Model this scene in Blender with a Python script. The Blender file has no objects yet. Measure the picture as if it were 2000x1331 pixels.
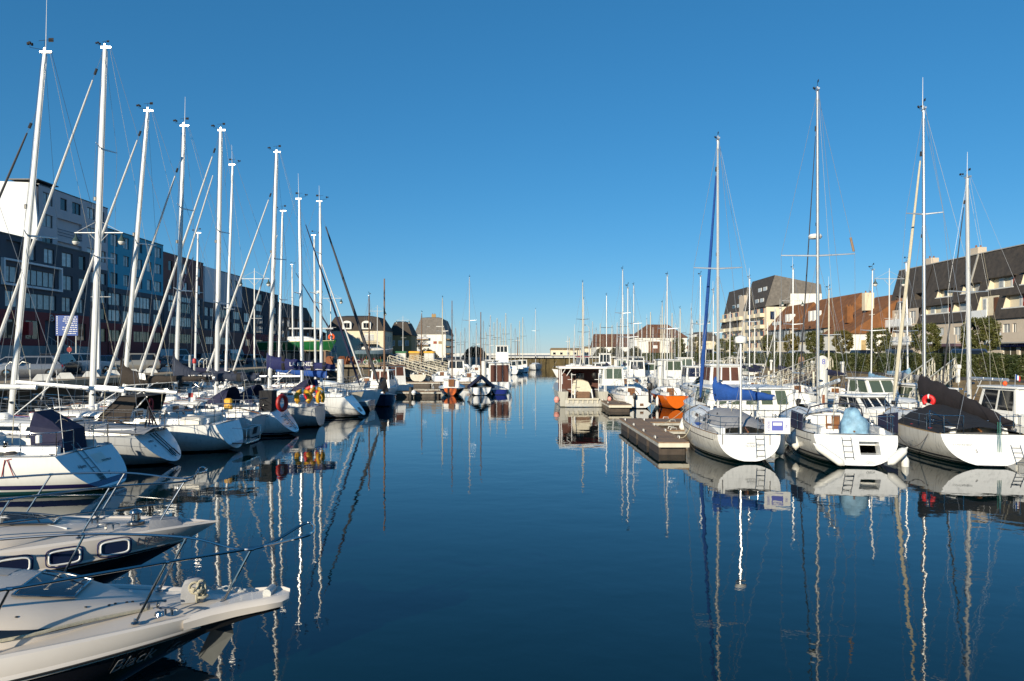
import bpy, math, random
from mathutils import Vector, Matrix
from mathutils.geometry import tessellate_polygon

S = bpy.context.scene
C = S.collection
R = math.radians
random.seed(7)

# ------------------------------------------------------------------ camera
cam = bpy.data.cameras.new('camera')
cam.sensor_width = 36.0
cam.lens = 25.2
cam.shift_y = 0.01225
cam.clip_start = 0.1
cam.clip_end = 9000
camo = bpy.data.objects.new('camera', cam)
camo.location = (0, 0, 4.0)
camo.rotation_euler = (R(90), 0, 0)
C.objects.link(camo)
S.camera = camo

# ------------------------------------------------------------------ light
SUN_EL, SUN_AZ = 17.0, 208.0
w = bpy.data.worlds.new('World')
S.world = w
w.use_nodes = True
wn, wl = w.node_tree.nodes, w.node_tree.links
sky = wn.new('ShaderNodeTexSky')
sky.sky_type = 'NISHITA'
sky.sun_disc = False
sky.sun_elevation = R(SUN_EL)
sky.sun_rotation = R(SUN_AZ)
sky.altitude = 1000
sky.air_density = 1.0
sky.dust_density = 0.0
sky.ozone_density = 8.0
sgm = wn.new('ShaderNodeGamma')          # the photograph's softer, more saturated grade of the whole sky
sgm.inputs[1].default_value = .66
shs = wn.new('ShaderNodeHueSaturation')
shs.inputs['Saturation'].default_value = 1.22
shs.inputs['Hue'].default_value = .4955
wl.new(sky.outputs[0], sgm.inputs[0])
wl.new(sgm.outputs[0], shs.inputs['Color'])
wl.new(shs.outputs[0], wn['Background'].inputs[0])
wn['Background'].inputs[1].default_value = 0.142

sl = bpy.data.lights.new('sun', 'SUN')
sl.energy = 4.4
sl.angle = R(0.55)
sl.color = (1.0, 0.885, 0.68)
so = bpy.data.objects.new('sun', sl)
sv = Vector((math.sin(R(SUN_AZ)) * math.cos(R(SUN_EL)), math.cos(R(SUN_AZ)) * math.cos(R(SUN_EL)), math.sin(R(SUN_EL))))
so.rotation_euler = (-sv).to_track_quat('-Z', 'Y').to_euler()
so.location = (0, 0, 60)
C.objects.link(so)

S.view_settings.view_transform = 'Standard'
S.view_settings.look = 'None'
S.view_settings.gamma = 1
S.view_settings.use_curve_mapping = False
S.view_settings.exposure = 0.52
S.render.engine = 'CYCLES'
S.cycles.use_denoising = True
S.cycles.max_bounces = 6
S.cycles.caustics_reflective = False
S.cycles.caustics_refractive = False

# ------------------------------------------------------------------ materials
def mat(name, col, rough=.5, metal=0., var=.12, sc=3., bump=0., coat=0., streak=0., rnd=0., bsc=None):
    """procedural surface: noise-varied colour, optional vertical weather streaks, fine bump, per-object variation"""
    m = bpy.data.materials.new(name)
    m.use_nodes = True
    N, L = m.node_tree.nodes, m.node_tree.links
    b = N['Principled BSDF']
    b.inputs['Metallic'].default_value = metal
    b.inputs['Roughness'].default_value = rough
    if coat: b.inputs['Coat Weight'].default_value = coat
    tc = N.new('ShaderNodeTexCoord')
    nz = N.new('ShaderNodeTexNoise')
    nz.inputs['Scale'].default_value = sc
    nz.inputs['Detail'].default_value = 5
    nz.inputs['Roughness'].default_value = .65
    L.new(tc.outputs['Object'], nz.inputs['Vector'])
    mr = N.new('ShaderNodeMapRange')
    mr.inputs[1].default_value = .25
    mr.inputs[2].default_value = .75
    mr.inputs[3].default_value = 1 - var
    mr.inputs[4].default_value = 1 + var
    L.new(nz.outputs['Fac'], mr.inputs[0])
    hsv = N.new('ShaderNodeHueSaturation')
    hsv.inputs['Color'].default_value = (*col, 1)
    val = mr.outputs[0]
    if streak:
        mp = N.new('ShaderNodeMapping')
        mp.inputs['Scale'].default_value = (9, 9, .7)
        L.new(tc.outputs['Object'], mp.inputs[0])
        n2 = N.new('ShaderNodeTexNoise')
        n2.inputs['Scale'].default_value = 1.
        n2.inputs['Detail'].default_value = 3
        L.new(mp.outputs[0], n2.inputs['Vector'])
        m2 = N.new('ShaderNodeMapRange')
        m2.inputs[1].default_value = .5
        m2.inputs[2].default_value = .78
        m2.inputs[3].default_value = 1
        m2.inputs[4].default_value = 1 - streak
        L.new(n2.outputs['Fac'], m2.inputs[0])
        mm = N.new('ShaderNodeMath'); mm.operation = 'MULTIPLY'
        L.new(val, mm.inputs[0]); L.new(m2.outputs[0], mm.inputs[1])
        val = mm.outputs[0]
    if rnd:
        oi = N.new('ShaderNodeObjectInfo')
        m3 = N.new('ShaderNodeMapRange')
        m3.inputs[3].default_value = 1 - rnd
        m3.inputs[4].default_value = 1 + rnd
        L.new(oi.outputs['Random'], m3.inputs[0])
        mm = N.new('ShaderNodeMath'); mm.operation = 'MULTIPLY'
        L.new(val, mm.inputs[0]); L.new(m3.outputs[0], mm.inputs[1])
        val = mm.outputs[0]
    L.new(val, hsv.inputs['Value'])
    L.new(hsv.outputs[0], b.inputs['Base Color'])
    if rough > .12:
        mr2 = N.new('ShaderNodeMapRange')
        mr2.inputs[3].default_value = rough * .8
        mr2.inputs[4].default_value = min(1, rough * 1.2)
        L.new(nz.outputs['Fac'], mr2.inputs[0])
        L.new(mr2.outputs[0], b.inputs['Roughness'])
    if bump:
        n3 = N.new('ShaderNodeTexNoise')
        n3.inputs['Scale'].default_value = bsc or sc * 6
        n3.inputs['Detail'].default_value = 4
        L.new(tc.outputs['Object'], n3.inputs['Vector'])
        bp = N.new('ShaderNodeBump')
        bp.inputs['Strength'].default_value = .8
        bp.inputs['Distance'].default_value = bump
        L.new(n3.outputs['Fac'], bp.inputs['Height'])
        L.new(bp.outputs[0], b.inputs['Normal'])
    return m

def leafmat(name, cols, sc=.8):
    m = bpy.data.materials.new(name)
    m.use_nodes = True
    N, L = m.node_tree.nodes, m.node_tree.links
    b = N['Principled BSDF']
    b.inputs['Roughness'].default_value = .55
    g = N.new('ShaderNodeNewGeometry')
    nz = N.new('ShaderNodeTexNoise')
    nz.inputs['Scale'].default_value = sc
    nz.inputs['Detail'].default_value = 8
    nz.inputs['Roughness'].default_value = .8
    L.new(g.outputs['Position'], nz.inputs['Vector'])
    r = N.new('ShaderNodeValToRGB')
    el = r.color_ramp.elements
    el[0].position, el[0].color = .32, (*cols[0], 1)
    el[1].position, el[1].color = .72, (*cols[-1], 1)
    for i, c in enumerate(cols[1:-1]):
        e = el.new(.32 + .4 * (i + 1) / (len(cols) - 1)); e.color = (*c, 1)
    L.new(nz.outputs['Fac'], r.inputs[0])
    L.new(r.outputs[0], b.inputs['Base Color'])
    b.inputs['Subsurface Weight'].default_value = 0
    return m

def glassmat(name, col, rough=.04, curtain=0.):
    """opaque-looking pane: dark room behind a glossy sheet; some panes have pale blinds behind"""
    m = bpy.data.materials.new(name)
    m.use_nodes = True
    N, L = m.node_tree.nodes, m.node_tree.links
    b = N['Principled BSDF']
    b.inputs['Roughness'].default_value = rough
    b.inputs['Specular IOR Level'].default_value = .7
    if curtain:
        oi = N.new('ShaderNodeObjectInfo')
        r = N.new('ShaderNodeValToRGB')
        r.color_ramp.interpolation = 'CONSTANT'
        el = r.color_ramp.elements
        el[0].position, el[0].color = 0, (*col, 1)
        el[1].position, el[1].color = 1 - curtain, (.5, .51, .51, 1)
        e = el.new(1 - curtain * .45); e.color = (.74, .75, .74, 1)
        L.new(oi.outputs['Random'], r.inputs[0])
        tc = N.new('ShaderNodeTexCoord')
        nz = N.new('ShaderNodeTexNoise'); nz.inputs['Scale'].default_value = 2.5
        L.new(tc.outputs['Object'], nz.inputs['Vector'])
        mx = N.new('ShaderNodeMix'); mx.data_type = 'RGBA'; mx.blend_type = 'MULTIPLY'
        mx.inputs[0].default_value = .6
        L.new(r.outputs[0], mx.inputs[6]); L.new(nz.outputs['Fac'], mx.inputs[7])
        L.new(mx.outputs[2], b.inputs['Base Color'])
    else:
        b.inputs['Base Color'].default_value = (*col, 1)
    return m

def hullmat(name, top, stripe=None, foul=(.012, .014, .02), z0=.07, z1=.10, z2=.17, rough=.22, streak=.22):
    """gelcoat topsides over a boot stripe and antifouling, split by height above the waterline"""
    m = mat(name, top, rough, var=.05, sc=1.2, coat=.3, streak=streak)
    N, L = m.node_tree.nodes, m.node_tree.links
    b = N['Principled BSDF']
    src = b.inputs['Base Color'].links[0].from_socket
    tc = N.new('ShaderNodeTexCoord')
    sp = N.new('ShaderNodeSeparateXYZ')
    L.new(tc.outputs['Object'], sp.inputs[0])
    def above(z):
        n = N.new('ShaderNodeMath'); n.operation = 'GREATER_THAN'
        L.new(sp.outputs[2], n.inputs[0]); n.inputs[1].default_value = z
        return n.outputs[0]
    def mix(f, a, c2):
        n = N.new('ShaderNodeMix'); n.data_type = 'RGBA'
        L.new(f, n.inputs[0])
        if hasattr(a, 'node'): L.new(a, n.inputs[6])
        else: n.inputs[6].default_value = (*a, 1)
        if hasattr(c2, 'node'): L.new(c2, n.inputs[7])
        else: n.inputs[7].default_value = (*c2, 1)
        return n.outputs[2]
    o = mix(above(z0), foul, src)
    if stripe:
        st = mix(above(z2), stripe, src)
        o = mix(above(z1), o, st)
    L.new(o, b.inputs['Base Color'])
    return m

MT = {}
def defm(k, *a, **kw):
    MT[k] = mat(k, *a, **kw)
defm('gelcoat', (.78, .78, .76), .3, var=.06, sc=2, streak=.1)
defm('gelcoat_cream', (.74, .70, .62), .35, var=.06, sc=2, streak=.12)
defm('cruiser_deck', (.58, .52, .46), .42, var=.05, sc=2)
defm('cruiser_band', (.62, .57, .52), .3, var=.05, sc=2, coat=.2)
defm('deck_grey', (.50, .50, .49), .6, var=.12, sc=4)
defm('teak', (.23, .15, .09), .65, var=.3, sc=9)
defm('varnished_wood', (.19, .08, .028), .3, var=.3, sc=5, coat=.4)
defm('brown_wood', (.16, .085, .045), .55, var=.3, sc=5)
defm('mast_white', (.62, .63, .64), .32, metal=.15, var=.05, sc=2)
defm('mast_alu', (.62, .63, .64), .32, metal=.75, var=.08, sc=2)
defm('steel', (.40, .40, .40), .10, metal=1., var=.05, sc=3)
defm('wire', (.42, .42, .42), .35, metal=.6, var=.05)
defm('dark_wire', (.05, .05, .055), .5, var=.1)
defm('rope', (.42, .38, .28), .85, var=.25, sc=20, bump=.004)
defm('rope_dark', (.10, .09, .09), .85, var=.3, sc=20)
defm('rope_red', (.32, .03, .035), .85, var=.3, sc=20)
defm('rope_green', (.03, .16, .12), .85, var=.3, sc=20)
defm('canvas_navy', (.012, .014, .045), .85, var=.25, sc=3, bump=.035, bsc=5)
defm('canvas_blue', (.010, .066, .29), .8, var=.2, sc=3, bump=.035, bsc=5)
defm('canvas_royal', (.008, .013, .085), .8, var=.2, sc=3, bump=.035, bsc=5)
defm('canvas_slate', (.022, .03, .055), .85, var=.25, sc=3, bump=.035, bsc=5)
defm('canvas_black', (.010, .010, .013), .85, var=.3, sc=3, bump=.035, bsc=5)
defm('canvas_brown', (.028, .021, .017), .9, var=.3, sc=2, bump=.035, bsc=5)
defm('canvas_plum', (.011, .009, .012), .9, var=.3, sc=2, bump=.035, bsc=5)
defm('canvas_grey', (.30, .30, .31), .85, var=.15, sc=3, bump=.01, bsc=12)
defm('canvas_lightblue', (.20, .36, .50), .6, var=.45, sc=4, bump=.015, bsc=9)
defm('canvas_green', (.03, .06, .06), .85, var=.2, sc=3)
defm('curtain_brown', (.085, .03, .02), .8, var=.3, sc=3)
defm('sail_white', (.58, .58, .57), .7, var=.08, sc=6, bump=.006, bsc=20)
defm('sail_tan', (.60, .55, .43), .7, var=.12, sc=6, bump=.006, bsc=20)
defm('sail_greydark', (.04, .042, .05), .7, var=.15, sc=6)
defm('black_rubber', (.012, .012, .013), .55, var=.2)
defm('black_plastic', (.018, .018, .02), .4, var=.1)
defm('white_plastic', (.78, .78, .76), .35, var=.06)
defm('fender_white', (.74, .74, .71), .4, var=.1, streak=.15)
defm('fender_pink', (.70, .30, .25), .45, var=.1)
defm('buoy_yellow', (.75, .38, .02), .5, var=.12)
defm('buoy_orange', (.80, .10, .015), .5, var=.12)
defm('buoy_red', (.55, .012, .015), .5, var=.12)
defm('ring_red', (.50, .025, .02), .5, var=.12)
defm('engine_black', (.012, .012, .013), .25, var=.1, coat=.3)
defm('paint_red', (.45, .03, .03), .45, var=.12)
defm('paint_blue', (.02, .07, .30), .4, var=.12)
defm('paint_green', (.02, .13, .05), .4, var=.12)
defm('paint_cream', (.66, .58, .40), .5, var=.1, streak=.1)
defm('letter_dark', (.03, .03, .04), .5, var=.05)
defm('letter_white', (.75, .75, .74), .5, var=.05)
defm('nonskid', (.47, .43, .385), .85, var=.12, sc=30, bump=.002, bsc=160)
defm('letter_grey', (.24, .26, .28), .5, var=.05)
defm('letter_dim', (.16, .165, .18), .4, var=.1)
defm('anchor_grey', (.045, .05, .05), .6, metal=.0, var=.25)
defm('letter_blue', (.10, .12, .45), .5, var=.05)
defm('galvanised', (.50, .51, .50), .5, metal=.3, var=.2, sc=4, streak=.2)
defm('cream_metal', (.62, .58, .47), .5, var=.1, streak=.15)
defm('aluminium_plate', (.48, .47, .43), .5, metal=.25, var=.2, sc=3, streak=.3)
defm('rust', (.20, .07, .03), .85, var=.45, sc=7, bump=.01)
MT['glass_dark'] = glassmat('glass_dark', (.010, .012, .016))
MT['glass_green'] = glassmat('glass_green', (.07, .095, .07))
MT['glass_blue'] = glassmat('glass_blue', (.012, .018, .05))
MT['glass_window'] = glassmat('glass_window', (.035, .042, .05), curtain=.85)
MT['glass_shop'] = glassmat('glass_shop', (.10, .085, .06), .06)
MT['glass_gold'] = mat('glass_gold', (.42, .31, .16), .15, var=.5, sc=.8)  # left row: reflection of the sunlit buildings opposite, put into the pane colour

# ------------------------------------------------------------------ mesh builder
class MB:
    def __init__(s):
        s.v, s.f, s.mi, s.m, s.xf = [], [], [], 0, None
    def add(s, vs, fs):
        n = len(s.v)
        if s.xf is not None:
            vs = [s.xf @ Vector(p) for p in vs]
        s.v += [tuple(p) for p in vs]
        s.f += [tuple(i + n for i in f) for f in fs]
        s.mi += [s.m] * len(fs)
        return s
    def box(s, x0, x1, y0, y1, z0, z1):
        return s.add([(x0, y0, z0), (x1, y0, z0), (x1, y1, z0), (x0, y1, z0), (x0, y0, z1), (x1, y0, z1), (x1, y1, z1), (x0, y1, z1)],
                     [(0, 3, 2, 1), (4, 5, 6, 7), (0, 1, 5, 4), (1, 2, 6, 5), (2, 3, 7, 6), (3, 0, 4, 7)])
    def bbox(s, x0, x1, y0, y1, z0, z1, e=.02):
        """box with chamfered vertical and top edges"""
        r = []
        for z, k in ((z0, 0), (z1 - e, 0), (z1, e)):
            c = e + k
            a0, a1, b0, b1 = x0 + k, x1 - k, y0 + k, y1 - k
            r.append([(a0 + e, b0, z), (a1 - e, b0, z), (a1, b0 + e, z), (a1, b1 - e, z), (a1 - e, b1, z), (a0 + e, b1, z), (a0, b1 - e, z), (a0, b0 + e, z)])
        return s.loft(r)
    def quad(s, a, b, c, d):
        return s.add([a, b, c, d], [(0, 1, 2, 3)])
    def loft(s, rings, closed=True, cap0=True, cap1=True):
        n = len(rings[0])
        vs = [p for r in rings for p in r]
        fs = []
        for i in range(len(rings) - 1):
            for j in range(n if closed else n - 1):
                k = (j + 1) % n
                fs.append((i * n + j, i * n + k, (i + 1) * n + k, (i + 1) * n + j))
        if cap0 and closed: fs.append(tuple(range(n - 1, -1, -1)))
        if cap1 and closed: fs.append(tuple((len(rings) - 1) * n + j for j in range(n)))
        return s.add(vs, fs)
    def tube(s, pts, r, n=6, cap=True, flat=1., up=None):
        """tube along a polyline; r scalar or list; flat squashes it across the second axis"""
        pts = [Vector(p) for p in pts]
        k = len(pts)
        rs = r if isinstance(r, (list, tuple)) else [r] * k
        tang = []
        for i in range(k):
            a = pts[max(0, i - 1)]; b = pts[min(k - 1, i + 1)]
            t = b - a
            tang.append(t.normalized() if t.length > 1e-9 else Vector((0, 0, 1)))
        u = Vector(up) if up else (Vector((0, 0, 1)) if abs(tang[0].z) < .9 else Vector((1, 0, 0)))
        rings = []
        for i in range(k):
            t = tang[i]
            a = (u - t * u.dot(t))
            if a.length < 1e-6: a = t.orthogonal()
            a.normalize(); b = t.cross(a); u = a
            rings.append([pts[i] + a * (rs[i] * math.cos(2 * math.pi * j / n)) + b * (rs[i] * flat * math.sin(2 * math.pi * j / n)) for j in range(n)])
        return s.loft(rings, True, cap, cap)
    def lathe(s, prof, n=12, c=(0, 0, 0)):
        """prof: list of (r, z)"""
        rings = [[(c[0] + r * math.cos(2 * math.pi * j / n), c[1] + r * math.sin(2 * math.pi * j / n), c[2] + z) for j in range(n)] for r, z in prof]
        return s.loft(rings)
    def torus(s, c, R0, r, axis='x', n=16, m=6, a0=0., a1=2 * math.pi, sx=1., sy=1.):
        full = abs(a1 - a0 - 2 * math.pi) < 1e-6
        pts = []
        for i in range(n + (0 if full else 1)):
            a = a0 + (a1 - a0) * i / n
            u, v = R0 * math.cos(a) * sx, R0 * math.sin(a) * sy
            pts.append({'x': (c[0], c[1] + u, c[2] + v), 'y': (c[0] + u, c[1], c[2] + v), 'z': (c[0] + u, c[1] + v, c[2])}[axis])
        if full:
            pts.append(pts[0])
            return s.tube(pts, r, m, cap=False)
        return s.tube(pts, r, m)
    def poly(s, outer, holes=()):
        """flat polygon with holes; outer and holes are lists of 3-D points"""
        loops = [[Vector(p) for p in outer]] + [[Vector(p) for p in h] for h in holes]
        tri = tessellate_polygon(loops)
        return s.add([p for l in loops for p in l], [tuple(t) for t in tri])
    def mesh(s, name, mats, smooth=True, ang=35):
        me = bpy.data.meshes.new(name)
        me.from_pydata(s.v, [], s.f)
        if not isinstance(mats, (list, tuple)): mats = [mats]
        for m in mats: me.materials.append(MT[m] if isinstance(m, str) else m)
        if len(mats) > 1: me.polygons.foreach_set('material_index', s.mi)
        if smooth:
            me.polygons.foreach_set('use_smooth', [True] * len(me.polygons))
            me.set_sharp_from_angle(angle=R(ang))
        me.update()
        return me
    def build(s, name, mats, parent=None, smooth=True, loc=None, ang=35):
        return put(name, s.mesh(name, mats, smooth, ang), parent, loc)

def put(name, me, parent=None, loc=None, rz=None):
    o = bpy.data.objects.new(name, me)
    C.objects.link(o)
    if parent is not None: o.parent = parent
    if loc is not None: o.location = loc
    if rz is not None: o.rotation_euler = (0, 0, rz)
    return o

def tag(o, label=None, cat=None, group=None, kind=None):
    if label: o['label'] = label
    if cat: o['category'] = cat
    if group: o['group'] = group
    if kind: o['kind'] = kind
    return o

def thing(name, label, cat, loc=(0, 0, 0), rz=0., group=None):
    o = bpy.data.objects.new(name, None)
    C.objects.link(o)
    o.empty_display_size = .3
    o.location = loc
    o.rotation_euler = (0, 0, rz)
    return tag(o, label, cat, group)

KIDS = {}
def copy_tree(o, parent=None):
    c = o.copy()
    C.objects.link(c)
    if parent is not None: c.parent = parent
    for ch in [k for k in o.children]:
        copy_tree(ch, c)
    return c

def text(body, size, m, parent, loc, rot, shear=0., ext=.002, align='CENTER', sx=1.):
    cu = bpy.data.curves.new('lettering', 'FONT')
    cu.body = body
    cu.size = size
    cu.shear = shear
    cu.extrude = ext
    cu.align_x = align
    cu.align_y = 'CENTER'
    cu.resolution_u = 3
    cu.materials.append(MT[m] if isinstance(m, str) else m)
    tmp = bpy.data.objects.new('lettering', cu)
    me = bpy.data.meshes.new_from_object(tmp)
    bpy.data.objects.remove(tmp)
    if not me.materials: me.materials.append(MT[m])
    o = put('lettering', me, parent, loc)
    o.rotation_euler = rot
    o.scale = (sx, 1, 1)
    return o

def PX(px, Y):
    return (px - 1000) * Y / 1400.
def PZ(py, Y):
    return 4 - (py - 690) * Y / 1400.
def lerp(a, b, t):
    return a + (b - a) * t
# ------------------------------------------------------------------ hulls
class Hull:
    def __init__(s, L, B, F0, F1, d=.45, stern=.8, tr=.45, st=.7, tm=.42, ex=2.5, dip=.06, zs=.04, bp=2.2):
        s.L, s.B, s.F0, s.F1, s.d, s.stern, s.tr, s.st, s.tm, s.ex, s.dip, s.zs, s.bp = L, B, F0, F1, d, stern, tr, st, tm, ex, dip, zs, bp
    def b(s, t):
        if t < s.tm:
            return s.B / 2 * (s.stern + (1 - s.stern) * math.sin(math.pi / 2 * t / s.tm))
        q = (t - s.tm) / (1 - s.tm)
        return s.B / 2 * max(.012, (1 - q ** s.bp) ** .92)
    def F(s, t):
        return s.F0 + (s.F1 - s.F0) * t ** 1.4 - s.dip * math.sin(math.pi * t)
    def zk(s, t):
        if t < .5: return s.zs - (s.d + s.zs) * math.sin(math.pi * t) ** .9
        if t < .9: return lerp(-s.d, -s.d * .6, (t - .5) / .4)
        return lerp(-s.d * .6, -.05, (t - .9) / .1)
    def pt(s, t, ph, off=0.):
        b, F, k = s.b(t), s.F(t), s.zk(t)
        c, sn = math.cos(ph), math.sin(ph)
        y = b * max(0, sn) ** (2 / s.ex)
        z = k + (F - k) * (1 - max(0, c) ** (2 / s.ex))
        return (s.X(t, z), y + off, z)
    def X(s, t, z):
        return t * s.L + s.st * (z / s.F1 - 1) * t ** 5 + s.tr * (z / s.F0) * (1 - t) ** 7
    def sh(s, t, side=1, dy=0., dz=0.):
        z = s.F(t)
        return (s.X(t, z), side * (s.b(t) + dy), z + dz)
    def side(s, t, z, side=1, off=.004):
        """point on the topsides at height z"""
        k, F = s.zk(t), s.F(t)
        q = 1 - min(1, max(0, (z - k) / (F - k)))
        c = q ** (s.ex / 2)
        sn = math.sqrt(max(0, 1 - c * c))
        return (s.X(t, z), side * (s.b(t) * sn ** (2 / s.ex) + off), z)
    def skin(s, n=20, m=8):
        mb = MB()
        rings = []
        for i in range(n + 1):
            t = i / n
            t = t ** .9
            half = [s.pt(t, j / m * math.pi / 2) for j in range(m + 1)]
            rings.append([(x, -y, z) for x, y, z in half[::-1]] + half[1:])
        mb.loft(rings, closed=False)
        r = rings[-1]
        return mb, rings
    def ring0(s, m=8, dx=0.):
        half = [s.pt(0, j / m * math.pi / 2) for j in range(m + 1)]
        r = [(x, -y, z) for x, y, z in half[::-1]] + half[1:]
        return [(x + dx, y, z) for x, y, z in r]
    def strip(s, t0, t1, zf, h, side=1, n=16, off=.006):
        """thin raised band along the topsides; zf(t) gives its lower height"""
        mb = MB()
        rings = []
        for i in range(n + 1):
            t = lerp(t0, t1, i / n)
            z = zf(t)
            a, b2 = s.side(t, z, side, off), s.side(t, z + h, side, off)
            a0, b0 = s.side(t, z, side, -.01), s.side(t, z + h, side, -.01)
            rings.append([a0, a, b2, b0])
        return mb.loft(rings, closed=False)

def deck_mesh(h, c0=.05, c1=.36, cw=.5, camber=.05, depth=.42, n=20, cock=True):
    mb = MB()
    ts = sorted(set([i / n for i in range(n + 1)] + ([c0, c1] if cock else [])))
    for a, b in zip(ts[:-1], ts[1:]):
        pa, pb = h.sh(a), h.sh(b)
        for sgn in (1, -1):
            def P(p, f, t):
                y = p[1] * f
                return (p[0], sgn * y, p[2] + camber * (1 - f * f) - .012)
            if cock and a >= c0 - 1e-6 and b <= c1 + 1e-6:
                q = [P(pa, 1, a), P(pb, 1, b), P(pb, cw, b), P(pa, cw, a)]
                mb.quad(*(q if sgn > 0 else q[::-1]))
                w = [P(pa, cw, a), P(pb, cw, b)]
                lo = [(w[1][0], w[1][1], w[1][2] - depth), (w[0][0], w[0][1], w[0][2] - depth)]
                q = w + lo
                mb.quad(*(q if sgn > 0 else q[::-1]))
                q = [lo[1], lo[0], (w[1][0], 0, lo[0][2]), (w[0][0], 0, lo[1][2])]
                mb.quad(*(q if sgn > 0 else q[::-1]))
            else:
                q = [P(pa, 1, a), P(pb, 1, b), P(pb, .5, b), P(pa, .5, a)]
                mb.quad(*(q if sgn > 0 else q[::-1]))
                q = [P(pa, .5, a), P(pb, .5, b), P(pb, 0, b), P(pa, 0, a)]
                mb.quad(*(q if sgn > 0 else q[::-1]))
    if cock:
        for t in (c0, c1):
            p = h.sh(t)
            y = p[1] * cw
            z = p[2] + camber * (1 - cw * cw) - .012
            mb.quad((p[0], -y, z), (p[0], y, z), (p[0], y, z - depth), (p[0], -y, z - depth))
            mb.add([(p[0], -y, z), (p[0], 0, p[2] + camber - .012), (p[0], y, z)], [(0, 1, 2)])
    return mb

def cabin_mesh(h, xa, xb, hh=.48, wf=.6, camber=.05, n=9):
    rings = []
    for i in range(n + 1):
        q = i / n
        x = lerp(xa, xb, q)
        t = x / h.L
        w = min(wf * h.B / 2, h.b(t) * .74)
        z0 = h.F(t) + camber * .5 - .05
        k = hh * (1 - max(0, (q - .45) / .55) ** 1.8 * .86)
        rings.append([(x, -w, z0), (x + .02, -w * .93, z0 + k * .72), (x + .03, -w * .8, z0 + k * .95), (x + .03, -w * .4, z0 + k * 1.06), (x + .03, 0, z0 + k * 1.09),
                      (x + .03, w * .4, z0 + k * 1.06), (x + .03, w * .8, z0 + k * .95), (x + .02, w * .93, z0 + k * .72), (x, w, z0)])
    return MB().loft(rings), rings

def on_cabin(rings, q, v, side, off=.006):
    """point on the cabin side: q along 0..1, v up the side 0..1"""
    f = q * (len(rings) - 1)
    i = min(len(rings) - 2, int(f)); f -= i
    a = Vector(rings[i][0]).lerp(Vector(rings[i + 1][0]), f)
    b = Vector(rings[i][1]).lerp(Vector(rings[i + 1][1]), f)
    p = a.lerp(b, v)
    return (p.x, side * (abs(p.y) + off), p.z)

def rail(parent, name, pts, r=.013, m='steel', n=6):
    return MB().tube(pts, r, n).build(name, m, parent)

def vane(parent, x, z, k=1., ant=0., side=1):
    """mast-top gear: vane arrow on a stalk, cup anemometer on an arm, whip antenna"""
    mb = MB()
    mb.tube([(x, 0, z), (x, 0, z + .28 * k)], .008, 4)
    mb.tube([(x - .22 * k, .05, z + .3 * k), (x + .2 * k, -.05, z + .3 * k)], .008, 4)
    mb.box(x - .24 * k, x - .1 * k, -.005, .005, z + .25 * k, z + .36 * k)
    mb.build('wind_vane', 'canvas_black', parent)
    mb = MB()
    mb.tube([(x, 0, z + .03), (x + .42 * k, 0, z + .1 * k), (x + .42 * k, 0, z + .2 * k)], .008, 4)
    for a in range(3):
        ca, sa = math.cos(a * 2.1), math.sin(a * 2.1)
        mb.box(x + .42 * k + .07 * ca - .03, x + .42 * k + .07 * ca + .03, .07 * sa - .03, .07 * sa + .03, z + .17 * k, z + .24 * k)
    mb.build('anemometer', 'canvas_black', parent)
    if ant:
        MB().tube([(x - .06, .05, z - .05), (x - .06 - .02 * ant, .05, z + ant)], [.014, .007], 5).build('antenna', 'white_plastic', parent)

def cover_mesh(x0, x1, z0, z1, up=1.1, h1=.42, h2=.2, w=.2, lift=0.):
    """sail cover over boom from the mast (x0) aft to x1; stands up the mast by 'up'"""
    rings = []
    n = 14
    for i in range(n + 1):
        q = i / n
        x = lerp(x0 + .16, x1, q)
        zb = lerp(z0, z1, q) - .09
        if q < .3: top = lerp(up, h1, (q / .3) ** .6)
        else: top = lerp(h1, h2, (q - .3) / .7)
        top *= 1 + .07 * math.sin(i * 2.3)
        ww = w * (.8 + .35 * math.sin(min(1, q / .3) * math.pi)) * lerp(1, .6, q)
        ring = []
        for j in range(10):
            a = 2 * math.pi * j / 10
            yy = ww * .5 * math.sin(a) * (1 + .12 * math.sin(3 * i + j)) * (.75 if math.cos(a) > .3 else 1.)
            zz = zb + top * (.5 + .5 * math.cos(a + math.pi))
            ring.append((x - (.1 * top if q < .02 else 0), yy, zz))
        rings.append(ring)
    return MB().loft(rings)

def furl_mesh(a, b, r, n=7, seg=14, lo=.03, hi=.93):
    a, b = Vector(a), Vector(b)
    pts, rs = [], []
    for i in range(seg + 1):
        q = lerp(lo, hi, i / seg)
        pts.append(a.lerp(b, q))
        f = i / seg
        rs.append(r * min(1, .4 + f * 7) * (1 - .62 * f ** 1.5) * (1 + .06 * math.sin(i * 2.1)))
    return MB().tube(pts, rs, n)

STAN = {}
def stanchion_mesh(h):
    if h not in STAN:
        STAN[h] = MB().tube([(0, 0, 0), (0, 0, h)], .013, 5).mesh('stanchion', 'steel')
    return STAN[h]
SMALL = {}
def shared(key, fn):
    if key not in SMALL: SMALL[key] = fn()
    return SMALL[key]
def winch_mesh():
    return MB().lathe([(.075, 0), (.075, .05), (.05, .07), (.05, .13), (.065, .15), (.06, .17)], 10).mesh('winch', 'steel')
def fender_mesh(m='fender_white', L=.62, r=.13):
    pr = [(.02, L / 2 + .1), (.03, L / 2 + .06), (.06, L / 2), (r * .8, L / 2 - .06), (r, L / 2 - .14), (r, -L / 2 + .14), (r * .8, -L / 2 + .06), (.05, -L / 2), (.02, -L / 2 - .04)]
    return MB().lathe(pr, 12).mesh('fender', m)

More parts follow.
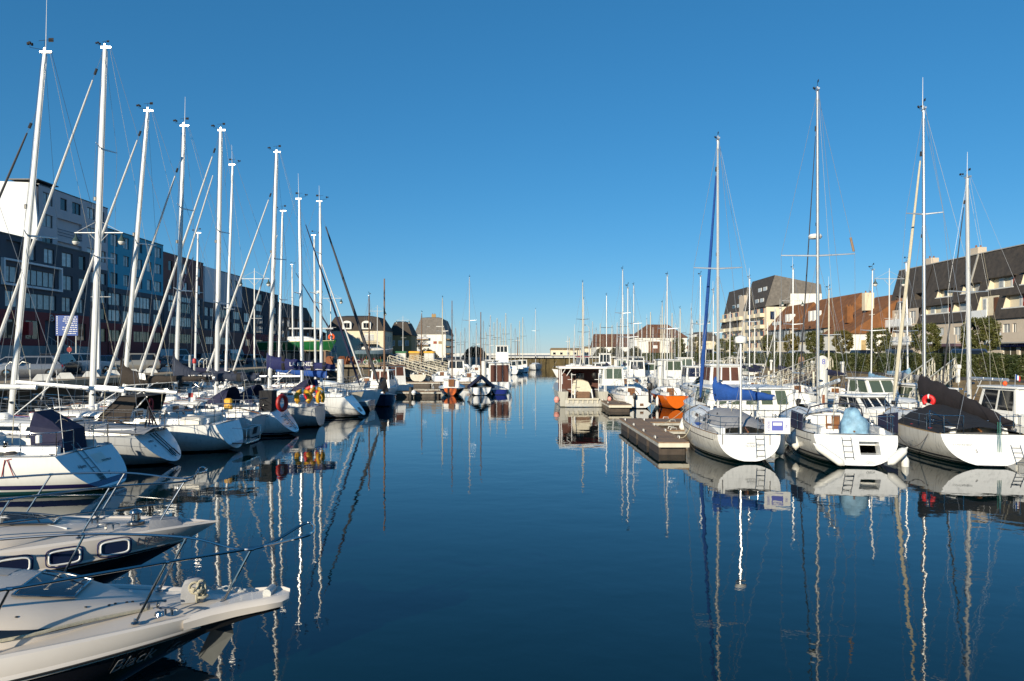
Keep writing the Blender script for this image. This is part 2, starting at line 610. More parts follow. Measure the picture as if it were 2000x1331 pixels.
def lifelines(root, h, ts, hs=.62, n=2, side_list=(1, -1)):
    me = stanchion_mesh(hs)
    for sd in side_list:
        for t in ts:
            put('stanchion', me, root, h.sh(t, sd, -.05, -.01))
        for k in range(n):
            z = hs * (1 - .46 * k) - .01
            pts = [h.sh(.1, sd, -.05, z)] + [h.sh(t, sd, -.05, z) for t in ts] + [h.sh(.88, sd, -.04, z)]
            rail(root, 'lifeline', pts, .006, 'wire', 4)

def pulpit(root, h, hs=.66, t0=.86):
    tip = h.sh(1, 1)
    pts = [h.sh(t0, 1, -.04, 0), h.sh(t0 + .02, 1, -.03, hs), h.sh(.94, 1, .02, hs + .02), (tip[0] + .05, .12, tip[2] + hs + .04), (tip[0] + .05, -.12, tip[2] + hs + .04), h.sh(.94, -1, .02, hs + .02), h.sh(t0 + .02, -1, -.03, hs), h.sh(t0, -1, -.04, 0)]
    mb = MB().tube(pts, .014, 6)
    for sd in (1, -1):
        mb.tube([h.sh(.95, sd, -.03, 0), (tip[0], sd * .14, tip[2] + hs)], .013, 5)
        mb.tube([h.sh(t0 + .01, sd, -.035, hs * .5), (tip[0] - .05, sd * .14, tip[2] + hs * .5)], .010, 5)
    mb.build('pulpit', 'steel', root)

def pushpit(root, h, hs=.66, t1=.15, gap=.0, t0=.012):
    for sd in (1, -1):
        a = h.sh(t1, sd, -.05); b = h.sh(t0, sd, -.05)
        c = (b[0], sd * max(gap, .02), b[2])
        mb = MB()
        mb.tube([a, (a[0], a[1], a[2] + hs), (b[0] + .12, b[1], b[2] + hs), (b[0], b[1] - sd * .15, b[2] + hs), (c[0], c[1], c[2] + hs)] + ([c] if gap else []), .014, 6)
        mb.tube([(a[0], a[1], a[2] + hs * .5), (b[0] + .1, b[1], b[2] + hs * .5), (b[0], b[1] - sd * .15, b[2] + hs * .5), (c[0], c[1], c[2] + hs * .5)], .010, 5)
        mb.tube([(b[0], b[1] - sd * .1, b[2] + hs), (b[0], b[1] - sd * .1, b[2])], .013, 5)
        mb.build('pushpit', 'steel', root)

def ladder(root, x, y, z0, z1, w=.3, tilt=0., m='steel', rungs=4):
    mb = MB()
    for sd in (-.5, .5):
        mb.tube([(x, y + sd * w, z0), (x + tilt, y + sd * w, z1)], .014, 6)
    for i in range(rungs):
        f = (i + .4) / rungs
        mb.tube([(x + tilt * f, y - w / 2, lerp(z0, z1, f)), (x + tilt * f, y + w / 2, lerp(z0, z1, f))], .012, 5)
    return mb.build('swim_ladder', m, root)

def rig(root, h, p, base_z, lod):
    L, B, H = h.L, h.B, p['H']
    mx, rk, r = p.get('mx', .57) * L, p.get('rake', .25), p.get('mr', .105)
    mm = p.get('mastm', 'mast_white')
    top = (mx - rk, 0, H)
    def mp(z):
        return mx - rk * (z - base_z) / (H - base_z)
    seg = [base_z + (H - base_z) * i / 6 for i in range(7)]
    mast = MB().tube([(mp(z), 0, z) for z in seg], [r, r, r, r, r * .95, r * .85, r * .68], 10, flat=.7, up=(1, 0, 0)).build('mast', mm, root)
    if lod < 2 or p.get('vane'):
        mb = MB().box(top[0] - .26, top[0] + .16, -.04, .04, H - .02, H + .05)
        if lod == 0:
            mb.box(top[0] - .03, top[0] + .03, -.03, .03, H + .07, H + .17)
        mb.build('masthead', 'mast_alu', mast)
        vane(mast, top[0], H + .06, p.get('vk', 1.), p.get('ant', 0.))
    # spreaders and shrouds
    chain = [(mx - .12, sd * h.b(mx / L) * .92, h.F(mx / L)) for sd in (1, -1)]
    sps = p.get('spr', [.55])
    slen = p.get('sl', B * .3)
    wr = p.get('wr', .007)
    tips = {1: [], -1: []}
    for f in sps:
        z = base_z + (H - base_z) * f
        ln = slen * (1.15 - .35 * f)
        for sd in (1, -1):
            tip = (mp(z) - p.get('swp', .22), sd * ln, z + .05)
            MB().tube([(mp(z), 0, z), tip], [.04, .024], 6, flat=.5).build('spreader', p.get('sprm', 'mast_alu') if lod < 2 else 'dark_wire', mast)
            tips[sd].append(tip)
    for k, sd in enumerate((1, -1)):
        pts = [(top[0], 0, H - .08)] + tips[sd][::-1] + [chain[k]]
        rail(root, 'shroud', pts, wr, 'wire', 4)
        if lod < 2:
            z = base_z + (H - base_z) * sps[0] - .1
            rail(root, 'shroud', [(mp(z), 0, z), (chain[k][0] - .35, chain[k][1], chain[k][2])], wr, 'wire', 4)
    # stays
    bow = h.sh(1)
    bow = (bow[0] - .15, 0, bow[2] + .06)
    ff = p.get('ff', .93)
    fz = base_z + (H - base_z) * ff
    fs = (mp(fz) + r, 0, fz)
    if p.get('furl'):
        m, rr = p['furl']
        rail(root, 'forestay', [bow, fs], wr, 'wire', 4)
        furl_mesh(bow, fs, rr).build('furled_sail', m, root)
        if lod == 0:
            a, b = Vector(bow), Vector(fs)
            q = a.lerp(b, .018)
            MB().tube([a.lerp(b, .012), a.lerp(b, .024)], .11, 10).build('furling_drum', 'black_plastic', root)
            MB().tube([a.lerp(b, .945), a.lerp(b, .962)], .05, 8).build('furling_swivel', 'black_plastic', root)
        if p.get('furl2'):
            b2 = (mp(fz * .93) + r, 0, fz * .93)
            furl_mesh((bow[0] - .75, 0, bow[2]), b2, p['furl2'][1]).build('furled_sail', p['furl2'][0], root)
    else:
        rail(root, 'forestay', [bow, fs], wr, 'wire', 4)
    st = h.sh(.01)
    if p.get('back', True):
        if lod < 2:
            j = (lerp(top[0] - .2, st[0], .82), 0, lerp(H, st[2], .82))
            rail(root, 'backstay', [(top[0] - .24, 0, H), j], wr, p.get('backm', 'wire'), 4)
            for sd in (1, -1):
                rail(root, 'backstay', [j, (st[0] + .05, sd * st[1] * .6, st[2])], wr, 'wire', 4)
        else:
            rail(root, 'backstay', [(top[0], 0, H), (st[0], 0, st[2])], wr, 'wire', 4)
    if lod == 0:
        MB().tube([(mp(z) - r * lerp(1.04, .74, max(0, (z - base_z) / (H - base_z) - .5) * 2), 0, z) for z in [lerp(base_z + .9, H - .4, k / 6) for k in range(7)]], .014, 5).build('sail_track', 'mast_alu', mast)
        for k, (aa, zz) in enumerate(((.9, .75), (-.9, .95), (2.2, .6), (-2.2, 1.2))):
            MB().tube([(mp(base_z) + r * math.cos(aa), r * .7 * math.sin(aa), base_z + zz), (mp(base_z) + (r + .13) * math.cos(aa), (r * .7 + .13) * math.sin(aa), base_z + zz)], [.06, .045], 8).build('mast_winch', 'steel', mast)
        MB().bbox(mp(H * .62) + r * .9, mp(H * .62) + r + .1, -.05, .05, H * .62, H * .62 + .16, .02).build('deck_light', 'black_plastic', mast)
        for k, (dx, m2) in enumerate(((r + .03, 'rope'), (r + .06, 'rope_dark'), (-r - .03, 'rope'))):
            rail(mast, 'halyard', [(mp(H) + dx * .8, (k - 1) * .04, H - .15), (mp(base_z) + dx, (k - 1) * .05, base_z + .3)], .006, m2, 4)
        if p.get('topping', True) and p.get('boom'):
            bl, bz0, bz1 = p['boom']
            rail(root, 'topping_lift', [(top[0] - .2, .02, H - .02), (mp(bz0) - bl * math.cos(R(p.get('swing', 0))), .02 - bl * math.sin(R(p.get('swing', 0))), bz1 + .05)], .005, 'rope', 4)
    if p.get('radome'):
        z = p['radome']
        MB().lathe([(.02, -.1), (.24, -.09), (.29, 0), (.24, .09), (.02, .12)], 14, (mp(z) + r + .34, 0, z)).build('radome', 'white_plastic', mast)
        MB().box(mp(z), mp(z) + .4, -.03, .03, z - .13, z - .1).build('radome_bracket', 'mast_alu', mast)
    # boom
    if p.get('boom'):
        bl, bz0, bz1 = p['boom']
        ax = mp(bz0)
        sw = Matrix.Translation((ax, 0, 0)) @ Matrix.Rotation(R(p.get('swing', 0)), 4, 'Z') @ Matrix.Translation((-ax, 0, 0))
        def swung(o):
            o.matrix_basis = sw
            return o
        bx = mp(bz0) - r
        bm = swung(MB().tube([(bx, 0, bz0), (bx - bl, 0, bz1)], .075 if lod < 2 else .06, 8, flat=.75, up=(0, 0, 1)).build('boom', p.get('boomm', mm), root))
        if lod == 0:
            MB().bbox(bx - .02, bx + r, -.05, .05, bz0 - .07, bz0 + .07, .01).build('gooseneck', 'mast_alu', bm)
            rail(bm, 'vang', [(mp(base_z) - r, 0, base_z + .12), (bx - bl * .3, 0, lerp(bz0, bz1, .3) - .07)], .022, 'mast_white', 6)
            for q in (.35, .6, .85):
                x = bx - bl * q
                MB().tube([(x - .05, 0, lerp(bz0, bz1, q)), (x + .05, 0, lerp(bz0, bz1, q))], .082, 8, flat=.78).build('boom_band', 'mast_alu', bm)
            rail(root, 'mainsheet', [(bx - bl * .82, 0, lerp(bz0, bz1, .82) - .08), (bx - bl * .8, .06, h.F(.15) - .1)], .012, 'rope', 5)
        if p.get('cover'):
            m, up, h1, h2, wd = p['cover']
            cv = swung(cover_mesh(mp(bz0) + r * 1.2, bx - bl * .97, bz0, bz1, up, h1, h2, wd).build('sail_cover', m, root, ang=60))
            if p.get('straps'):
                for q in p['straps']:
                    x = lerp(mp(bz0) - .1, bx - bl, q)
                    zc = lerp(bz0, bz1, q)
                    hh = (lerp(up, h1, (q / .3) ** .6) if q < .3 else lerp(h1, h2, (q - .3) / .7)) * 1.08
                    MB().tube([(x - .1, 0, zc - .1 + hh * .5), (x + .1, 0, zc - .1 + hh * .5)], hh * .53, 10, flat=max(.3, wd * .5 / hh), up=(0, 0, 1)).build('cover_strap', 'canvas_black', cv)
    return mast, mp

def sailboat(label, x, y, head, L=9.5, B=3.1, F0=1.0, F1=1.35, H=13., lod=0, hm='hull_white', group=None, **p):
    p['H'] = H
    root = thing('sailboat', label, 'sailboat', (x, y, 0), R(head), group)
    h = Hull(L, B, F0, F1, p.get('d', .45), p.get('stern', .82), p.get('tr', .45), p.get('st', .55), ex=p.get('ex', 2.4), zs=p.get('zs', .03), bp=p.get('bp', 2.2))
    n, m = ((26, 10), (16, 7), (12, 5))[lod]
    sk, rings = h.skin(n, m)
    sk.build('hull', hm, root, ang=50)
    c0, c1 = p.get('c0', .05), p.get('c1', .36)
    dm = p.get('deckm', 'gelcoat')
    # transom
    mb = MB()
    hole = p.get('hole')
    r0 = h.ring0(m)
    if hole:
        y0, y1, z0, z1 = hole
        q = [(h.X(0, z), yy, z) for yy, z in ((y0, z0), (y1, z0), (y1, z1), (y0, z1))]
        mb.poly(r0, [q])
        inn = [(a + .55, b, c) for a, b, c in q]
        for i in range(4):
            j = (i + 1) % 4
            mb.quad(q[i], q[j], inn[j], inn[i])
    else:
        mb.add(r0, [tuple(range(len(r0)))])
    mb.build('transom', p.get('transm', hm), root)
    cock = lod < 2
    deck_mesh(h, c0, c1, p.get('cw', .52), n=n, cock=cock).build('deck', dm, root)
    # toe rail along the sheer
    if lod < 2:
        for sd in (1, -1):
            rail(root, 'toe_rail', [h.sh(t / 14, sd, -.015, .012) for t in range(15)], .022, p.get('toem', 'mast_alu'), 5)
    if p.get('cove'):
        for sd in (1, -1):
            h.strip(.05, .96, lambda t: h.F(t) - p.get('covez', .2), .028, sd).build('hull_stripe', p['cove'], root)
    if p.get('band'):
        m2, z0, hh = p['band']
        for sd in (1, -1):
            h.strip(.0, .97, lambda t: z0, hh, sd).build('hull_stripe', m2, root)
    # cabin
    xa, xb = c1 * L, p.get('cab1', .76) * L
    ch = p.get('ch', .46)
    cb, cr = cabin_mesh(h, xa, xb, ch, p.get('cwid', .62))
    cab = cb.build('cabin', p.get('cabm', 'gelcoat'), root, ang=40)
    nw = p.get('wins', 2 if lod < 2 else 1)
    for sd in (1, -1):
        for k in range(nw):
            q0 = .1 + .5 * k / nw; q1 = .1 + .5 * (k + .82) / nw
            mb = MB()
            a = [on_cabin(cr, q0, .42, sd), on_cabin(cr, q1, .42, sd), on_cabin(cr, q1 - .015, .86, sd), on_cabin(cr, q0 + .02, .86, sd)]
            mb.quad(*(a if sd > 0 else a[::-1]))
            mb.build('cabin_window', 'glass_dark', cab)
    mx = p.get('mx', .57) * L
    i = min(len(cr) - 2, max(0, int((mx - xa) / (xb - xa) * (len(cr) - 1))))
    base = cr[i][4][2] - .02 if mx < xb else h.F(mx / L)
    if p.get('rig', True): mast, mp = rig(root, h, p, base, lod)
    if lod < 2:
        z = h.F(c1)
        # companionway with washboards, sliding hatch
        MB().box(xa - .025, xa - .004, -.27, .27, z - .12, z + ch * .92).build('companionway_door', p.get('doorm', 'varnished_wood'), cab)
        MB().bbox(xa - .02, xa + .75, -.33, .33, z + ch * .98, z + ch * 1.13, .02).build('sliding_hatch', p.get('hatchm', 'gelcoat'), cab)
        # coamings
        for sd in (1, -1):
            rr = []
            for k in range(9):
                t = lerp(c0, c1, k / 8)
                q = h.sh(t)
                yy = q[1] * p.get('cw', .52) + .03
                zz = q[2] + .02
                rr.append([(q[0], sd * yy, zz - .05), (q[0], sd * (yy + .2), zz - .05), (q[0], sd * (yy + .15), zz + .19), (q[0], sd * yy, zz + .21)])
            MB().loft(rr).build('coaming', dm, root, ang=30)
            for k, t in enumerate((.24, .31)):
                q = h.sh(t)
                put('winch', shared('winch', winch_mesh), root, (q[0], sd * (q[1] * p.get('cw', .52) + .13), q[2] + .2))
        pulpit(root, h)
        pushpit(root, h, gap=p.get('gap', .3))
        lifelines(root, h, (.22, .38, .54, .70) if lod == 0 else (.3, .58))
    if lod == 0:
        # deck hatches, cleats
        for t, s2 in ((.82, .25), (.66, .22)):
            X = t * L
            zz = (h.F(t) + .05) if t > p.get('cab1', .76) else cr[min(len(cr) - 1, int((X - xa) / (xb - xa) * (len(cr) - 1)))][4][2] + .0
            MB().bbox(X - s2, X + s2, -s2, s2, zz - .02, zz + .05, .02).build('hatch', 'glass_dark', root)
        for t in (.03, .5, .95):
            for sd in (1, -1):
                q = h.sh(t, sd, -.1, .03)
                MB().box(q[0] - .09, q[0] + .09, q[1] - .012, q[1] + .012, q[2] + .02, q[2] + .045).box(q[0] - .03, q[0] + .03, q[1] - .012, q[1] + .012, q[2] - .03, q[2] + .02).build('cleat', 'steel', root)
        # handrails on the coachroof
        for sd in (1, -1):
            rail(cab, 'handrail', [(cr[k][2][0], sd * abs(cr[k][2][1]) * .95, cr[k][2][2] + (.07 if 1 < k < 6 else .0)) for k in range(1, 8)], .014, p.get('handm', 'teak'), 5)
        # loose gear on deck
        rg = random.Random(int(abs(x) * 97 + y * 31))
        for k in range(5):
            t = rg.uniform(.08, .9); q = h.sh(t, rg.choice((1, -1)), -.28, .06)
            mb = MB()
            for i in range(3): mb.torus((q[0], q[1] * .98, q[2] + .025 * i), rg.uniform(.10, .17), .016, 'z', 12, 4, sx=rg.uniform(.7, 1.3))
            mb.build('coiled_rope', rg.choice(('rope', 'rope_dark', 'rope_red', 'rope', 'paint_blue')), root)
        for sd in (1, -1):
            q = cr[3][3]
            MB().lathe([(.07, 0), (.06, .12), (.09, .16), (.1, .26), (.02, .28)], 10, (q[0], sd * abs(q[1]), q[2] - .02)).build('vent_cowl', 'gelcoat', root)
        if rg.random() < .7:
            q = cr[6][4]
            MB().bbox(q[0] - .35, q[0] + .35, -.28, .28, q[2] - .04, q[2] + .24, .07).build('liferaft_case', 'white_plastic', root)
        for k in range(3):
            yy = (k - 1) * .16
            rail(root, 'control_line', [(mx, yy, base + .12), (xa + .3, yy * 2.2, cr[1][4][2] + .05), (xa + .02, yy * 2.4, h.F(c1) + .3)], .008, ('rope', 'rope_red', 'paint_blue')[k], 4)
    if p.get('hood'):
        # sprayhood: canvas arch over the companionway
        m2 = p['hood']
        wv = p.get('cwid', .62) * h.B / 2 * .92
        rr = []
        z0 = h.F(c1) + .2
        for k in range(6):
            f = k / 5
            xx = xa - .35 + f * 1.15
            hh = (.95 - .75 * f ** 1.6) * p.get('hoodh', 1.)
            rr.append([(xx, wv * math.cos(a) * (1 if abs(math.cos(a)) < .99 else 1), z0 + hh * (max(0, math.sin(a)) ** .55)) for a in [math.pi * j / 10 for j in range(11)]])
        MB().loft(rr, closed=False).build('sprayhood', m2, root, ang=60)
    if p.get('wheel'):
        q = h.sh(.13)
        wr2 = p.get('wheel') if isinstance(p['wheel'], float) else .45
        zc = q[2] + .42
        wb = MB().torus((q[0] - .05, 0, zc), wr2, .014, 'x', 20, 5)
        for a in range(5):
            wb.tube([(q[0] - .05, 0, zc), (q[0] - .05, wr2 * math.cos(a * 1.257), zc + wr2 * math.sin(a * 1.257))], .009, 4)
        wb.build('steering_wheel', 'steel', root)
        MB().lathe([(.11, -.42), (.09, 0), (.12, .3), (.1, .38)], 10, (q[0] + .1, 0, q[2] + .1)).build('steering_pedestal', 'gelcoat', root)
    elif p.get('tiller', lod < 2):
        q = h.sh(.0)
        rail(root, 'tiller', [(q[0] + .1, 0, q[2] + .1), (q[0] + .8, 0, q[2] + .3), (q[0] + 1.3, 0, q[2] + .36)], [.035, .028, .02], 'varnished_wood', 6)
    if p.get('ladder') is not None:
        ly, l0, l1 = p['ladder']
        ladder(root, h.X(0, l0) - .03, ly, l0, l1, .3, h.X(0, l1) - h.X(0, l0), 'steel')
    return root, h

def at_boat(root, v):
    """boat-local point to world"""
    return Matrix.Translation(root.location) @ Matrix.Rotation(root.rotation_euler.z, 4, 'Z') @ Vector(v)

def fender_at(root, v, label, m='fender_white', L=.62, r=.13, rot=(0, 0, 0), name='fender'):
    o = put(name, shared(('fender', m, L, r), lambda: fender_mesh(m, L, r)), None, at_boat(root, v))
    o.rotation_euler = (rot[0], rot[1], rot[2] + root.rotation_euler.z)
    return tag(o, label, 'fender', 'fenders hung over boat sides')
# ------------------------------------------------------------------ motor boats
def face_panes(parent, cs, n, mx=.06, my=.1, m='glass_dark', off=.006, name='window', gap=.05, frame=None):
    """n panes on the face given by corners (bl, br, tr, tl), seen from outside counter-clockwise"""
    bl, br, tr, tl = [Vector(c) for c in cs]
    nrm = (br - bl).cross(tl - bl).normalized()
    def P(u, v):
        return bl.lerp(br, u).lerp(tl.lerp(tr, u), v) + nrm * off
    for i in range(n):
        u0 = mx + (1 - 2 * mx) * i / n + gap / 2; u1 = mx + (1 - 2 * mx) * (i + 1) / n - gap / 2
        o = MB().quad(P(u0, my), P(u1, my), P(u1, 1 - my), P(u0, 1 - my)).build(name, m, parent)
        if frame:
            q = [P(u0, my), P(u1, my), P(u1, 1 - my), P(u0, 1 - my)]
            MB().tube(q + [q[0]], .018, 4, cap=False).build('window_frame', frame, o)

def wheelhouse(root, x0, x1, w0, w1, z0, z1, m='gelcoat', roofm='gelcoat', glass='glass_dark', nf=3, ns=2, na=2, lean=.25, sill=.42, over=.12, ft=.3):
    """cabin with forward-leaning taper; x0 aft, x1 forward"""
    a = [(x0, -w0, z0), (x1 + ft, -w0 * .86, z0), (x1 + ft, w0 * .86, z0), (x0, w0, z0)]
    b = [(x0 + .05, -w1, z1), (x1 - lean, -w1 * .92, z1), (x1 - lean, w1 * .92, z1), (x0 + .05, w1, z1)]
    o = MB().loft([a, b]).build('wheelhouse', m, root, ang=20)
    def lo(k): return Vector(a[k]).lerp(Vector(b[k]), sill)
    top = [Vector(p) for p in b]
    if nf: face_panes(o, (lo(1), lo(2), top[2], top[1]), nf, m=glass)
    if ns:
        face_panes(o, (lo(0), lo(1), top[1], top[0]), ns, m=glass)
        face_panes(o, (lo(2), lo(3), top[3], top[2]), ns, m=glass)
    if na: face_panes(o, (lo(3), lo(0), top[0], top[3]), na, m=glass)
    MB().bbox(x0 - over, x1 - lean + over * 1.6, -w1 - over, w1 + over, z1 - .005, z1 + .075, .03).build('cabin_roof', roofm, root)
    return o

def outboard(root, x, y, z, k=1., m='engine_black'):
    r0 = [(-.17, -.13), (.16, -.13), (.2, 0), (.16, .13), (-.17, .13), (-.24, 0)]
    rings = [[(x + a * f * k, y + b * f * k, z + zz * k) for a, b in r0] for zz, f in ((0, .7), (.08, 1), (.36, 1.05), (.46, .9), (.5, .5))]
    o = MB().loft(rings).build('outboard_motor', m, root)
    MB().bbox(x - .06 * k, x + .1 * k, y - .05 * k, y + .05 * k, z - .75 * k, z + .02, .02).build('motor_leg', m, o)
    return o

def motorboat(label, x, y, head, L=6., B=2.3, F0=.65, F1=.95, hm='hull_white', lod=1, group=None, house=None, cat='motorboat', name='motorboat', **p):
    root = thing(name, label, cat, (x, y, 0), R(head), group)
    h = Hull(L, B, F0, F1, p.get('d', .35), p.get('stern', .86), p.get('tr', .05), p.get('st', .9), ex=p.get('ex', 2.3), bp=p.get('bp', 2.6), zs=p.get('zs', -.1), dip=p.get('dip', .05))
    n, m = (16, 7) if lod < 2 else (10, 5)
    sk, _ = h.skin(n, m)
    sk.build('hull', hm, root, ang=50)
    MB().add(h.ring0(m), [tuple(range(2 * m + 1))]).build('transom', p.get('transm', hm), root)
    deck_mesh(h, .04, p.get('c1', .4), .78, n=12, depth=.4, cock=p.get('cock', True)).build('deck', p.get('deckm', 'gelcoat'), root)
    for sd in (1, -1):
        rail(root, 'rubbing_strake', [h.sh(t / 12, sd, .01, -.01) for t in range(13)], .028, p.get('strake', 'white_plastic'), 5)
    if house:
        x0, x1, w, z1 = house
        wheelhouse(root, x0 * L, x1 * L, w, w * .86, F0 - .02, z1, p.get('housem', 'gelcoat'), p.get('roofm', 'gelcoat'), p.get('glass', 'glass_dark'), p.get('nf', 3), p.get('ns', 2), p.get('na', 2), sill=p.get('sill', .42), lean=p.get('lean', .25))
        if p.get('fore', True):
            cb, _ = cabin_mesh(h, x1 * L + .05, min(.9, x1 + .28) * L, .3, .62)
            cb.build('cabin', 'gelcoat', root)
    if p.get('rail', True):
        mb = MB()
        for sd in (1, -1):
            pts = [h.sh(.5, sd, -.05)] + [h.sh(t, sd, -.05, .45) for t in (.54, .7, .85, .96)] + [(h.sh(1)[0], 0, h.F(1) + .5)]
            mb.tube(pts, .014, 5)
            for t in (.7, .85):
                mb.tube([h.sh(t, sd, -.05), h.sh(t, sd, -.05, .45)], .011, 4)
        mb.build('bow_rail', 'steel', root)
    if p.get('motor'):
        for yy in p['motor']:
            outboard(root, -.22, yy, h.F0 + .02, p.get('mk', 1.), p.get('motorm', 'engine_black'))
    if p.get('aerial'):
        MB().tube([(house[0] * L + .3, .3, house[3]), (house[0] * L + .1, .35, house[3] + p['aerial'])], [.014, .006], 4).build('antenna', 'white_plastic', root)
    if p.get('mastpole'):
        xx, hh, mm = p['mastpole']
        o = MB().tube([(xx * L, 0, .4), (xx * L - .1, 0, hh)], [.07, .035], 7).build('mast', mm, root)
        for sd in (1, -1):
            rail(root, 'shroud', [(xx * L - .08, 0, hh * .93), h.sh(xx - .02, sd)], .006, 'wire', 4)
        rail(root, 'forestay', [(xx * L - .08, 0, hh * .93), h.sh(1)], .006, 'wire', 4)
    if p.get('tent'):
        m2, hh, t0, t1 = p['tent']
        rr = []
        for k in range(9):
            t = lerp(t0, t1, k / 8)
            q = h.sh(t)
            e = hh * (1 - abs(2 * k / 8 - p.get('tentc', .7)) * .45)
            rr.append([(q[0], -q[1] - .05, q[2] - .12), (q[0], -q[1] - .04, q[2] + .04), (q[0], -q[1] * .45, q[2] + e * .62 * (1 + .05 * math.sin(k * 3))), (q[0], 0, q[2] + e), (q[0], q[1] * .45, q[2] + e * .6), (q[0], q[1] + .04, q[2] + .04), (q[0], q[1] + .05, q[2] - .12)])
        MB().loft(rr, closed=False).build('boat_cover', m2, root, ang=50)
    return root, h

def foredeck_cruiser(label, tip, head, L=7.6, bp=3., B=2.7, F1=1.02, tongue=0., band=.27, hm='hull_black', strakem='cruiser_band', trunk=(.28, .82, .62), name_txt=None):
    """detailed bow half of a motor cruiser; tip is where the stem meets the deck"""
    hd = R(head)
    x, y = tip[0] - L * math.cos(hd), tip[1] - L * math.sin(hd)
    root = thing('motor_cruiser', label, 'motorboat', (x, y, 0), hd)
    h = Hull(L, B, F1 * .82, F1, .45, .93, .05, 1.9, tm=.40, ex=2.0, bp=bp, zs=-.2, dip=.02)
    sk, _ = h.skin(56, 14)
    sk.build('hull', hm, root, ang=60)
    MB().add(h.ring0(14), [tuple(range(29))]).build('transom', hm, root)
    # moulded gunwale: white band standing on the dark hull, rolling in to the side deck
    for sd in (1, -1):
        rr = []
        for i in range(61):
            t = (i / 60) ** .85
            k = 1 - .35 * t ** 6
            z = h.F(t)
            bb = h.b(t)
            X = lambda dz, t=t, z=z: t * L + h.st * ((z + dz) / F1 - 1) * t ** 5
            pr = [(.0, -.03), (.035, -.02), (.045, .02), (.03, .055), (.02, .07), (.012, band * .55), (-.03, band * .92), (-.075, band), (-.12, band - .005), (-.15, band - .035), (-.32, band - .05)]
            rr.append([(X(dz * k), sd * max(.0, bb + o), z + dz * k) for o, dz in pr])
        MB().loft(rr, closed=False).build('gunwale', strakem, root, ang=28)
    # deck
    mb = MB(); rr = []
    for i in range(41):
        t = (i / 40) ** .85
        z = h.F(t) + band * (1 - .35 * t ** 6) - .045
        X = t * L + h.st * ((z) / F1 - 1) * t ** 5
        bb = max(0, h.b(t) - .16)
        rr.append([(X, bb * f, z + .045 * (1 - f * f)) for f in (-1, -.8, -.5, 0, .5, .8, 1)])
    mb.loft(rr, closed=False).build('deck', 'cruiser_deck', root)
    # cabin trunk
    t0, t1, hh = trunk
    rings = []
    N = 26
    for i in range(N + 1):
        q = i / N
        t = lerp(t0, t1, q)
        xx = t * L
        wv = (h.b(t) - .32) * (min(1, (1 - q) / .22)) ** .5
        wv = max(wv, .02)
        k = hh * (1 - max(0, (q - .35) / .65) ** 2.2) + .01
        zb = h.F(t) + band - .07
        ring = []
        for j in range(17):
            a = math.pi * j / 16
            c, sn = math.cos(a), math.sin(a)
            ring.append((xx, wv * math.copysign(abs(c) ** .62, c), zb + k * max(0, sn) ** .72))
        rings.append(ring)
    MB().loft(rings, closed=False).build('cabin_trunk', 'cruiser_deck', root, ang=60)
    def on_band(t, dz, sd, o=.045):
        z = h.F(t)
        return Vector((t * L + h.st * ((z + dz) / F1 - 1) * t ** 5, sd * (h.b(t) + o), z + dz))
    h.on_band = on_band
    def on_trunk(q, j, off=.006):
        f = q * N
        i = min(N - 1, int(f)); f -= i
        ji = min(15, int(j)); fj = j - ji
        a = Vector(rings[i][ji]).lerp(Vector(rings[i][ji + 1]), fj)
        b = Vector(rings[i + 1][ji]).lerp(Vector(rings[i + 1][ji + 1]), fj)
        n = (b - a).cross(Vector(rings[i][ji + 1]) - Vector(rings[i][ji]))
        if n.length > 1e-9: n.normalize()
        p = a.lerp(b, f)
        if n.dot(p - Vector((p.x, 0, h.F(.6)))) < 0: n = -n
        return p + n * off
    return root, h, on_trunk, band

# ------------------------------------------------------------------ cars
defm('car_silver', (.28, .29, .31), .28, metal=.5, var=.04, coat=.6)
defm('car_grey', (.09, .095, .11), .28, metal=.4, var=.04, coat=.6)
defm('car_black', (.012, .012, .014), .22, var=.05, coat=.7)
defm('car_white', (.5, .51, .52), .28, var=.04, coat=.6)
defm('car_beige', (.40, .37, .32), .3, metal=.4, var=.04, coat=.6)
defm('car_blue', (.05, .08, .15), .28, metal=.4, var=.04, coat=.6)
defm('car_red', (.35, .02, .02), .28, var=.04, coat=.6)
defm('lamp_red', (.45, .01, .01), .2)
defm('lamp_clear', (.7, .72, .74), .12)
CARP = {}
PROFILES = {
 # x (front +), hood/belt height list; greenhouse base/roof stations
 'hatch': dict(L=4.1, W=1.75, H=1.5, belt=.92, hood=.86, nose=.62, g0=-1.95, g1=.95, r0=-1.45, r1=.25),
 'suv': dict(L=4.4, W=1.85, H=1.68, belt=1.05, hood=1.0, nose=.78, g0=-2.1, g1=.95, r0=-1.75, r1=.2),
 'saloon': dict(L=4.5, W=1.78, H=1.43, belt=.90, hood=.84, nose=.6, g0=-1.75, g1=.95, r0=-1.0, r1=.1),
 'van': dict(L=5.0, W=1.95, H=2.3, belt=1.25, hood=1.2, nose=.95, g0=-2.46, g1=1.75, r0=-2.4, r1=1.15)}
def wheel_mesh(r=.31):
    return MB().lathe([(r * .55, -.1), (r * .93, -.1), (r, -.06), (r, .06), (r * .93, .1), (r * .6, .1), (r * .55, .07)], 18).mesh('wheel', 'black_rubber')
def rim_mesh(r=.31):
    mb = MB().lathe([(r * .6, .05), (r * .6, .085), (.05, .1), (.0, .1)], 14)
    return mb.mesh('rim', 'steel')
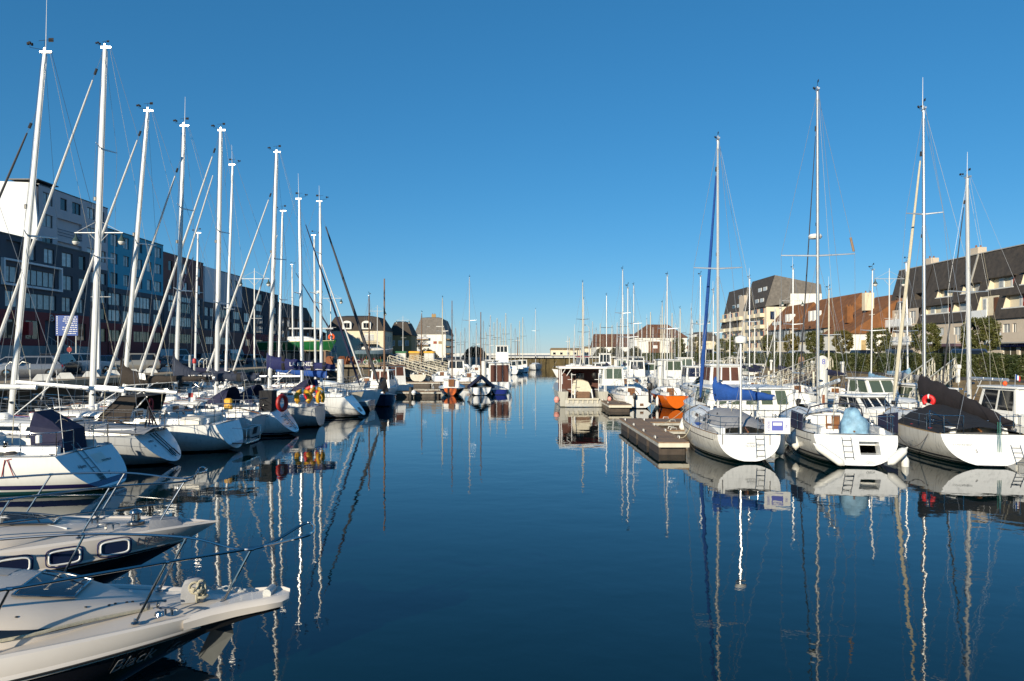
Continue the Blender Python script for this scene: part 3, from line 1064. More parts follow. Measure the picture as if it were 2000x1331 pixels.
def car(kind, colour, label, x, y, rz, z=2.3, group='cars parked on the quay'):
    key = (kind, colour)
    if key in CARP:
        o = copy_tree(CARP[key])
        o.location = (x, y, z); o.rotation_euler = (0, 0, rz)
        return tag(o, label, 'car', group)
    P = PROFILES[kind]
    root = thing('parked_car', label, 'car', (x, y, z), rz, group)
    L, W, H = P['L'], P['W'] / 2, P['H']
    f = L / 2
    st = [(-f, .42, P['belt'] * .82, .86), (-f + .08, .30, P['belt'] * .97, .95), (-f + .5, .22, P['belt'], 1.), (-.6, .2, P['belt'] * 1.0, 1.), (.4, .2, P['belt'] * .99, 1.),
          (P['g1'] - .05, .2, P['belt'] * .98, 1.), (P['g1'] + .25, .2, P['hood'], .99), (f - .35, .22, P['hood'] * .94, .96), (f - .08, .28, P['nose'] + .08, .88), (f, .38, P['nose'], .78)]
    rr = []
    for xx, zl, zt, k in st:
        ww = W * k
        rr.append([(xx, -ww * .9, zl), (xx, -ww, zl + .12), (xx, -ww, lerp(zl, zt, .62)), (xx, -ww * .95, zt - .04), (xx, -ww * .84, zt), (xx, ww * .84, zt), (xx, ww * .95, zt - .04), (xx, ww, lerp(zl, zt, .62)), (xx, ww, zl + .12), (xx, ww * .9, zl)])
    MB().loft(rr).build('body', 'car_' + colour, root, ang=38)
    zb, zt = P['belt'] - .03, H - .05
    wb, wt = W * .95, W * .78
    a = [(P['g0'], -wb * .93, zb), (P['g1'], -wb * .93, zb), (P['g1'], wb * .93, zb), (P['g0'], wb * .93, zb)]
    b = [(P['r0'], -wt, zt), (P['r1'], -wt, zt), (P['r1'], wt, zt), (P['r0'], wt, zt)]
    A, Bv = [Vector(v) for v in a], [Vector(v) for v in b]
    cab = MB().loft([a, b]).build('cabin', 'car_' + colour, root, ang=25)
    face_panes(cab, (A[1], A[2], Bv[2], Bv[1]), 1, .05, .06, 'glass_dark', .005, 'windscreen', 0)
    face_panes(cab, (A[3], A[0], Bv[0], Bv[3]), 1, .08, .12, 'glass_dark', .005, 'rear_window', 0)
    ns = 1 if kind == 'van' else 2
    for q in ((A[0], A[1], Bv[1], Bv[0]), (A[2], A[3], Bv[3], Bv[2])):
        if kind == 'van':
            q = (q[0].lerp(q[1], .62 if q[0].y < 0 else 0), q[1] if q[0].y < 0 else q[0].lerp(q[1], .38), q[2] if q[0].y < 0 else q[3].lerp(q[2], .38), q[3].lerp(q[2], .62) if q[0].y < 0 else q[3])
        face_panes(cab, q, ns, .05, .09, 'glass_dark', .005, 'side_window', .03)
    MB().bbox(P['r0'] - .04, P['r1'] + .03, -wt - .02, wt + .02, zt - .01, H, .04).build('roof', 'car_' + colour, root)
    wm, rm = shared('wheel', wheel_mesh), shared('rim', rim_mesh)
    for sx in (-f + .78, f - .82):
        for sy in (1, -1):
            o = put('wheel', wm, root, (sx, sy * (W - .09), .31))
            o.rotation_euler = (R(-90 * sy), 0, 0)
            put('rim', rm, o)
    for sy in (1, -1):
        MB().bbox(f - .3, f - .02, sy * W * .62 - .16, sy * W * .62 + .16, P['nose'] - .02, P['nose'] + .12, .03).build('headlight', 'lamp_clear', root)
        MB().bbox(-f - .01, -f + .2, sy * W * .74 - .12, sy * W * .74 + .12, P['belt'] * .72, P['belt'] * .95, .02).build('tail_light', 'lamp_red', root)
        MB().bbox(P['g1'] - .45, P['g1'] - .25, sy * (W + .1) - .08, sy * (W + .1) + .08, P['belt'], P['belt'] + .14, .02).build('door_mirror', 'black_plastic', root)
    MB().box(f - .06, f + .012, -.5, .5, .3, .46).build('grille', 'black_plastic', root)
    for sx in (f - .02, -f + .02):
        MB().box(sx - .03, sx + .03, -.26, .26, .46 if sx > 0 else .62, .57 if sx > 0 else .73).build('number_plate', 'white_plastic', root)
    CARP[key] = root
    return root

# ------------------------------------------------------------------ street furniture
LAMPP = []
defm('lamp_post_paint', (.55, .56, .56), .45, metal=.2, var=.1)
defm('lamp_globe', (.75, .74, .70), .25)
def lamp_post(label, x, y, z=2.3, H=10.9, rz=0.):
    if LAMPP:
        o = copy_tree(LAMPP[0]); o.location = (x, y, z); o.rotation_euler = (0, 0, rz)
        return tag(o, label, 'lamp post', 'double-armed lamp posts along the quays')
    root = thing('street_lamp', label, 'lamp post', (x, y, z), rz, 'double-armed lamp posts along the quays')
    LAMPP.append(root)
    MB().lathe([(.17, 0), (.17, .5), (.12, .6), (.10, 5), (.07, H), (.05, H + .7), (.03, H + 1.3), (.0, H + 1.32)], 10).build('pole', 'lamp_post_paint', root)
    MB().tube([(-1.85, 0, H), (1.85, 0, H)], .04, 6).build('crossarm', 'lamp_post_paint', root)
    for sd in (1, -1):
        MB().tube([(0, 0, H + .95), (sd * 1.7, 0, H + .05)], .016, 5).build('stay', 'lamp_post_paint', root)
        MB().tube([(sd * .06, 0, H - .8), (sd * .3, 0, H - .5), (sd * .7, 0, H - .08)], .025, 5).build('brace', 'lamp_post_paint', root)
        o = MB().lathe([(.03, 0), (.05, -.15), (.09, -.3), (.16, -.42), (.27, -.62), (.29, -.66), (.2, -.66)], 14, (sd * 1.75, 0, H)).build('lantern', 'paint_green' if False else 'canvas_green', root)
        MB().lathe([(.24, -.64), (.26, -.72), (.2, -.86), (.09, -.94), (.0, -.95)], 14, (sd * 1.75, 0, H)).build('globe', 'lamp_globe', o)
    MB().tube([(-.6, 0, 6.0), (.9, 0, 6.0)], .03, 5).build('banner_arm', 'lamp_post_paint', root)
    return root

def gangway(label, a, b, w=1.3, m='cream_metal', hgt=1.15, n=12, group='gangways down to the pontoons'):
    """truss footbridge from a (quay) down to b (pontoon)"""
    a, b = Vector(a), Vector(b)
    root = thing('gangway', label, 'gangway', tuple(a), 0, group)
    d = b - a
    s = Vector((-d.y, d.x, 0)).normalized() * (w / 2)
    up = Vector((0, 0, hgt))
    for sg in (1, -1):
        o = s * sg
        MB().tube([o, d + o], .07, 4).build('bottom_chord', m, root)
        MB().tube([o + up, d + o + up], .045, 6).build('handrail', m, root)
        for k in (.33, .66):
            MB().tube([o + up * k, d + o + up * k], .025, 5).build('middle_rail', m, root)
        for i in range(n + 1):
            p = d * (i / n) + o
            MB().tube([p, p + up], .032, 4).build('post', m, root)
            if i < n:
                p2 = d * ((i + 1) / n) + o
                q = (p, p2 + up) if i % 2 else (p + up, p2)
                MB().tube(q, .022, 4).build('diagonal_brace', m, root)
        e = d + o
        MB().tube([e + up, e + up + d.normalized() * .5 - up * .35, e + up * .1 + d.normalized() * .55], .045, 6).build('end_hoop', m, root)
        MB().tube([o + up, o + up - d.normalized() * .5 - up * .35, o + up * .1 - d.normalized() * .55], .045, 6).build('end_hoop', m, root)
    mb = MB()
    mb.add([s * .95 + Vector((0, 0, .05)), -s * .95 + Vector((0, 0, .05)), d - s * .95 + Vector((0, 0, .05)), d + s * .95 + Vector((0, 0, .05)), s * .95, -s * .95, d - s * .95, d + s * .95], [(0, 3, 2, 1), (4, 5, 6, 7), (0, 4, 7, 3), (1, 2, 6, 5)])
    mb.build('walkway', 'teak', root)
    return root

def pile(label, x, y, top, r=.23, m='pile_white', cap=True, bot=-1.5):
    root = thing('mooring_pile', label, 'pile', (x, y, 0), 0, 'piles holding the pontoons')
    MB().lathe([(r, bot), (r, top - .06), (r * 1.06, top - .05), (r * 1.06, top), (r * .9, top + .03)], 16).build('shaft', m, root)
    return root

def pontoon(label, x0, x1, y0, y1, z=.5, along='y', planks=True, m='plank_brown', finger=False, edge=.12):
    """floating pontoon: floats, edge beams, deck boards one by one across"""
    root = thing('pontoon', label, 'pontoon', ((x0 + x1) / 2, (y0 + y1) / 2, 0))
    hx, hy = (x1 - x0) / 2, (y1 - y0) / 2
    ln = hy * 2 if along == 'y' else hx * 2
    wd = hx if along == 'y' else hy
    def bx(a0, a1, b0, b1, z0, z1, e=.0):
        mb = MB()
        q = (b0, b1, a0, a1) if along == 'y' else (a0, a1, b0, b1)
        return mb.bbox(*q, z0, z1, e) if e else mb.box(*q, z0, z1)
    nf = max(1, round(ln / 2.6))
    for i in range(nf):
        c = -ln / 2 + ln * (i + .5) / nf
        bx(c - ln / nf * .42, c + ln / nf * .42, -wd * .93, wd * .93, -.4, z - .16, .06).build('float', 'float_brown', root)
    for sg in (1, -1):
        bx(-ln / 2, ln / 2, sg * wd - .05, sg * wd + .05, z - .17, z - .06).build('edge_beam', 'aluminium_plate', root)
        bx(-ln / 2, ln / 2, sg * (wd - .07) - .09, sg * (wd - .07) + .09, z - .055, z + .012).build('edge_board', m, root)
        bx(sg * ln / 2 - .05, sg * ln / 2 + .05, -wd - .02, wd + .02, z - .2, z - .04).build('end_beam', 'cream_metal', root)
    if planks:
        k = int(ln / .145)
        me = bx(-.068, .068, -wd + .17, wd - .17, z - .06, z).mesh('plank', m)
        for i in range(k):
            c = -ln / 2 + ln * (i + .5) / k
            put('plank', me, root, (0, c, random.uniform(-.004, .004)) if along == 'y' else (c, 0, random.uniform(-.004, .004)))
    else:
        bx(-ln / 2 + .02, ln / 2 - .02, -wd + .17, wd - .17, z - .06, z).build('deck', m, root)
    nc = max(2, int(ln / 2.4))
    for i in range(nc):
        c = -ln / 2 + ln * (i + .5) / nc
        for sg in ((1, -1)):
            cb = sg * (wd - .09)
            p = [(c - .14, cb, z + .01), (c - .12, cb, z + .1), (c + .12, cb, z + .1), (c + .14, cb, z + .01)]
            if along == 'y': p = [(q[1], q[0], q[2]) for q in p]
            MB().tube(p, .02, 5).build('mooring_cleat', 'galvanised', root)
    return root
defm('pile_white', (.66, .66, .63), .45, var=.1, streak=.3)
defm('pile_dark', (.05, .045, .04), .7, var=.3, streak=.2)
defm('plank_brown', (.22, .145, .09), .75, var=.3, sc=7, bump=.004, rnd=.12)
defm('float_brown', (.06, .045, .035), .55, var=.35, sc=2, streak=.35)
# ------------------------------------------------------------------ water and land
def water_mat():
    m = bpy.data.materials.new('harbour_water')
    m.use_nodes = True
    N, L = m.node_tree.nodes, m.node_tree.links
    b = N['Principled BSDF']
    b.inputs['Base Color'].default_value = (.0003, .011, .0125, 1)
    b.inputs['Roughness'].default_value = .015
    b.inputs['IOR'].default_value = 1.45
    g = N.new('ShaderNodeNewGeometry')
    hs = []
    for sc, dist, det, stretch in ((.55, .009, 2, (1, 1.4, 1)), (2.3, .0024, 3, (1, 1.25, 1)), (11., .0003, 2, (1, 1, 1))):
        mp = N.new('ShaderNodeMapping'); mp.inputs['Scale'].default_value = stretch
        mp.inputs['Rotation'].default_value = (0, 0, R(17 * sc))
        L.new(g.outputs['Position'], mp.inputs[0])
        nz = N.new('ShaderNodeTexNoise'); nz.inputs['Scale'].default_value = sc; nz.inputs['Detail'].default_value = det
        nz.inputs['Roughness'].default_value = .45
        L.new(mp.outputs[0], nz.inputs['Vector'])
        mu = N.new('ShaderNodeMath'); mu.operation = 'MULTIPLY'; mu.inputs[1].default_value = dist
        L.new(nz.outputs['Fac'], mu.inputs[0]); hs.append(mu.outputs[0])
    # calmer and more ruffled patches
    big = N.new('ShaderNodeTexNoise'); big.inputs['Scale'].default_value = .07
    L.new(g.outputs['Position'], big.inputs['Vector'])
    mr = N.new('ShaderNodeMapRange'); mr.inputs[1].default_value = .35; mr.inputs[2].default_value = .7; mr.inputs[3].default_value = .5; mr.inputs[4].default_value = 1.4
    L.new(big.outputs['Fac'], mr.inputs[0])
    a = N.new('ShaderNodeMath'); L.new(hs[0], a.inputs[0]); L.new(hs[1], a.inputs[1])
    a2 = N.new('ShaderNodeMath'); L.new(a.outputs[0], a2.inputs[0]); L.new(hs[2], a2.inputs[1])
    a3 = N.new('ShaderNodeMath'); a3.operation = 'MULTIPLY'; L.new(a2.outputs[0], a3.inputs[0]); L.new(mr.outputs[0], a3.inputs[1])
    bp = N.new('ShaderNodeBump'); bp.inputs['Strength'].default_value = 1; bp.inputs['Distance'].default_value = 1
    L.new(a3.outputs[0], bp.inputs['Height'])
    L.new(bp.outputs[0], b.inputs['Normal'])
    return m
MT['water'] = water_mat()
def sheet(name, x0, x1, y0, y1, z, m):
    return tag(MB().quad((x0, y0, z), (x1, y0, z), (x1, y1, z), (x0, y1, z)).build(name, m, smooth=False), kind='structure')
sheet('water', -3500, 3500, -60, 7000, 0, 'water')

defm('asphalt', (.055, .055, .057), .9, var=.25, sc=.6, bump=.004, bsc=30)
defm('quay_sand', (.42, .31, .19), .9, var=.25, sc=.8, bump=.01, bsc=12)
defm('quay_wall', (.085, .075, .058), .85, var=.45, sc=.7, bump=.03, bsc=3, streak=.4)
defm('coping', (.30, .25, .17), .85, var=.25, sc=1.2, bump=.01, bsc=8, rnd=.12)
defm('wall_sand', (.20, .135, .07), .9, var=.4, sc=.8, bump=.03, bsc=4, streak=.35)
defm('wall_algae', (.105, .078, .030), .9, var=.5, sc=.5, bump=.03, bsc=3, streak=.5)
defm('bank_soil', (.21, .15, .075), .95, var=.4, sc=1.5, bump=.03, bsc=8)
defm('concrete', (.34, .33, .31), .85, var=.18, sc=1.2, bump=.005, streak=.15)
defm('concrete_pale', (.62, .62, .60), .8, var=.15, sc=2, streak=.15)

def prism(name, pts, z0, z1, m, kind='structure'):
    n = len(pts)
    mb = MB()
    top = [(x, y, z1) for x, y in pts]; bot = [(x, y, z0) for x, y in pts]
    mb.poly(top)
    for i in range(n):
        j = (i + 1) % n
        mb.quad(bot[i], bot[j], top[j], top[i])
    return tag(mb.build(name, m, smooth=False), kind=kind)

QZ = 2.3
# left quay: deck, wall with coping stones; it steps out towards the channel beyond Y = 104
prism('quay_ground', [(-400, -40), (-28.6, -40), (-28.6, 104.6), (-19.6, 104.6), (-19.6, 330), (-400, 330)], -2, QZ - .02, 'asphalt')
sheet('quay_edge_strip', -31.4, -28.9, -40, 103, QZ - .012, 'quay_sand')
sheet('quay_edge_strip', -30, -20.5, 105, 200, QZ - .012, 'quay_sand')
def seawall(label, p, q, nrm, top, m, cap='coping', th=.6, step=2.0, over=.1):
    """stone quay wall from p to q (2-D) with coping stones laid one by one"""
    p, q, n = Vector((*p, 0)), Vector((*q, 0)), Vector((*nrm, 0))
    root = thing('quay_wall', label, 'quay wall', tuple(p))
    d = q - p
    ln = d.length; u = d / ln
    mb = MB()
    rows = 5
    for r in range(rows):
        z0 = lerp(-1.5, top - .32, r / rows); z1 = lerp(-1.5, top - .32, (r + 1) / rows)
        o = n * (.0 - .05 * r)
        a, b = o, d + o
        c, e = o - n * th, d + o - n * th
        mb.add([(a.x, a.y, z0), (b.x, b.y, z0), (b.x, b.y, z1 - .02), (a.x, a.y, z1 - .02), (c.x, c.y, z0), (e.x, e.y, z0), (e.x, e.y, z1 - .02), (c.x, c.y, z1 - .02)],
               [(0, 1, 2, 3), (3, 2, 6, 7), (4, 7, 6, 5), (0, 4, 5, 1), (0, 3, 7, 4), (1, 5, 6, 2)])
    mb.build('wall', m, root, smooth=False)
    k = max(1, int(ln / step))
    w = ln / k
    sm = MB().bbox(.012, w - .012, -.75, .0 + over, top - .32, top + .02, .02).mesh('coping_stone', cap, False)
    rz = math.atan2(u.y, u.x)
    for i in range(k):
        put('coping_stone', sm, root, tuple(u * (w * i) + Vector((0, 0, random.uniform(-.006, .006)))), rz + (0 if n.dot(Vector((-u.y, u.x, 0))) > 0 else 0))
    return root
seawall('dark stone quay wall behind the left row of sailboats', (-28, -40), (-28, 104), (1, 0), QZ, 'quay_wall')
seawall('short return of the dark quay wall below the bicycles', (-28, 104), (-19, 104), (0, -1), QZ, 'quay_wall')
seawall('dark stone quay wall running back to the white gabled block', (-19, 104), (-19, 330), (1, 0), QZ, 'quay_wall')

# right quay: street, planted bank above a stone wall
prism('quay_street', [(31.2, -40), (400, -40), (400, 330), (31.2, 330)], -2, QZ, 'asphalt')
mb = MB()
for i in range(37):
    pass
bank = MB()
rows = []
for i in range(75):
    y = -40 + i * 5
    rows.append([(29.2, y, -1), (29.2, y, 1.25), (29.5, y, 1.32), (30.2, y, 1.62 + .06 * math.sin(i * 1.9)), (31.3, y, 2.2 + .05 * math.sin(i * 2.7)), (32.2, y, 2.34)])
tag(bank.loft(rows, closed=False).build('bank', 'bank_soil'), kind='structure')
seawall('sandy stone quay wall under the hedge on the right bank', (29, 330), (29, -40), (-1, 0), 1.3, 'wall_sand', 'wall_sand')
# far end of the basin
seawall('low algae stained wall closing the far end of the basin', (-6, 187), (27, 187), (0, -1), 3.1, 'wall_algae', 'concrete_pale', step=3)
prism('far_quay_ground', [(-6, 187.7), (400, 187.7), (400, 420), (-6, 420)], -2, 2.9, 'concrete')
prism('pier', [(-19, 331), (-2, 331), (-2, 420), (-19, 420)], -2, 2.6, 'concrete')
# far shore: a long low breakwater on the horizon
o = MB().box(-500, 500, 1500, 1520, -1, 3.4).build('breakwater', 'concrete_pale', smooth=False)
tag(o, kind='structure')

# ------------------------------------------------------------------ buildings
ROT = {'E': (Vector((0, 1, 0)), Vector((1, 0, 0)), 90), 'W': (Vector((0, -1, 0)), Vector((-1, 0, 0)), -90), 'S': (Vector((1, 0, 0)), Vector((0, -1, 0)), 0), 'N': (Vector((-1, 0, 0)), Vector((0, 1, 0)), 180)}
def window_meshes(w, h, n, fm, d=.07):
    key = ('win', round(w, 2), round(h, 2), n, fm)
    def mk():
        f = MB(); t = .06
        f.box(0, w, -.05, .03, 0, t).box(0, w, -.05, .03, h - t, h).box(0, t, -.05, .03, t, h - t).box(w - t, w, -.05, .03, t, h - t)
        for i in range(1, n):
            f.box(w * i / n - .03, w * i / n + .03, -.045, .03, t, h - t)
        return f.mesh('window', fm, False), MB().quad((.03, .0, .03), (w - .03, .0, .03), (w - .03, .0, h - .03), (.03, .0, h - .03)).mesh('pane', 'glass_window', False)
    return shared(key, mk)

def facade(root, face, O, W, H, rects, m, depth=.22, tilt=0., win=True, fm='frame_dark', glass=None, name='wall', lean=None, sub=True):
    """wall panel with real openings. O: bottom-left corner seen from outside; rects: (u0, u1, v0, v1, panes[, glass[, depth]])"""
    U, Nn, rz = ROT[face]
    tl = R(tilt)
    V = Vector((0, 0, 1)) * math.cos(tl) - Nn * math.sin(tl)
    Nt = Nn * math.cos(tl) + Vector((0, 0, 1)) * math.sin(tl)
    O = Vector(O)
    us = sorted({0, W, *[r[0] for r in rects], *[r[1] for r in rects]})
    vs = sorted({0, H, *[r[2] for r in rects], *[r[3] for r in rects]})
    mb = MB()
    def P(u, v, dd=0.): return O + U * u + V * v - Nt * dd
    for a, b in zip(us[:-1], us[1:]):
        if b - a < 1e-5: continue
        c = None
        for v0, v1 in zip(vs[:-1], vs[1:]):
            if v1 - v0 < 1e-5: continue
            mu, mv = (a + b) / 2, (v0 + v1) / 2
            if any(r[0] < mu < r[1] and r[2] < mv < r[3] for r in rects): continue
            mb.quad(P(a, v0), P(b, v0), P(b, v1), P(a, v1))
    for r in rects:
        u0, u1, v0, v1 = r[:4]
        dd = r[6] if len(r) > 6 else depth
        q = [(u0, v0), (u1, v0), (u1, v1), (u0, v1)]
        for i in range(4):
            a, b = q[i], q[(i + 1) % 4]
            mb.quad(P(*a), P(*b), P(*b, dd), P(*a, dd))
        if dd > depth + .2:
            mb.quad(P(u0, v0, dd), P(u1, v0, dd), P(u1, v1, dd), P(u0, v1, dd))
    wall = mb.build(name, m, root, smooth=False)
    inv = root.matrix_basis.inverted()
    wall.location = inv @ Vector((0, 0, 0))
    if win:
        for r in rects:
            u0, u1, v0, v1, n = r[:5]
            if n <= 0: continue
            g = (r[5] if len(r) > 5 else None) or glass
            dd = r[6] if len(r) > 6 else depth
            f, p = window_meshes(u1 - u0, v1 - v0, n, fm)
            o = put('window', f, root, tuple(inv @ P(u0, v0, dd - .06)))
            o.rotation_euler = (-tl, 0, R(rz))
            pn = put('pane', p, o)
            if g:
                pn.data = shared(('pane', g, p.name), lambda: with_mat(p, g))
    return wall
def with_mat(me, m):
    c = me.copy()
    c.materials[0] = MT[m]
    return c
def part_box(root, name, m, x0, x1, y0, y1, z0, z1):
    L = root.location
    return MB().box(x0 - L.x, x1 - L.x, y0 - L.y, y1 - L.y, z0 - L.z, z1 - L.z).build(name, m, root, smooth=False)
def part_mb(root, mb, name, m, smooth=False):
    L = root.location
    mb.v = [(x - L.x, y - L.y, z - L.z) for x, y, z in mb.v]
    return mb.build(name, m, root, smooth=smooth)

defm('frame_dark', (.03, .032, .036), .5)
defm('frame_white', (.72, .72, .70), .5)
defm('wall_charcoal', (.066, .078, .100), .8, var=.1, sc=.6, streak=.06)
defm('wall_redbrown', (.22, .034, .032), .8, var=.12, sc=.6)
defm('wall_maroon', (.17, .075, .065), .8, var=.12, sc=.6)
defm('wall_white', (.72, .74, .76), .8, var=.05, sc=.5, streak=.08)
defm('wall_palegrey', (.46, .47, .51), .8, var=.06, sc=.5, streak=.08)
defm('wall_blue', (.045, .33, .47), .75, var=.06, sc=.5)
defm('wall_navy', (.026, .034, .052), .8, var=.1, sc=.6)
defm('wall_brick', (.075, .040, .026), .85, var=.2, sc=2, bump=.01)
defm('wall_cream', (.68, .60, .45), .85, var=.08, sc=.7, streak=.1)
defm('wall_bright', (.74, .73, .68), .85, var=.05, sc=.6, streak=.08)
defm('wall_beige', (.54, .46, .37), .85, var=.08, sc=.7)
defm('wall_ochre', (.33, .22, .10), .85, var=.15, sc=.7)
defm('slate', (.060, .049, .040), .75, var=.4, sc=1.6, bump=.012, bsc=7, streak=.2)
defm('slate_grey', (.15, .135, .12), .8, var=.35, sc=1.4, bump=.012, bsc=7, streak=.15)
defm('tile_rust', (.20, .08, .026), .85, var=.4, sc=.9, bump=.02, bsc=6, streak=.25)
defm('tile_brown', (.13, .055, .026), .85, var=.35, sc=.9, bump=.02, bsc=6, streak=.2)
defm('roof_dark', (.045, .035, .028), .8, var=.3, sc=1.2, bump=.01, bsc=6)
defm('panel_red', (.28, .045, .025), .7, var=.15)
defm('awning_blue', (.02, .03, .19), .7, var=.1)
defm('awning_plum', (.10, .06, .08), .7, var=.15)

def Yl(px, X=-55.): return X * 1400. / (px - 1000.)
def cols(pxs, X, y0): return [(Yl(a, X) - y0, Yl(b, X) - y0) for a, b in pxs]
def grid(cs, rows):
    out = []
    for r in rows:
        for c in cs:
            n = max(1, round((c[1] - c[0]) / .95))
            out.append((c[0], c[1], r[0], r[1], n) + tuple(r[2:]))
    return out

# --- charcoal block with the house number, nearest on the left quay
b24 = thing('apartment_block', 'low charcoal and dark red block with white framed window bay, left edge', 'building', (-52, 50, QZ))
X, Y0, Y1 = -52., 50., 88.2
part_box(b24, 'core', 'wall_charcoal', -68, X - .3, Y0, Y1 - .02, QZ, 16.1)
part_box(b24, 'plinth', 'concrete', X - .29, X + .03, Y0, Y1, QZ, 4.78)
cg = cols([(-140, -95), (-70, -30), (5, 30), (50, 78), (150, 168)], X, Y0)
red = grid(cg, [(.7, 2.75, 'glass_shop')]) + [(Yl(88, X) - Y0, Yl(113, X) - Y0, .05, 2.85, 0, None, 1.6)]
facade(b24, 'E', (X, Y0, 4.8), Y1 - Y0, 3.7, red, 'wall_redbrown')
c1_ = cols([(-140, -95), (-70, -30), (10, 36), (50, 110), (121, 140), (150, 164)], X, Y0)
facade(b24, 'E', (X, Y0, 8.5), Y1 - Y0, 7.7, grid(c1_, [(.3, 2.0)]) + grid(cols([(-140, -95), (-70, -30), (6, 35), (50, 108), (121, 142), (154, 167)], X, Y0), [(2.85, 4.55)])
       + grid(cols([(-140, -95), (-70, -40), (55, 70), (86, 106), (121, 142), (154, 167)], X, Y0), [(5.55, 7.2)]) + [(Yl(12, X) - Y0, Yl(42, X) - Y0, 5.4, 7.2, 0, None, 1.4)], 'wall_charcoal')
part_box(b24, 'side_wall', 'wall_charcoal', -68, X, Y1, Y1 + .25, QZ, 16.2)
part_box(b24, 'parapet', 'frame_dark', -68, X + .06, Y0, Y1 + .3, 16.2, 16.36)
L0 = b24.location
fr = MB(); ya, yb = Yl(3, X), Yl(116, X)
for a in ((ya, yb, 11.0, 11.22), (ya, yb, 13.55, 13.75)): fr.box(X, X + .35, a[0], a[1], a[2], a[3])
for a in (ya, yb): fr.box(X, X + .349, a - .11, a + .11, 11.0, 13.75)
part_mb(b24, fr, 'window_bay_frame', 'wall_white')
part_box(b24, 'awning', 'paint_red', X + .0, X + 1.0, Yl(38, X), Yl(46, X), 5.9, 7.3)
o = MB().torus((.06, Yl(100, X) - 50, 7.95 - QZ), .33, .04, 'x', 22, 4).build('number_ring', 'letter_white', b24)
text('24', .42, 'letter_white', b24, (.05, Yl(100, X) - 50, 7.95 - QZ), (R(90), 0, R(90)))
# entrance steps and railings
def stairs(root, x0, x1, y0, y1, z0, z1, n=9, flip=False):
    mb = MB()
    for i in range(n):
        a, b = lerp(y0, y1, i / n), lerp(y0, y1, (i + 1) / n)
        mb.box(x0, x1, a, b, z0, lerp(z1, z0, i / n))
    part_mb(root, mb, 'steps', 'concrete')
    for xx in (x0, x1):
        r = MB()
        p = [(xx, y0, z1 + 1.0), (xx, y1, z0 + 1.0)]
        r.tube(p, .04, 5).tube([(xx, y0, z1 + .1), (xx, y1, z0 + .1)], .03, 5)
        for i in range(11):
            f = i / 10
            yy, zz = lerp(y0, y1, f), lerp(z1, z0, f)
            r.tube([(xx, yy, zz), (xx, yy, zz + 1.)], .022, 4)
        part_mb(root, r, 'railing', 'galvanised')
stairs(b24, X + .1, X + 1.9, 80.2, 86.5, QZ, 4.9)

# --- tall white block behind it
bw = thing('apartment_block', 'tall white apartment block with broad blank gable, above the charcoal block', 'building', (-55, 83, QZ))
X = -55.
part_box(bw, 'core', 'wall_palegrey', -71.7, X - .3, 83.3, 97.45, QZ, 23.4)
g = MB(); gy = 83.
g.poly([(-72, gy, 12), (X + .0, gy, 12), (X + 0, gy, 19.6), (X - .35, gy, 23.75), (-72, gy, 24.4)])
g.poly([(-72, gy + .28, 12), (X + .0, gy + .28, 12), (X, gy + .28, 19.6), (X - .35, gy + .28, 23.75), (-72, gy + .28, 24.4)][::-1])
g.quad((-72, gy, 24.4), (X - .35, gy, 23.75), (X - .35, gy + .28, 23.75), (-72, gy + .28, 24.4))
g.quad((X, gy, 12), (X, gy + .28, 12), (X, gy + .28, 19.6), (X, gy, 19.6)).quad((X, gy, 19.6), (X, gy + .28, 19.6), (X - .35, gy + .28, 23.75), (X - .35, gy, 23.75))
part_mb(bw, g, 'gable_wall', 'wall_white')
y0 = 83.28
cA = cols([(84, 103), (118, 131), (141, 158), (170, 185), (193, 204)], X, y0)
cB = cols([(82, 103), (170, 190), (195, 207)], X, y0)
lg = (Yl(112, X) - y0, Yl(160, X) - y0)
facade(bw, 'E', (X, y0, 15.2), 97.5 - y0, 8.4, grid(cA, [(6.3, 7.75)]) + grid(cB, [(3.7, 5.2), (1.0, 2.5)]) + [(lg[0], lg[1], 3.0, 5.2, 0, None, 1.5), (lg[0], lg[1], .2, 2.4, 0, None, 1.5)], 'wall_palegrey')  # white front like the gable; its shade is put into the pale grey
for zz in (18.25, 15.45):
    r = MB()
    for k in (0, .35, .7): r.tube([(X + .02, lg[0] + y0, zz + k + .1), (X + .02, lg[1] + y0, zz + k + .1)], .03, 4)
    part_mb(bw, r, 'balcony_rail', 'frame_dark')
    part_box(bw, 'balcony_window', 'glass_dark', X - 1.48, X - 1.42, lg[0] + y0 + 1.2, lg[0] + y0 + 3.4, zz, zz + 1.6)
y0 = 88.3
cC = cols([(174, 187), (197, 207)], X, y0)
facade(bw, 'E', (X, y0, 8.1), 97.5 - y0, 7.1, grid(cC, [(.4, 1.9), (2.6, 4.3), (5.1, 6.6)]), 'wall_charcoal')
facade(bw, 'E', (X, y0, QZ), 97.5 - y0, 5.8, grid(cC, [(3.2, 5.0, 'glass_gold')]) + [(Yl(176, X) - y0 - 2., Yl(176, X) - y0 - .3, .5, 5.0, 0, None, 1.2)], 'wall_redbrown')
part_box(bw, 'parapet', 'frame_dark', -72, X + .05, 83.3, 97.5, 23.6, 23.72)
part_box(bw, 'roof_slab', 'frame_dark', X - 3, X + .3, 82.6, 86.5, 24.0, 24.12)
text('2', .5, 'letter_white', bw, (.03, Yl(181, X) - 83 - .9, 7.45 - QZ), (R(90), 0, R(90)))

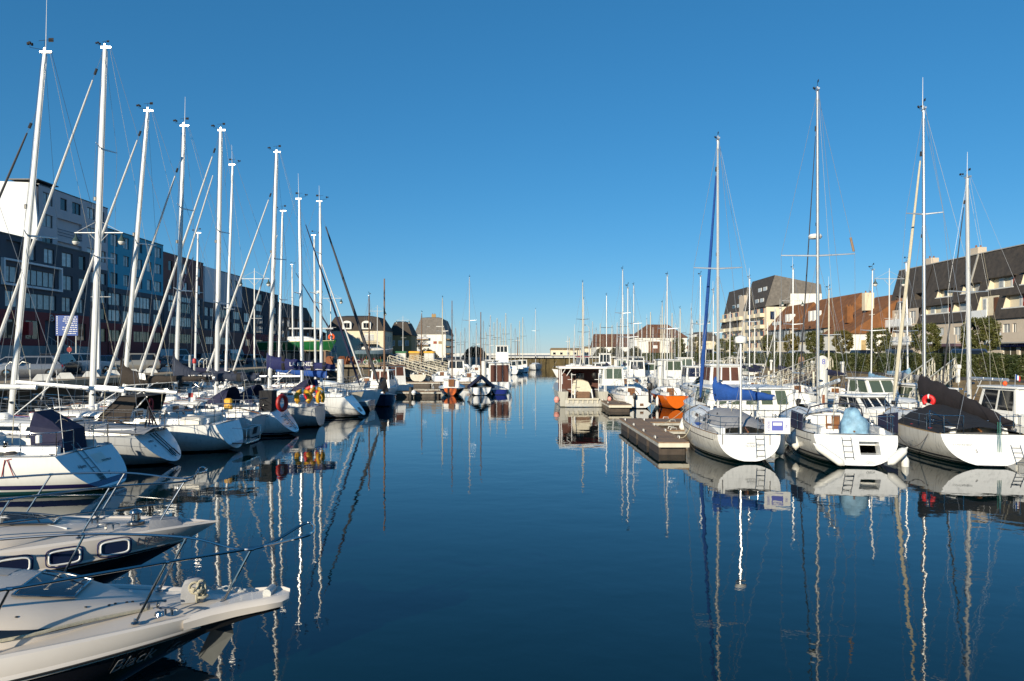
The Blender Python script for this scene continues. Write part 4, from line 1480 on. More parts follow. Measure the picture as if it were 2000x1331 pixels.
def left_block(label, y0, y1, z1, zsplit, mup, mlow, mred, pxs, rows_up, pxl, rows_low, pxg, rows_g, X=-55., zred=8.1):
    root = thing('apartment_block', label, 'building', (X, y0, QZ))
    part_box(root, 'core', mlow, X - 15, X - .3, y0 + .02, y1 - .02, QZ, z1 - .1)
    cu = cols(pxs, X, y0)
    facade(root, 'E', (X, y0, zsplit), y1 - y0, z1 - zsplit, grid(cu, rows_up), mup)
    facade(root, 'E', (X, y0, zred), y1 - y0, zsplit - zred, grid(cols(pxl, X, y0), rows_low), mlow)
    facade(root, 'E', (X, y0, QZ), y1 - y0, zred - QZ, grid(cols(pxg, X, y0), rows_g), mred)
    part_box(root, 'parapet', 'frame_dark', X - 15, X + .06, y0, y1, z1, z1 + .14)
    part_box(root, 'end_wall', mup, X - 15, X, y0 - .2, y0, zsplit, z1 - .01)
    return root
left_block('bright blue topped apartment block between the white and maroon blocks', 97.75, 113, 20.9, 13.0, 'wall_blue', 'wall_charcoal', 'wall_redbrown',
           [(216, 230), (241, 252), (265, 278), (287, 296), (302, 315)], [(.5, 2.1), (3.3, 4.8), (5.8, 7.4)], [(212, 236), (240, 256), (261, 294), (300, 316)], [(.3, 1.9), (2.5, 4.2)], [(212, 236), (240, 256), (261, 294), (300, 316)], [(3.3, 4.9, 'glass_gold')])
left_block('maroon topped apartment block right of the blue one', 113.2, 127.7, 19.9, 13.7, 'wall_maroon', 'wall_charcoal', 'wall_maroon',
           [(329, 337), (357, 367), (383, 393)], [(.6, 2.2), (3.6, 5.2)], [(329, 347), (352, 375), (381, 393)], [(.3, 1.9), (2.6, 4.2), (4.2 + .2, 5.3)], [(330, 347), (352, 375), (381, 393)], [(3.3, 4.9, 'glass_gold')])
left_block('pale grey topped apartment block right of the maroon one', 127.9, 146, 19.4, 13.2, 'wall_palegrey', 'wall_charcoal', 'wall_maroon',
           [(446, 453), (457, 463)], [(.4, 2.0), (3.5, 5.2)], [(400, 408), (411, 418), (430, 452), (456, 470)], [(.3, 1.9), (2.6, 4.2)], [(402, 418), (430, 452)], [(3.3, 4.7)])
left_block('navy apartment block at the far end of the modern row', 146.2, 168.5, 17.5, 12.6, 'wall_navy', 'wall_navy', 'wall_redbrown',
           [(500, 513), (532, 540)], [(.5, 2.0), (2.7, 4.3)], [(477, 488), (500, 515), (532, 540)], [(.3, 1.8), (2.3, 4.2)], [(480, 490), (500, 515)], [(3.2, 4.6)])
part_box([o for o in C.objects if o.get('label', '').startswith('pale grey topped')][0], 'white_panel', 'wall_white', -55 + .001, -54.8, 127.9, 133.2, 13.2, 19.5)

def gable_house(label, cat_, x0, x1, y0, y1, ze, zr, wall, roof, axis='y', hip=0., over=.35, z0=QZ, wins=(), ridge=.5, name='house'):
    """house with pitched or hipped roof; axis = ridge direction"""
    root = thing(name, label, cat_, ((x0 + x1) / 2, (y0 + y1) / 2, z0))
    part_box(root, 'wall', wall, x0, x1, y0, y1, z0, ze)
    mb = MB()
    e = over
    c = [(x0 - e, y0 - e, ze), (x1 + e, y0 - e, ze), (x1 + e, y1 + e, ze), (x0 - e, y1 + e, ze)]
    if axis == 'y':
        xm = lerp(x0, x1, ridge)
        r = [(xm, y0 - e + hip, zr), (xm, y1 + e - hip, zr)]
        mb.add(c + r, [(0, 4, 5, 3), (1, 2, 5, 4), (0, 1, 4), (2, 3, 5), (0, 3, 2, 1)])
    else:
        ym = lerp(y0, y1, ridge)
        r = [(x0 - e + hip, ym, zr), (x1 + e - hip, ym, zr)]
        mb.add(c + r, [(0, 1, 5, 4), (2, 3, 4, 5), (0, 4, 3), (1, 2, 5), (0, 3, 2, 1)])
    if hip < .01:
        gw = MB()
        if axis == 'y':
            for yy in (y0 + .0, y1): gw.add([(x0, yy, ze), (x1, yy, ze), (xm, yy, zr - .15)], [(0, 1, 2)])
        part_mb(root, gw, 'gable', wall) if gw.v else None
    part_mb(root, mb, 'roof', roof)
    for face, u, v, w, h, n in wins:
        d = .06
        if face == 'S': mbw = MB().box(x0 + u, x0 + u + w, y0 - d, y0 + .02, z0 + v, z0 + v + h)
        else: mbw = MB().box(x0 - d, x0 + .02, y0 + u, y0 + u + w, z0 + v, z0 + v + h)
        o = part_mb(root, mbw, 'window', 'frame_white')
        if face == 'S': p = MB().box(x0 + u + .1, x0 + u + w - .1, y0 - d - .012, y0 - d + .01, z0 + v + .1, z0 + v + h - .1)
        else: p = MB().box(x0 - d - .012, x0 - d + .01, y0 + u + .1, y0 + u + w - .1, z0 + v + .1, z0 + v + h - .1)
        part_mb(root, p, 'pane', 'glass_window').parent = o
    return root

def chimney(root, x, y, z0, z1, m='wall_brick', w=.9, d=.6):
    o = part_box(root, 'chimney', m, x - w / 2, x + w / 2, y - d / 2, y + d / 2, z0, z1)
    L = root.location
    for k in (-.25, .25):
        MB().lathe([(.12, 0), (.1, .35)], 8, (x + k * w - L.x, y - L.y, z1 - L.z)).build('chimney_pot', 'tile_rust', o)

def mansard(label, x0, x1, y0, y1, ze, zr, inset, wall, roof, z0=QZ, name='house', over=.3, top=None):
    root = thing(name, label, 'building', ((x0 + x1) / 2, (y0 + y1) / 2, z0))
    part_box(root, 'wall', wall, x0, x1, y0, y1, z0, ze)
    e = over
    mb = MB()
    a = [(x0 - e, y0 - e, ze + .01), (x1 + e, y0 - e, ze + .01), (x1 + e, y1 + e, ze + .01), (x0 - e, y1 + e, ze + .01)]
    b = [(x0 + inset, y0 + inset, zr), (x1 - inset, y0 + inset, zr), (x1 - inset, y1 - inset, zr), (x0 + inset, y1 - inset, zr)]
    mb.loft([a, b])
    if top:
        cx, cy = (x0 + x1) / 2, (y0 + y1) / 2
        mb.loft([b, [(lerp(p[0], cx, .45), lerp(p[1], cy, .45), zr + top) for p in b]])
    part_mb(root, mb, 'roof', roof)
    return root
def flatwin(root, face, x, y, z, w, h, frame='frame_white', glass='glass_window', name='window', d=.07):
    """framed window standing on a wall; x, y = left-bottom corner on the wall"""
    L = root.location
    if face == 'S':
        o = part_mb(root, MB().box(x, x + w, y - d, y + .03, z, z + h), name, frame)
        p = MB().box(x + .09, x + w - .09, y - d - .012, y - d + .01, z + .09, z + h - .09)
    elif face == 'E':
        o = part_mb(root, MB().box(x - .03, x + d, y, y + w, z, z + h), name, frame)
        p = MB().box(x + d - .01, x + d + .012, y + .09, y + w - .09, z + .09, z + h - .09)
    else:
        o = part_mb(root, MB().box(x - d, x + .03, y, y + w, z, z + h), name, frame)
        p = MB().box(x - d - .012, x - d + .01, y + .09, y + w - .09, z + .09, z + h - .09)
    part_mb(root, p, 'pane', glass).parent = o
    return o

# brown brick houses beyond the modern row
r = mansard('dark brown brick block with steep roof after the navy block', -68, -55, 169, 197, 12.6, 16.3, 1.1, 'wall_brick', 'roof_dark')
for k in range(6):
    for zz in (5, 7.8, 10.4): flatwin(r, 'E', -55, 171 + k * 4.2, zz, 1.6, 1.7, 'frame_dark')
chimney(r, -57.5, 174, 14.2, 17.4, 'tile_rust')
r = gable_house('second dark brown brick house, lower and further along', 'building', -66, -52, 198, 200.4, 9.4, 12.8, 'wall_brick', 'roof_dark', 'y', 3, .3)
# cream house with mansard, gable end to the camera
r = mansard('cream house with brown mansard roof and two arched dormers', -52, -36, 201, 216, 10.3, 14.2, 1.9, 'wall_cream', 'roof_dark', top=.5)
for xx in (-46.2, -40.8):
    mb = MB(); z = 10.7
    arc = [(xx + 1.25 * math.cos(a), 200.6, z + 1.6 + .75 * math.sin(a)) for a in [math.pi * k / 8 for k in range(9)]]
    ring = [(xx + 1.25, 200.6, z)] + arc + [(xx - 1.25, 200.6, z)]
    mb.loft([ring, [(a, b + 2.2, c) for a, b, c in ring]])
    o = part_mb(r, mb, 'dormer', 'wall_bright')
    part_mb(r, MB().box(xx - .75, xx - .05, 200.53, 200.62, z + .35, z + 1.7).box(xx + .05, xx + .75, 200.53, 200.62, z + .35, z + 1.7), 'dormer_window', 'glass_dark')
for xx, zz, w, h in ((-46, 7.6, 1.5, 1.6), (-41.3, 7.4, 2.6, 1.9), (-46.5, 4.2, 1.6, 1.8), (-40.5, 4.1, 1.6, 2.0), (-50.6, 4.1, 1.5, 2.0)):
    flatwin(r, 'S', xx, 201, zz, w, h)
mb = MB()
for k in range(15): mb.tube([(-42.4 + k * .33, 199.9, 6.5), (-42.4 + k * .33, 199.9, 7.4)], .03, 4)
mb.tube([(-42.4, 199.9, 7.4), (-37.8, 199.9, 7.4)], .04, 4).box(-42.5, -37.7, 199.8, 201, 6.3, 6.5)
part_mb(r, mb, 'balcony', 'frame_dark')
for k in range(3):
    flatwin(r, 'E', -36, 203.5 + k * 4, 7.2, 1.3, 1.7); flatwin(r, 'E', -36, 203.5 + k * 4, 3.6, 1.3, 1.9)
r = mansard('narrow house with steep dark roof and ochre side, beyond the cream house', -37.5, -30.6, 218, 231, 9.4, 13.4, 1.5, 'wall_ochre', 'roof_dark', top=.4)
for k in range(3):
    flatwin(r, 'S', -36.7 + k * 2.1, 218, 6.2, 1.1, 1.6)
r.children[0]['label'] = 'ochre rendered wall'
# white gabled block at the end of the left quay
r = mansard('big white four storey block with grey slate mansard, end of left quay', -36, -24.6, 266, 300, 11.0, 17.2, 2.0, 'wall_bright', 'slate_grey', top=.5)
for k, zz in enumerate((4.6, 7.2, 9.4)):
    for xx in (-35.2, -33.0):
        flatwin(r, 'S', xx, 266, zz, 1.3, 1.5, glass='glass_window')
    part_box(r, 'balcony', 'wall_ochre', -35.8, -30.9, 264.8, 266, zz - .45, zz - .2)
    part_mb(r, MB().box(-35.8, -30.9, 264.75, 264.85, zz - .2, zz + .6), 'balcony_rail', 'wall_palegrey')
for xx, gm in ((-29.2, 'panel_red'), (-27.3, 'glass_gold')):
    flatwin(r, 'S', xx, 266, 7.4, 1.3, 1.0, 'wall_ochre', gm)
for k in range(3):
    part_box(r, 'balcony', 'wall_ochre', -24.6, -23.2, 266.5, 290, 3.6 + k * 2.7, 3.9 + k * 2.7)
    for j in range(6): flatwin(r, 'E', -24.6, 267.5 + j * 3.8, 4.0 + k * 2.7, 1.9, 1.9, 'wall_ochre', 'glass_dark')
for xx in (-31.8, -28.2, -26.7):
    flatwin(r, 'S', xx, 266 + .8, 12.9, 1.4, 1.1, 'frame_dark' if xx < -31 else 'frame_white')
chimney(r, -30, 275, 17, 18.9, 'wall_ochre', 1.6)

# ------------------------------------------------------------------ right bank buildings
def Yr(px, X): return X * 1400. / (px - 1000.)
XF = 60.
bm = thing('apartment_building', 'long beige apartment building under tall dark slate mansard, right edge', 'building', (XF, 115, QZ))
Yn, Yf = 66., 115.
part_box(bm, 'core', 'wall_beige', XF + .95, XF + 13, Yn + .05, Yf - .05, QZ, 8.2)
part_box(bm, 'core', 'slate', XF + 2.9, XF + 12, Yn + .3, Yf - .3, 8.2, 17.0)
def ru(px): return Yf - Yr(px, XF)          # u along a west-facing wall, measured from its far end
shop = []
for a, b in ((1735, 1752), (1757, 1775), (1796, 1812), (1822, 1842), (1848, 1872), (1878, 1892), (1958, 1985), (1990, 2040), (2050, 2110)):
    shop.append((ru(a), ru(b), .25, 2.6, 2, 'glass_shop'))
facade(bm, 'W', (XF, Yf, QZ), Yf - Yn, 3.1, shop, 'wall_beige', fm='frame_white')
flo = []
for a, b in ((1733, 1742), (1748, 1760), (1764, 1771), (1777, 1786), (1822, 1843), (1862, 1876), (1958, 1972), (1977, 1985), (2010, 2030), (2050, 2075)):
    flo.append((ru(a), ru(b), .15, 2.15, 2))
facade(bm, 'W', (XF, Yf, QZ + 3.1), Yf - Yn, 2.8, flo, 'wall_beige', fm='frame_white')
# balconies along the first floor: white rails on the left stretch, solid beige parapets elsewhere
for a, b, m in ((1733, 1790, 'wall_white'), (1822, 1855, 'wall_white'), (1855, 1884, 'wall_beige'), (1944, 1974, 'wall_white'), (1974, 2100, 'wall_beige')):
    part_box(bm, 'balcony', m, XF - 1.15, XF - 1.05, Yr(b, XF), Yr(a, XF), QZ + 3.0, QZ + 4.15)
    part_box(bm, 'balcony_slab', 'concrete', XF - 1.2, XF - .005, Yr(b, XF), Yr(a, XF), QZ + 2.85, QZ + 3.02)
# mansard slope in two stretches; the far one keeps one more balcony floor
tl = 15.5
ct = math.cos(R(tl))
def sl(z): return (z - 8.2) / ct
dorm = []
for a, b, z0, z1 in ((1866, 1899, 12.0, 13.2), (1818, 1852, 11.9, 13.0), (1916, 1966, 12.1, 13.5), (1980, 2040, 12.2, 13.6), (2060, 2120, 12.2, 13.6),
                     (1799, 1853, 9.6, 10.8), (1858, 1886, 9.6, 10.8), (1906, 1944, 8.7, 11.3), (1957, 2030, 9.5, 11.0), (2045, 2110, 9.5, 11.0)):
    dorm.append((ru(a) - ru(1794), ru(b) - ru(1794), sl(z0), sl(z1), 0, None, .95))
y1m = Yr(1794, XF)
facade(bm, 'W', (XF - .3, y1m, 8.2), y1m - Yn, sl(17.2), dorm, 'slate', depth=.3, tilt=tl, name='mansard_roof')
facade(bm, 'W', (XF + .02, Yf, 8.2), Yf - y1m, 2.5, [(ru(a), ru(b), .2, 2.1, 2) for a, b in ((1735, 1742), (1747, 1752), (1757, 1772), (1776, 1788))], 'wall_beige', fm='frame_white')
part_box(bm, 'balcony', 'wall_white', XF - 1.1, XF - 1.0, y1m, Yf, 8.1, 9.2)
part_box(bm, 'balcony_slab', 'concrete', XF - 1.15, XF, y1m, Yf, 7.95, 8.12)
facade(bm, 'W', (XF + .3, Yf, 10.7), Yf - y1m + .05, (17.2 - 10.7) / ct, [(ru(a), ru(b), (12.0 - 10.7) / ct, (13.0 - 10.7) / ct, 0, None, .9) for a, b in ((1738, 1760), (1776, 1793))], 'slate', depth=.3, tilt=tl, name='mansard_roof')
# what stands inside the dormer recesses: white windows, red panels, sloping reveals
def in_recess(px0, px1, z0, z1, m, name='window', dx=.82):
    x = XF - .3 + (z0 - 8.2) * math.tan(R(tl)) + dx
    o = part_box(bm, name, m, x - .06, x + .1, Yr(px1, XF), Yr(px0, XF), z0 + .05, z1)
    if name == 'window' and m == 'frame_white':
        p = part_box(bm, 'pane', 'glass_window', x - .09, x - .065, Yr(px1, XF) + .14, Yr(px0, XF) - .14, z0 + .2, z1 - .12)
        p.parent = o
for a, b, z0, z1, m in ((1872, 1879, 12, 13.1, 'frame_white'), (1883, 1897, 12, 13.1, 'frame_white'), (1823, 1831, 11.9, 12.95, 'frame_white'), (1841, 1850, 11.9, 12.95, 'panel_red'),
                     (1927, 1937, 12.1, 13.4, 'frame_white'), (1950, 1954, 12.1, 13.4, 'frame_white'), (1954, 1965, 12.1, 13.4, 'panel_red'), (1990, 2004, 12.2, 13.5, 'frame_white'),
                     (1806, 1815, 9.6, 10.7, 'frame_white'), (1826, 1840, 9.6, 10.7, 'frame_white'), (1841, 1846, 9.6, 10.7, 'panel_red'), (1862, 1880, 9.6, 10.7, 'frame_white'),
                     (1910, 1918, 8.75, 11, 'frame_white'), (1931, 1940, 8.75, 11, 'tile_brown'), (1978, 1984, 9.5, 10.9, 'frame_white'), (1984, 2025, 9.5, 10.9, 'panel_red'), (1741, 1748, 12, 12.9, 'frame_white'), (1752, 1758, 12, 12.9, 'frame_white'), (1781, 1788, 12, 12.9, 'frame_white')):
    in_recess(a, b, z0, z1, m, 'window' if m in ('frame_white',) else 'shutter_panel')
for a, b, z0, z1 in ((1866, 1899, 12.0, 13.2), (1818, 1852, 11.9, 13.0), (1916, 1966, 12.1, 13.5), (1980, 2040, 12.2, 13.6), (2060, 2120, 12.2, 13.6), (1799, 1853, 9.6, 10.8), (1858, 1886, 9.6, 10.8), (1906, 1944, 8.7, 11.3), (1957, 2030, 9.5, 11.0)):
    x = XF - .3 + (z0 - 8.2) * math.tan(R(tl))
    xt = XF - .3 + (z1 - 8.2) * math.tan(R(tl))
    ya, yb = Yr(b, XF) + .02, Yr(a, XF) - .02
    part_box(bm, 'recess_wall', 'wall_cream', x + .84, x + .9, ya, yb, z0 + .03, z1 - .03)
    for y in (ya, yb):
        part_mb(bm, MB().loft([[(x + .04, y + e, z0 + .03), (x + .84, y + e, z0 + .03), (xt + .84, y + e, z1 - .03), (xt + .04, y + e, z1 - .03)] for e in (-.03, .03)]), 'recess_cheek', 'wall_cream')
part_box(bm, 'balcony', 'wall_white', XF - 1.0, XF - .9, Yr(1942, XF), Yr(1912, XF), 8.2, 9.4)
# sills and lintels of the dormers, ridge, chimneys
for (a, b, z0, z1) in ((1866, 1899, 12.0, 13.2), (1818, 1852, 11.9, 13.0), (1916, 1966, 12.1, 13.5), (1980, 2040, 12.2, 13.6), (1799, 1853, 9.6, 10.8), (1858, 1886, 9.6, 10.8), (1957, 2030, 9.5, 11.0)):
    xx = XF - .3 + (z0 - 8.2) * math.tan(R(tl))
    part_box(bm, 'sill', 'concrete_pale', xx - .1, xx + .25, Yr(b, XF) - .1, Yr(a, XF) + .1, z0 - .12, z0 + .02)
    xx = XF - .3 + (z1 - 8.2) * math.tan(R(tl))
    part_box(bm, 'lintel', 'slate', xx - .35, xx + .3, Yr(b, XF) - .15, Yr(a, XF) + .15, z1, z1 + .1)
part_box(bm, 'ridge_cap', 'concrete', XF + 2.05, XF + 3.2, Yn, Yf, 17.15, 17.27)
for px in (1776, 1862, 1966):
    chimney(bm, XF + 3.4, Yr(px, XF), 17.1, 18.3, 'wall_beige', 1.2, 1.6)
pw = MB(); tt = math.tan(R(tl)); yp = Yr(1880, XF)
pw.loft([[(XF - .3 + (z - 8.2) * tt + dx, yp + dy, z) for dx, dy in ((-.16, -.1), (.3, -.1), (.3, .1), (-.16, .1))] for z in (11.0, 17.25)])
part_mb(bm, pw, 'party_wall', 'concrete')
# shop fronts
part_box(bm, 'shop_sign', 'awning_blue', XF - .35, XF - .02, Yr(2060, XF), Yr(1953, XF), 4.75, 5.35)
part_box(bm, 'awning', 'awning_plum', XF - 1.5, XF - .03, Yr(1888, XF), Yr(1823, XF), 4.9, 5.25)
text('L\'Amiral', .5, 'letter_white', bm, (-.36, Yr(1967, XF) - 115, 5.05 - QZ), (R(90), 0, R(-90)), .2)
text('CAFE', .5, 'letter_white', bm, (-.36, Yr(1988, XF) - 115, 5.05 - QZ), (R(90), 0, R(-90)))

# --- grey slate block with blank gable
gb = thing('apartment_building', 'tall block clad in grey slate with broad blank gable, right bank', 'building', (60, 170, QZ))
def slate_block(y0, y1, ztop, zlow, xw, name='slate_roof'):
    mb = MB()
    a = [(60, y0, zlow), (60 + xw, y0, zlow + 2.), (60 + xw, y1, zlow + 2.), (60, y1, zlow)]
    b = [(62.4, y0 + .1, ztop), (60 + xw - .3, y0 + .1, ztop - 2.2), (60 + xw - .3, y1 - .1, ztop - 2.2), (62.4, y1 - .1, ztop)]
    part_mb(gb, mb.loft([a, b]), name, 'slate_grey')
    f = MB()
    n = Vector((-(ztop - zlow), 0, 2.4)).normalized() * .05
    q = [Vector(a[0]) + n, Vector(b[0]) + n, Vector(b[3]) + n, Vector(a[3]) + n]
    part_mb(gb, MB().quad(q[0], q[3], q[2], q[1]), 'slate_front', 'slate')
slate_block(170, 186, 22.5, 15.0, 13.6)
slate_block(190, 206, 21.5, 11.0, 12)
part_box(gb, 'wall', 'wall_cream', 60.4, 73.5, 170.2, 206, QZ, 14.98)
part_box(gb, 'wall', 'wall_bright', 66, 73.4, 169.9, 186, 14.98, 18.1)
part_box(gb, 'wall', 'wall_beige', 60.2, 61, 186, 190, QZ, 19)
for yy in (171.5, 176, 180.5, 187, 191, 196, 201):
    for k in range(4):
        part_box(gb, 'balcony', 'wall_cream', 59.3, 60.38, yy, yy + 3.4, 4.4 + k * 2.75, 5.3 + k * 2.75)
        flatwin(gb, 'W', 60.38, yy + .4, 5.3 + k * 2.75, 2.4, 1.3, 'panel_red', 'glass_dark')
for yy, zz in ((172, 16.2), (175.5, 16.2), (172.4, 19.0), (176, 19.0), (192, 13), (196, 13), (192.5, 16.2), (196.5, 16.2), (193, 18.6)):
    x = 60 + (zz - 15) * 2.4 / 7.5 if yy < 187 else 60 + (zz - 11) * 2.4 / 10.5
    flatwin(gb, 'W', x + .05, yy, zz, 2.4, 1.0, 'frame_white', 'glass_window')
for xx, zz in ((61.3, 12.0), (61.3, 8.6)):
    flatwin(gb, 'S', xx, 170.2, zz, 1.2, 1.9, 'frame_dark', 'glass_blue')
chimney(gb, 65.5, 178, 20.9, 22.9, 'wall_ochre', 1.6, 1.2)

# --- rust-tiled houses in front of it
def skewhouse(label, x0, x1, y0, y1, ze, zr, wall, roof, xr, hipn=0., z0=QZ):
    """ridge along Y at xr, eaves low on the water side"""
    root = thing('house', label, 'building', (x0, y0, z0))
    part_box(root, 'wall', wall, x0, x1, y0, y1, z0, ze)
    mb = MB()
    e = .4
    c = [(x0 - e, y0 - e, ze - .02), (x1 + e, y0 - e, ze - .02), (x1 + e, y1 + e, ze - .02), (x0 - e, y1 + e, ze - .02)]
    r = [(xr, y0 - e + hipn, zr), (xr, y1 + e, zr)]
    mb.add(c + r, [(0, 4, 5, 3), (1, 2, 5, 4), (0, 1, 4), (2, 3, 5), (0, 3, 2, 1)])
    part_mb(root, mb, 'roof', roof)
    return root
r = skewhouse('rust tiled house with timber window band, below the grey slate gable', 58, 68, 149, 163, 9.1, 14.6, 'wall_cream', 'tile_rust', 62.6)
def timber_band(r, X, ya, yb, z0, z1, n):
    part_box(r, 'window_band', 'frame_dark', X - .12, X + .02, ya, yb, z0, z1)
    for i in range(n):
        a = lerp(ya, yb, (i + .2) / n); b = lerp(ya, yb, (i + .8) / n)
        part_box(r, 'window', 'glass_window', X - .15, X - .1, a, b, z0 + .25, z1 - .25)
timber_band(r, 58, 149.6, 162.5, 6.5, 8.9, 8)
for k in range(2):
    part_box(r, 'dormer', 'frame_white', 59.0, 60.2, 152.3 + k * 1.6, 153.2 + k * 1.6, 10.6, 12.3)
for k in range(4):
    part_box(r, 'roof_window', 'glass_window', 58.35, 58.6, 155.5 + k * 1.5, 156.2 + k * 1.5, 10.2, 10.9)
r = skewhouse('large hip roofed house with bright rust tiles, right bank', 57, 70, 126, 146, 8.6, 14.9, 'wall_cream', 'tile_rust', 63, 3.5)
timber_band(r, 57, 131, 145.6, 6.2, 8.4, 9)
for k in range(2):
    part_box(r, 'dormer', 'frame_white', 58.2, 59.6, 138 + k * 1.8, 139 + k * 1.8, 10.2, 12.2)
flatwin(r, 'S', 59, 126, 5.2, 1.4, 1.8)
part_box(r, 'shop_front', 'wall_bright', 56.7, 57, 128, 145, QZ + .3, 5.6)
r = skewhouse('white house with mossy orange roof sweeping down low, nearest the slate mansard', 53.5, 66, 113.5, 123, 7.1, 13.6, 'wall_bright', 'tile_rust', 62.6)
flatwin(r, 'S', 55.2, 113.5, 4.2, .9, 1.9, 'wall_cream', 'glass_gold'); flatwin(r, 'S', 58.3, 113.5, 4.0, 1.0, 2.2, 'wall_cream', 'glass_window')
part_box(r, 'notice_board', 'wall_ochre', 59.0, 60.3, 113.3, 113.48, 3.2, 4.0)
chimney(r, 58.6, 118, 11, 13.9, 'wall_cream', 1.5, 1.0)
chimney(r, 55.9, 119, 9.0, 11.7, 'tile_rust', 1.0, 1.0)
for xx in (57.5, 60.5):
    part_box(r, 'dormer', 'wall_cream', xx, xx + 1.1, 113.8, 115.5, 8.4, 10.2)
# houses far down the right bank
r = gable_house('white timbered house with large brown hipped roof, far right bank', 'building', 44.5, 63.5, 260, 272, 9.6, 14.6, 'wall_bright', 'tile_brown', 'x', 6.2, .5)
part_box(r, 'timber_panel', 'tile_brown', 49.5, 53.6, 259.9, 260.02, 4.0, 8.2)
part_box(r, 'timber_panel', 'tile_brown', 57.0, 60.2, 259.9, 260.02, 4.0, 8.2)
for xx in (51, 57.6):
    flatwin(r, 'S', xx, 259.9, 5.6, 1.8, 1.3, 'panel_red', 'frame_white')
r = gable_house('long low hall with plain brown roof at the fish quay', 'building', 35, 55, 300, 318, 6.6, 12.2, 'wall_bright', 'tile_brown', 'x', .6, .4)
for k in range(7): flatwin(r, 'S', 36 + k * 2.7, 300, 3.0, 1.6, 1.8, 'frame_white', 'glass_shop')
r = mansard('small dark slate house with white dormers behind the trees', 57, 64, 222, 232, 7.8, 10.6, 1.3, 'wall_cream', 'slate')
for k in range(2): part_box(r, 'dormer', 'frame_white', 56.9, 58, 223.5 + k * 4, 225 + k * 4, 8.2, 9.8)
r = gable_house('orange roofed cottage behind the round trees', 'building', 60, 68, 236, 246, 5.6, 8.6, 'wall_cream', 'tile_rust', 'x', 0.6, .3)
for i, (xx, yy, w2, zz) in enumerate(((25, 330, 14, 5.4), (39, 340, 9, 6.2))):
    r = gable_house(('low pale shed by the fish quay at the harbour mouth', 'pale shed with shallow roof next to the harbour mouth')[i], 'building', xx - w2 / 2, xx + w2 / 2, yy, yy + 9, zz, zz + 1.0, 'wall_cream', 'wall_ochre', 'x', .3, .2)
    for k in range(4): flatwin(r, 'S', xx - w2 / 2 + .8 + k * w2 / 4.4, yy, 3.2, 1.4, 1.2, 'frame_white', 'glass_dark')

# ------------------------------------------------------------------ vegetation
MT['hedge_leaf'] = leafmat('hedge_leaf', [(.012, .022, .006), (.028, .042, .010), (.055, .062, .014), (.10, .085, .02)], .55)
MT['tree_leaf'] = leafmat('tree_leaf', [(.03, .04, .008), (.07, .075, .016), (.13, .115, .022)], .9)
MT['tree_leaf_gold'] = leafmat('tree_leaf_gold', [(.045, .045, .008), (.10, .085, .016), (.19, .13, .024)], .9)
MT['wild_leaf'] = leafmat('wild_leaf', [(.02, .026, .01), (.05, .05, .02), (.09, .07, .03)], .5)
defm('bark', (.06, .045, .032), .9, var=.3, sc=6, bump=.01)
def leaf(mb, c, s, rnd):
    a = Vector((rnd.gauss(0, 1), rnd.gauss(0, 1), rnd.gauss(0, 1))).normalized()
    b = a.orthogonal().normalized()
    b = Matrix.Rotation(rnd.uniform(0, 6.28), 3, a) @ b
    c2 = a.cross(b)
    mb.add([c + b * s, c + c2 * s * .55, c - b * s, c - c2 * s * .55], [(0, 1, 2, 3)])
def crown_mesh(seed, w=1.6, h=1.7, N=5200, m='tree_leaf', s=.13):
    """clipped crown: boxy rounded volume of leaves in clumps, sparse towards the rim"""
    rnd = random.Random(seed)
    mb = MB()
    clumps = []
    for i in range(190):
        d = Vector((rnd.gauss(0, 1), rnd.gauss(0, 1), rnd.gauss(0, 1))).normalized()
        k = (abs(d.x) ** 3.4 + abs(d.y) ** 3.4 + abs(d.z) ** 3.4) ** (-1 / 3.4)
        rr = rnd.uniform(.5, 1.0) ** .5
        clumps.append((Vector((d.x * k * w, d.y * k * w, d.z * k * h)) * (rr if i % 3 else .93), rnd.uniform(.16, .32)))
    for i in range(N):
        c, r = clumps[i % 190]
        p = c + Vector((rnd.gauss(0, .5), rnd.gauss(0, .5), rnd.gauss(0, .5))) * r
        leaf(mb, p, rnd.uniform(.6, 1.2) * s, rnd)
    return mb.mesh('crown', m, False)
TREE = {}
def clipped_tree(label, x, y, k, w=1.6, h=1.7, z=QZ, trunk=1.1):
    root = thing('street_tree', label, 'tree', (x, y, z), random.uniform(0, 6), 'clipped street trees along the right bank')
    key = k
    if key not in TREE: TREE[key] = crown_mesh(k, 1.6, 1.7, 7600, 'tree_leaf_gold' if k % 3 == 1 else 'tree_leaf')
    mb = MB().tube([(0, 0, 0), (.03, 0, trunk * .6), (0, .02, trunk + .9)], [.16, .12, .09], 8)
    t = mb.build('trunk', 'bark', root)
    for i in range(5):
        a = i * 1.257
        MB().tube([(0, 0, trunk + .3), (.5 * math.cos(a), .5 * math.sin(a), trunk + 1.0), (.9 * math.cos(a), .9 * math.sin(a), trunk + 2.0)], [.07, .05, .02], 5).build('branch', 'bark', t)
    o = put('crown', TREE[key], root, (0, 0, trunk + .5 + h))
    o.scale = (w / 1.85, w / 1.85, h / 1.9)
    return root
TX = 45.
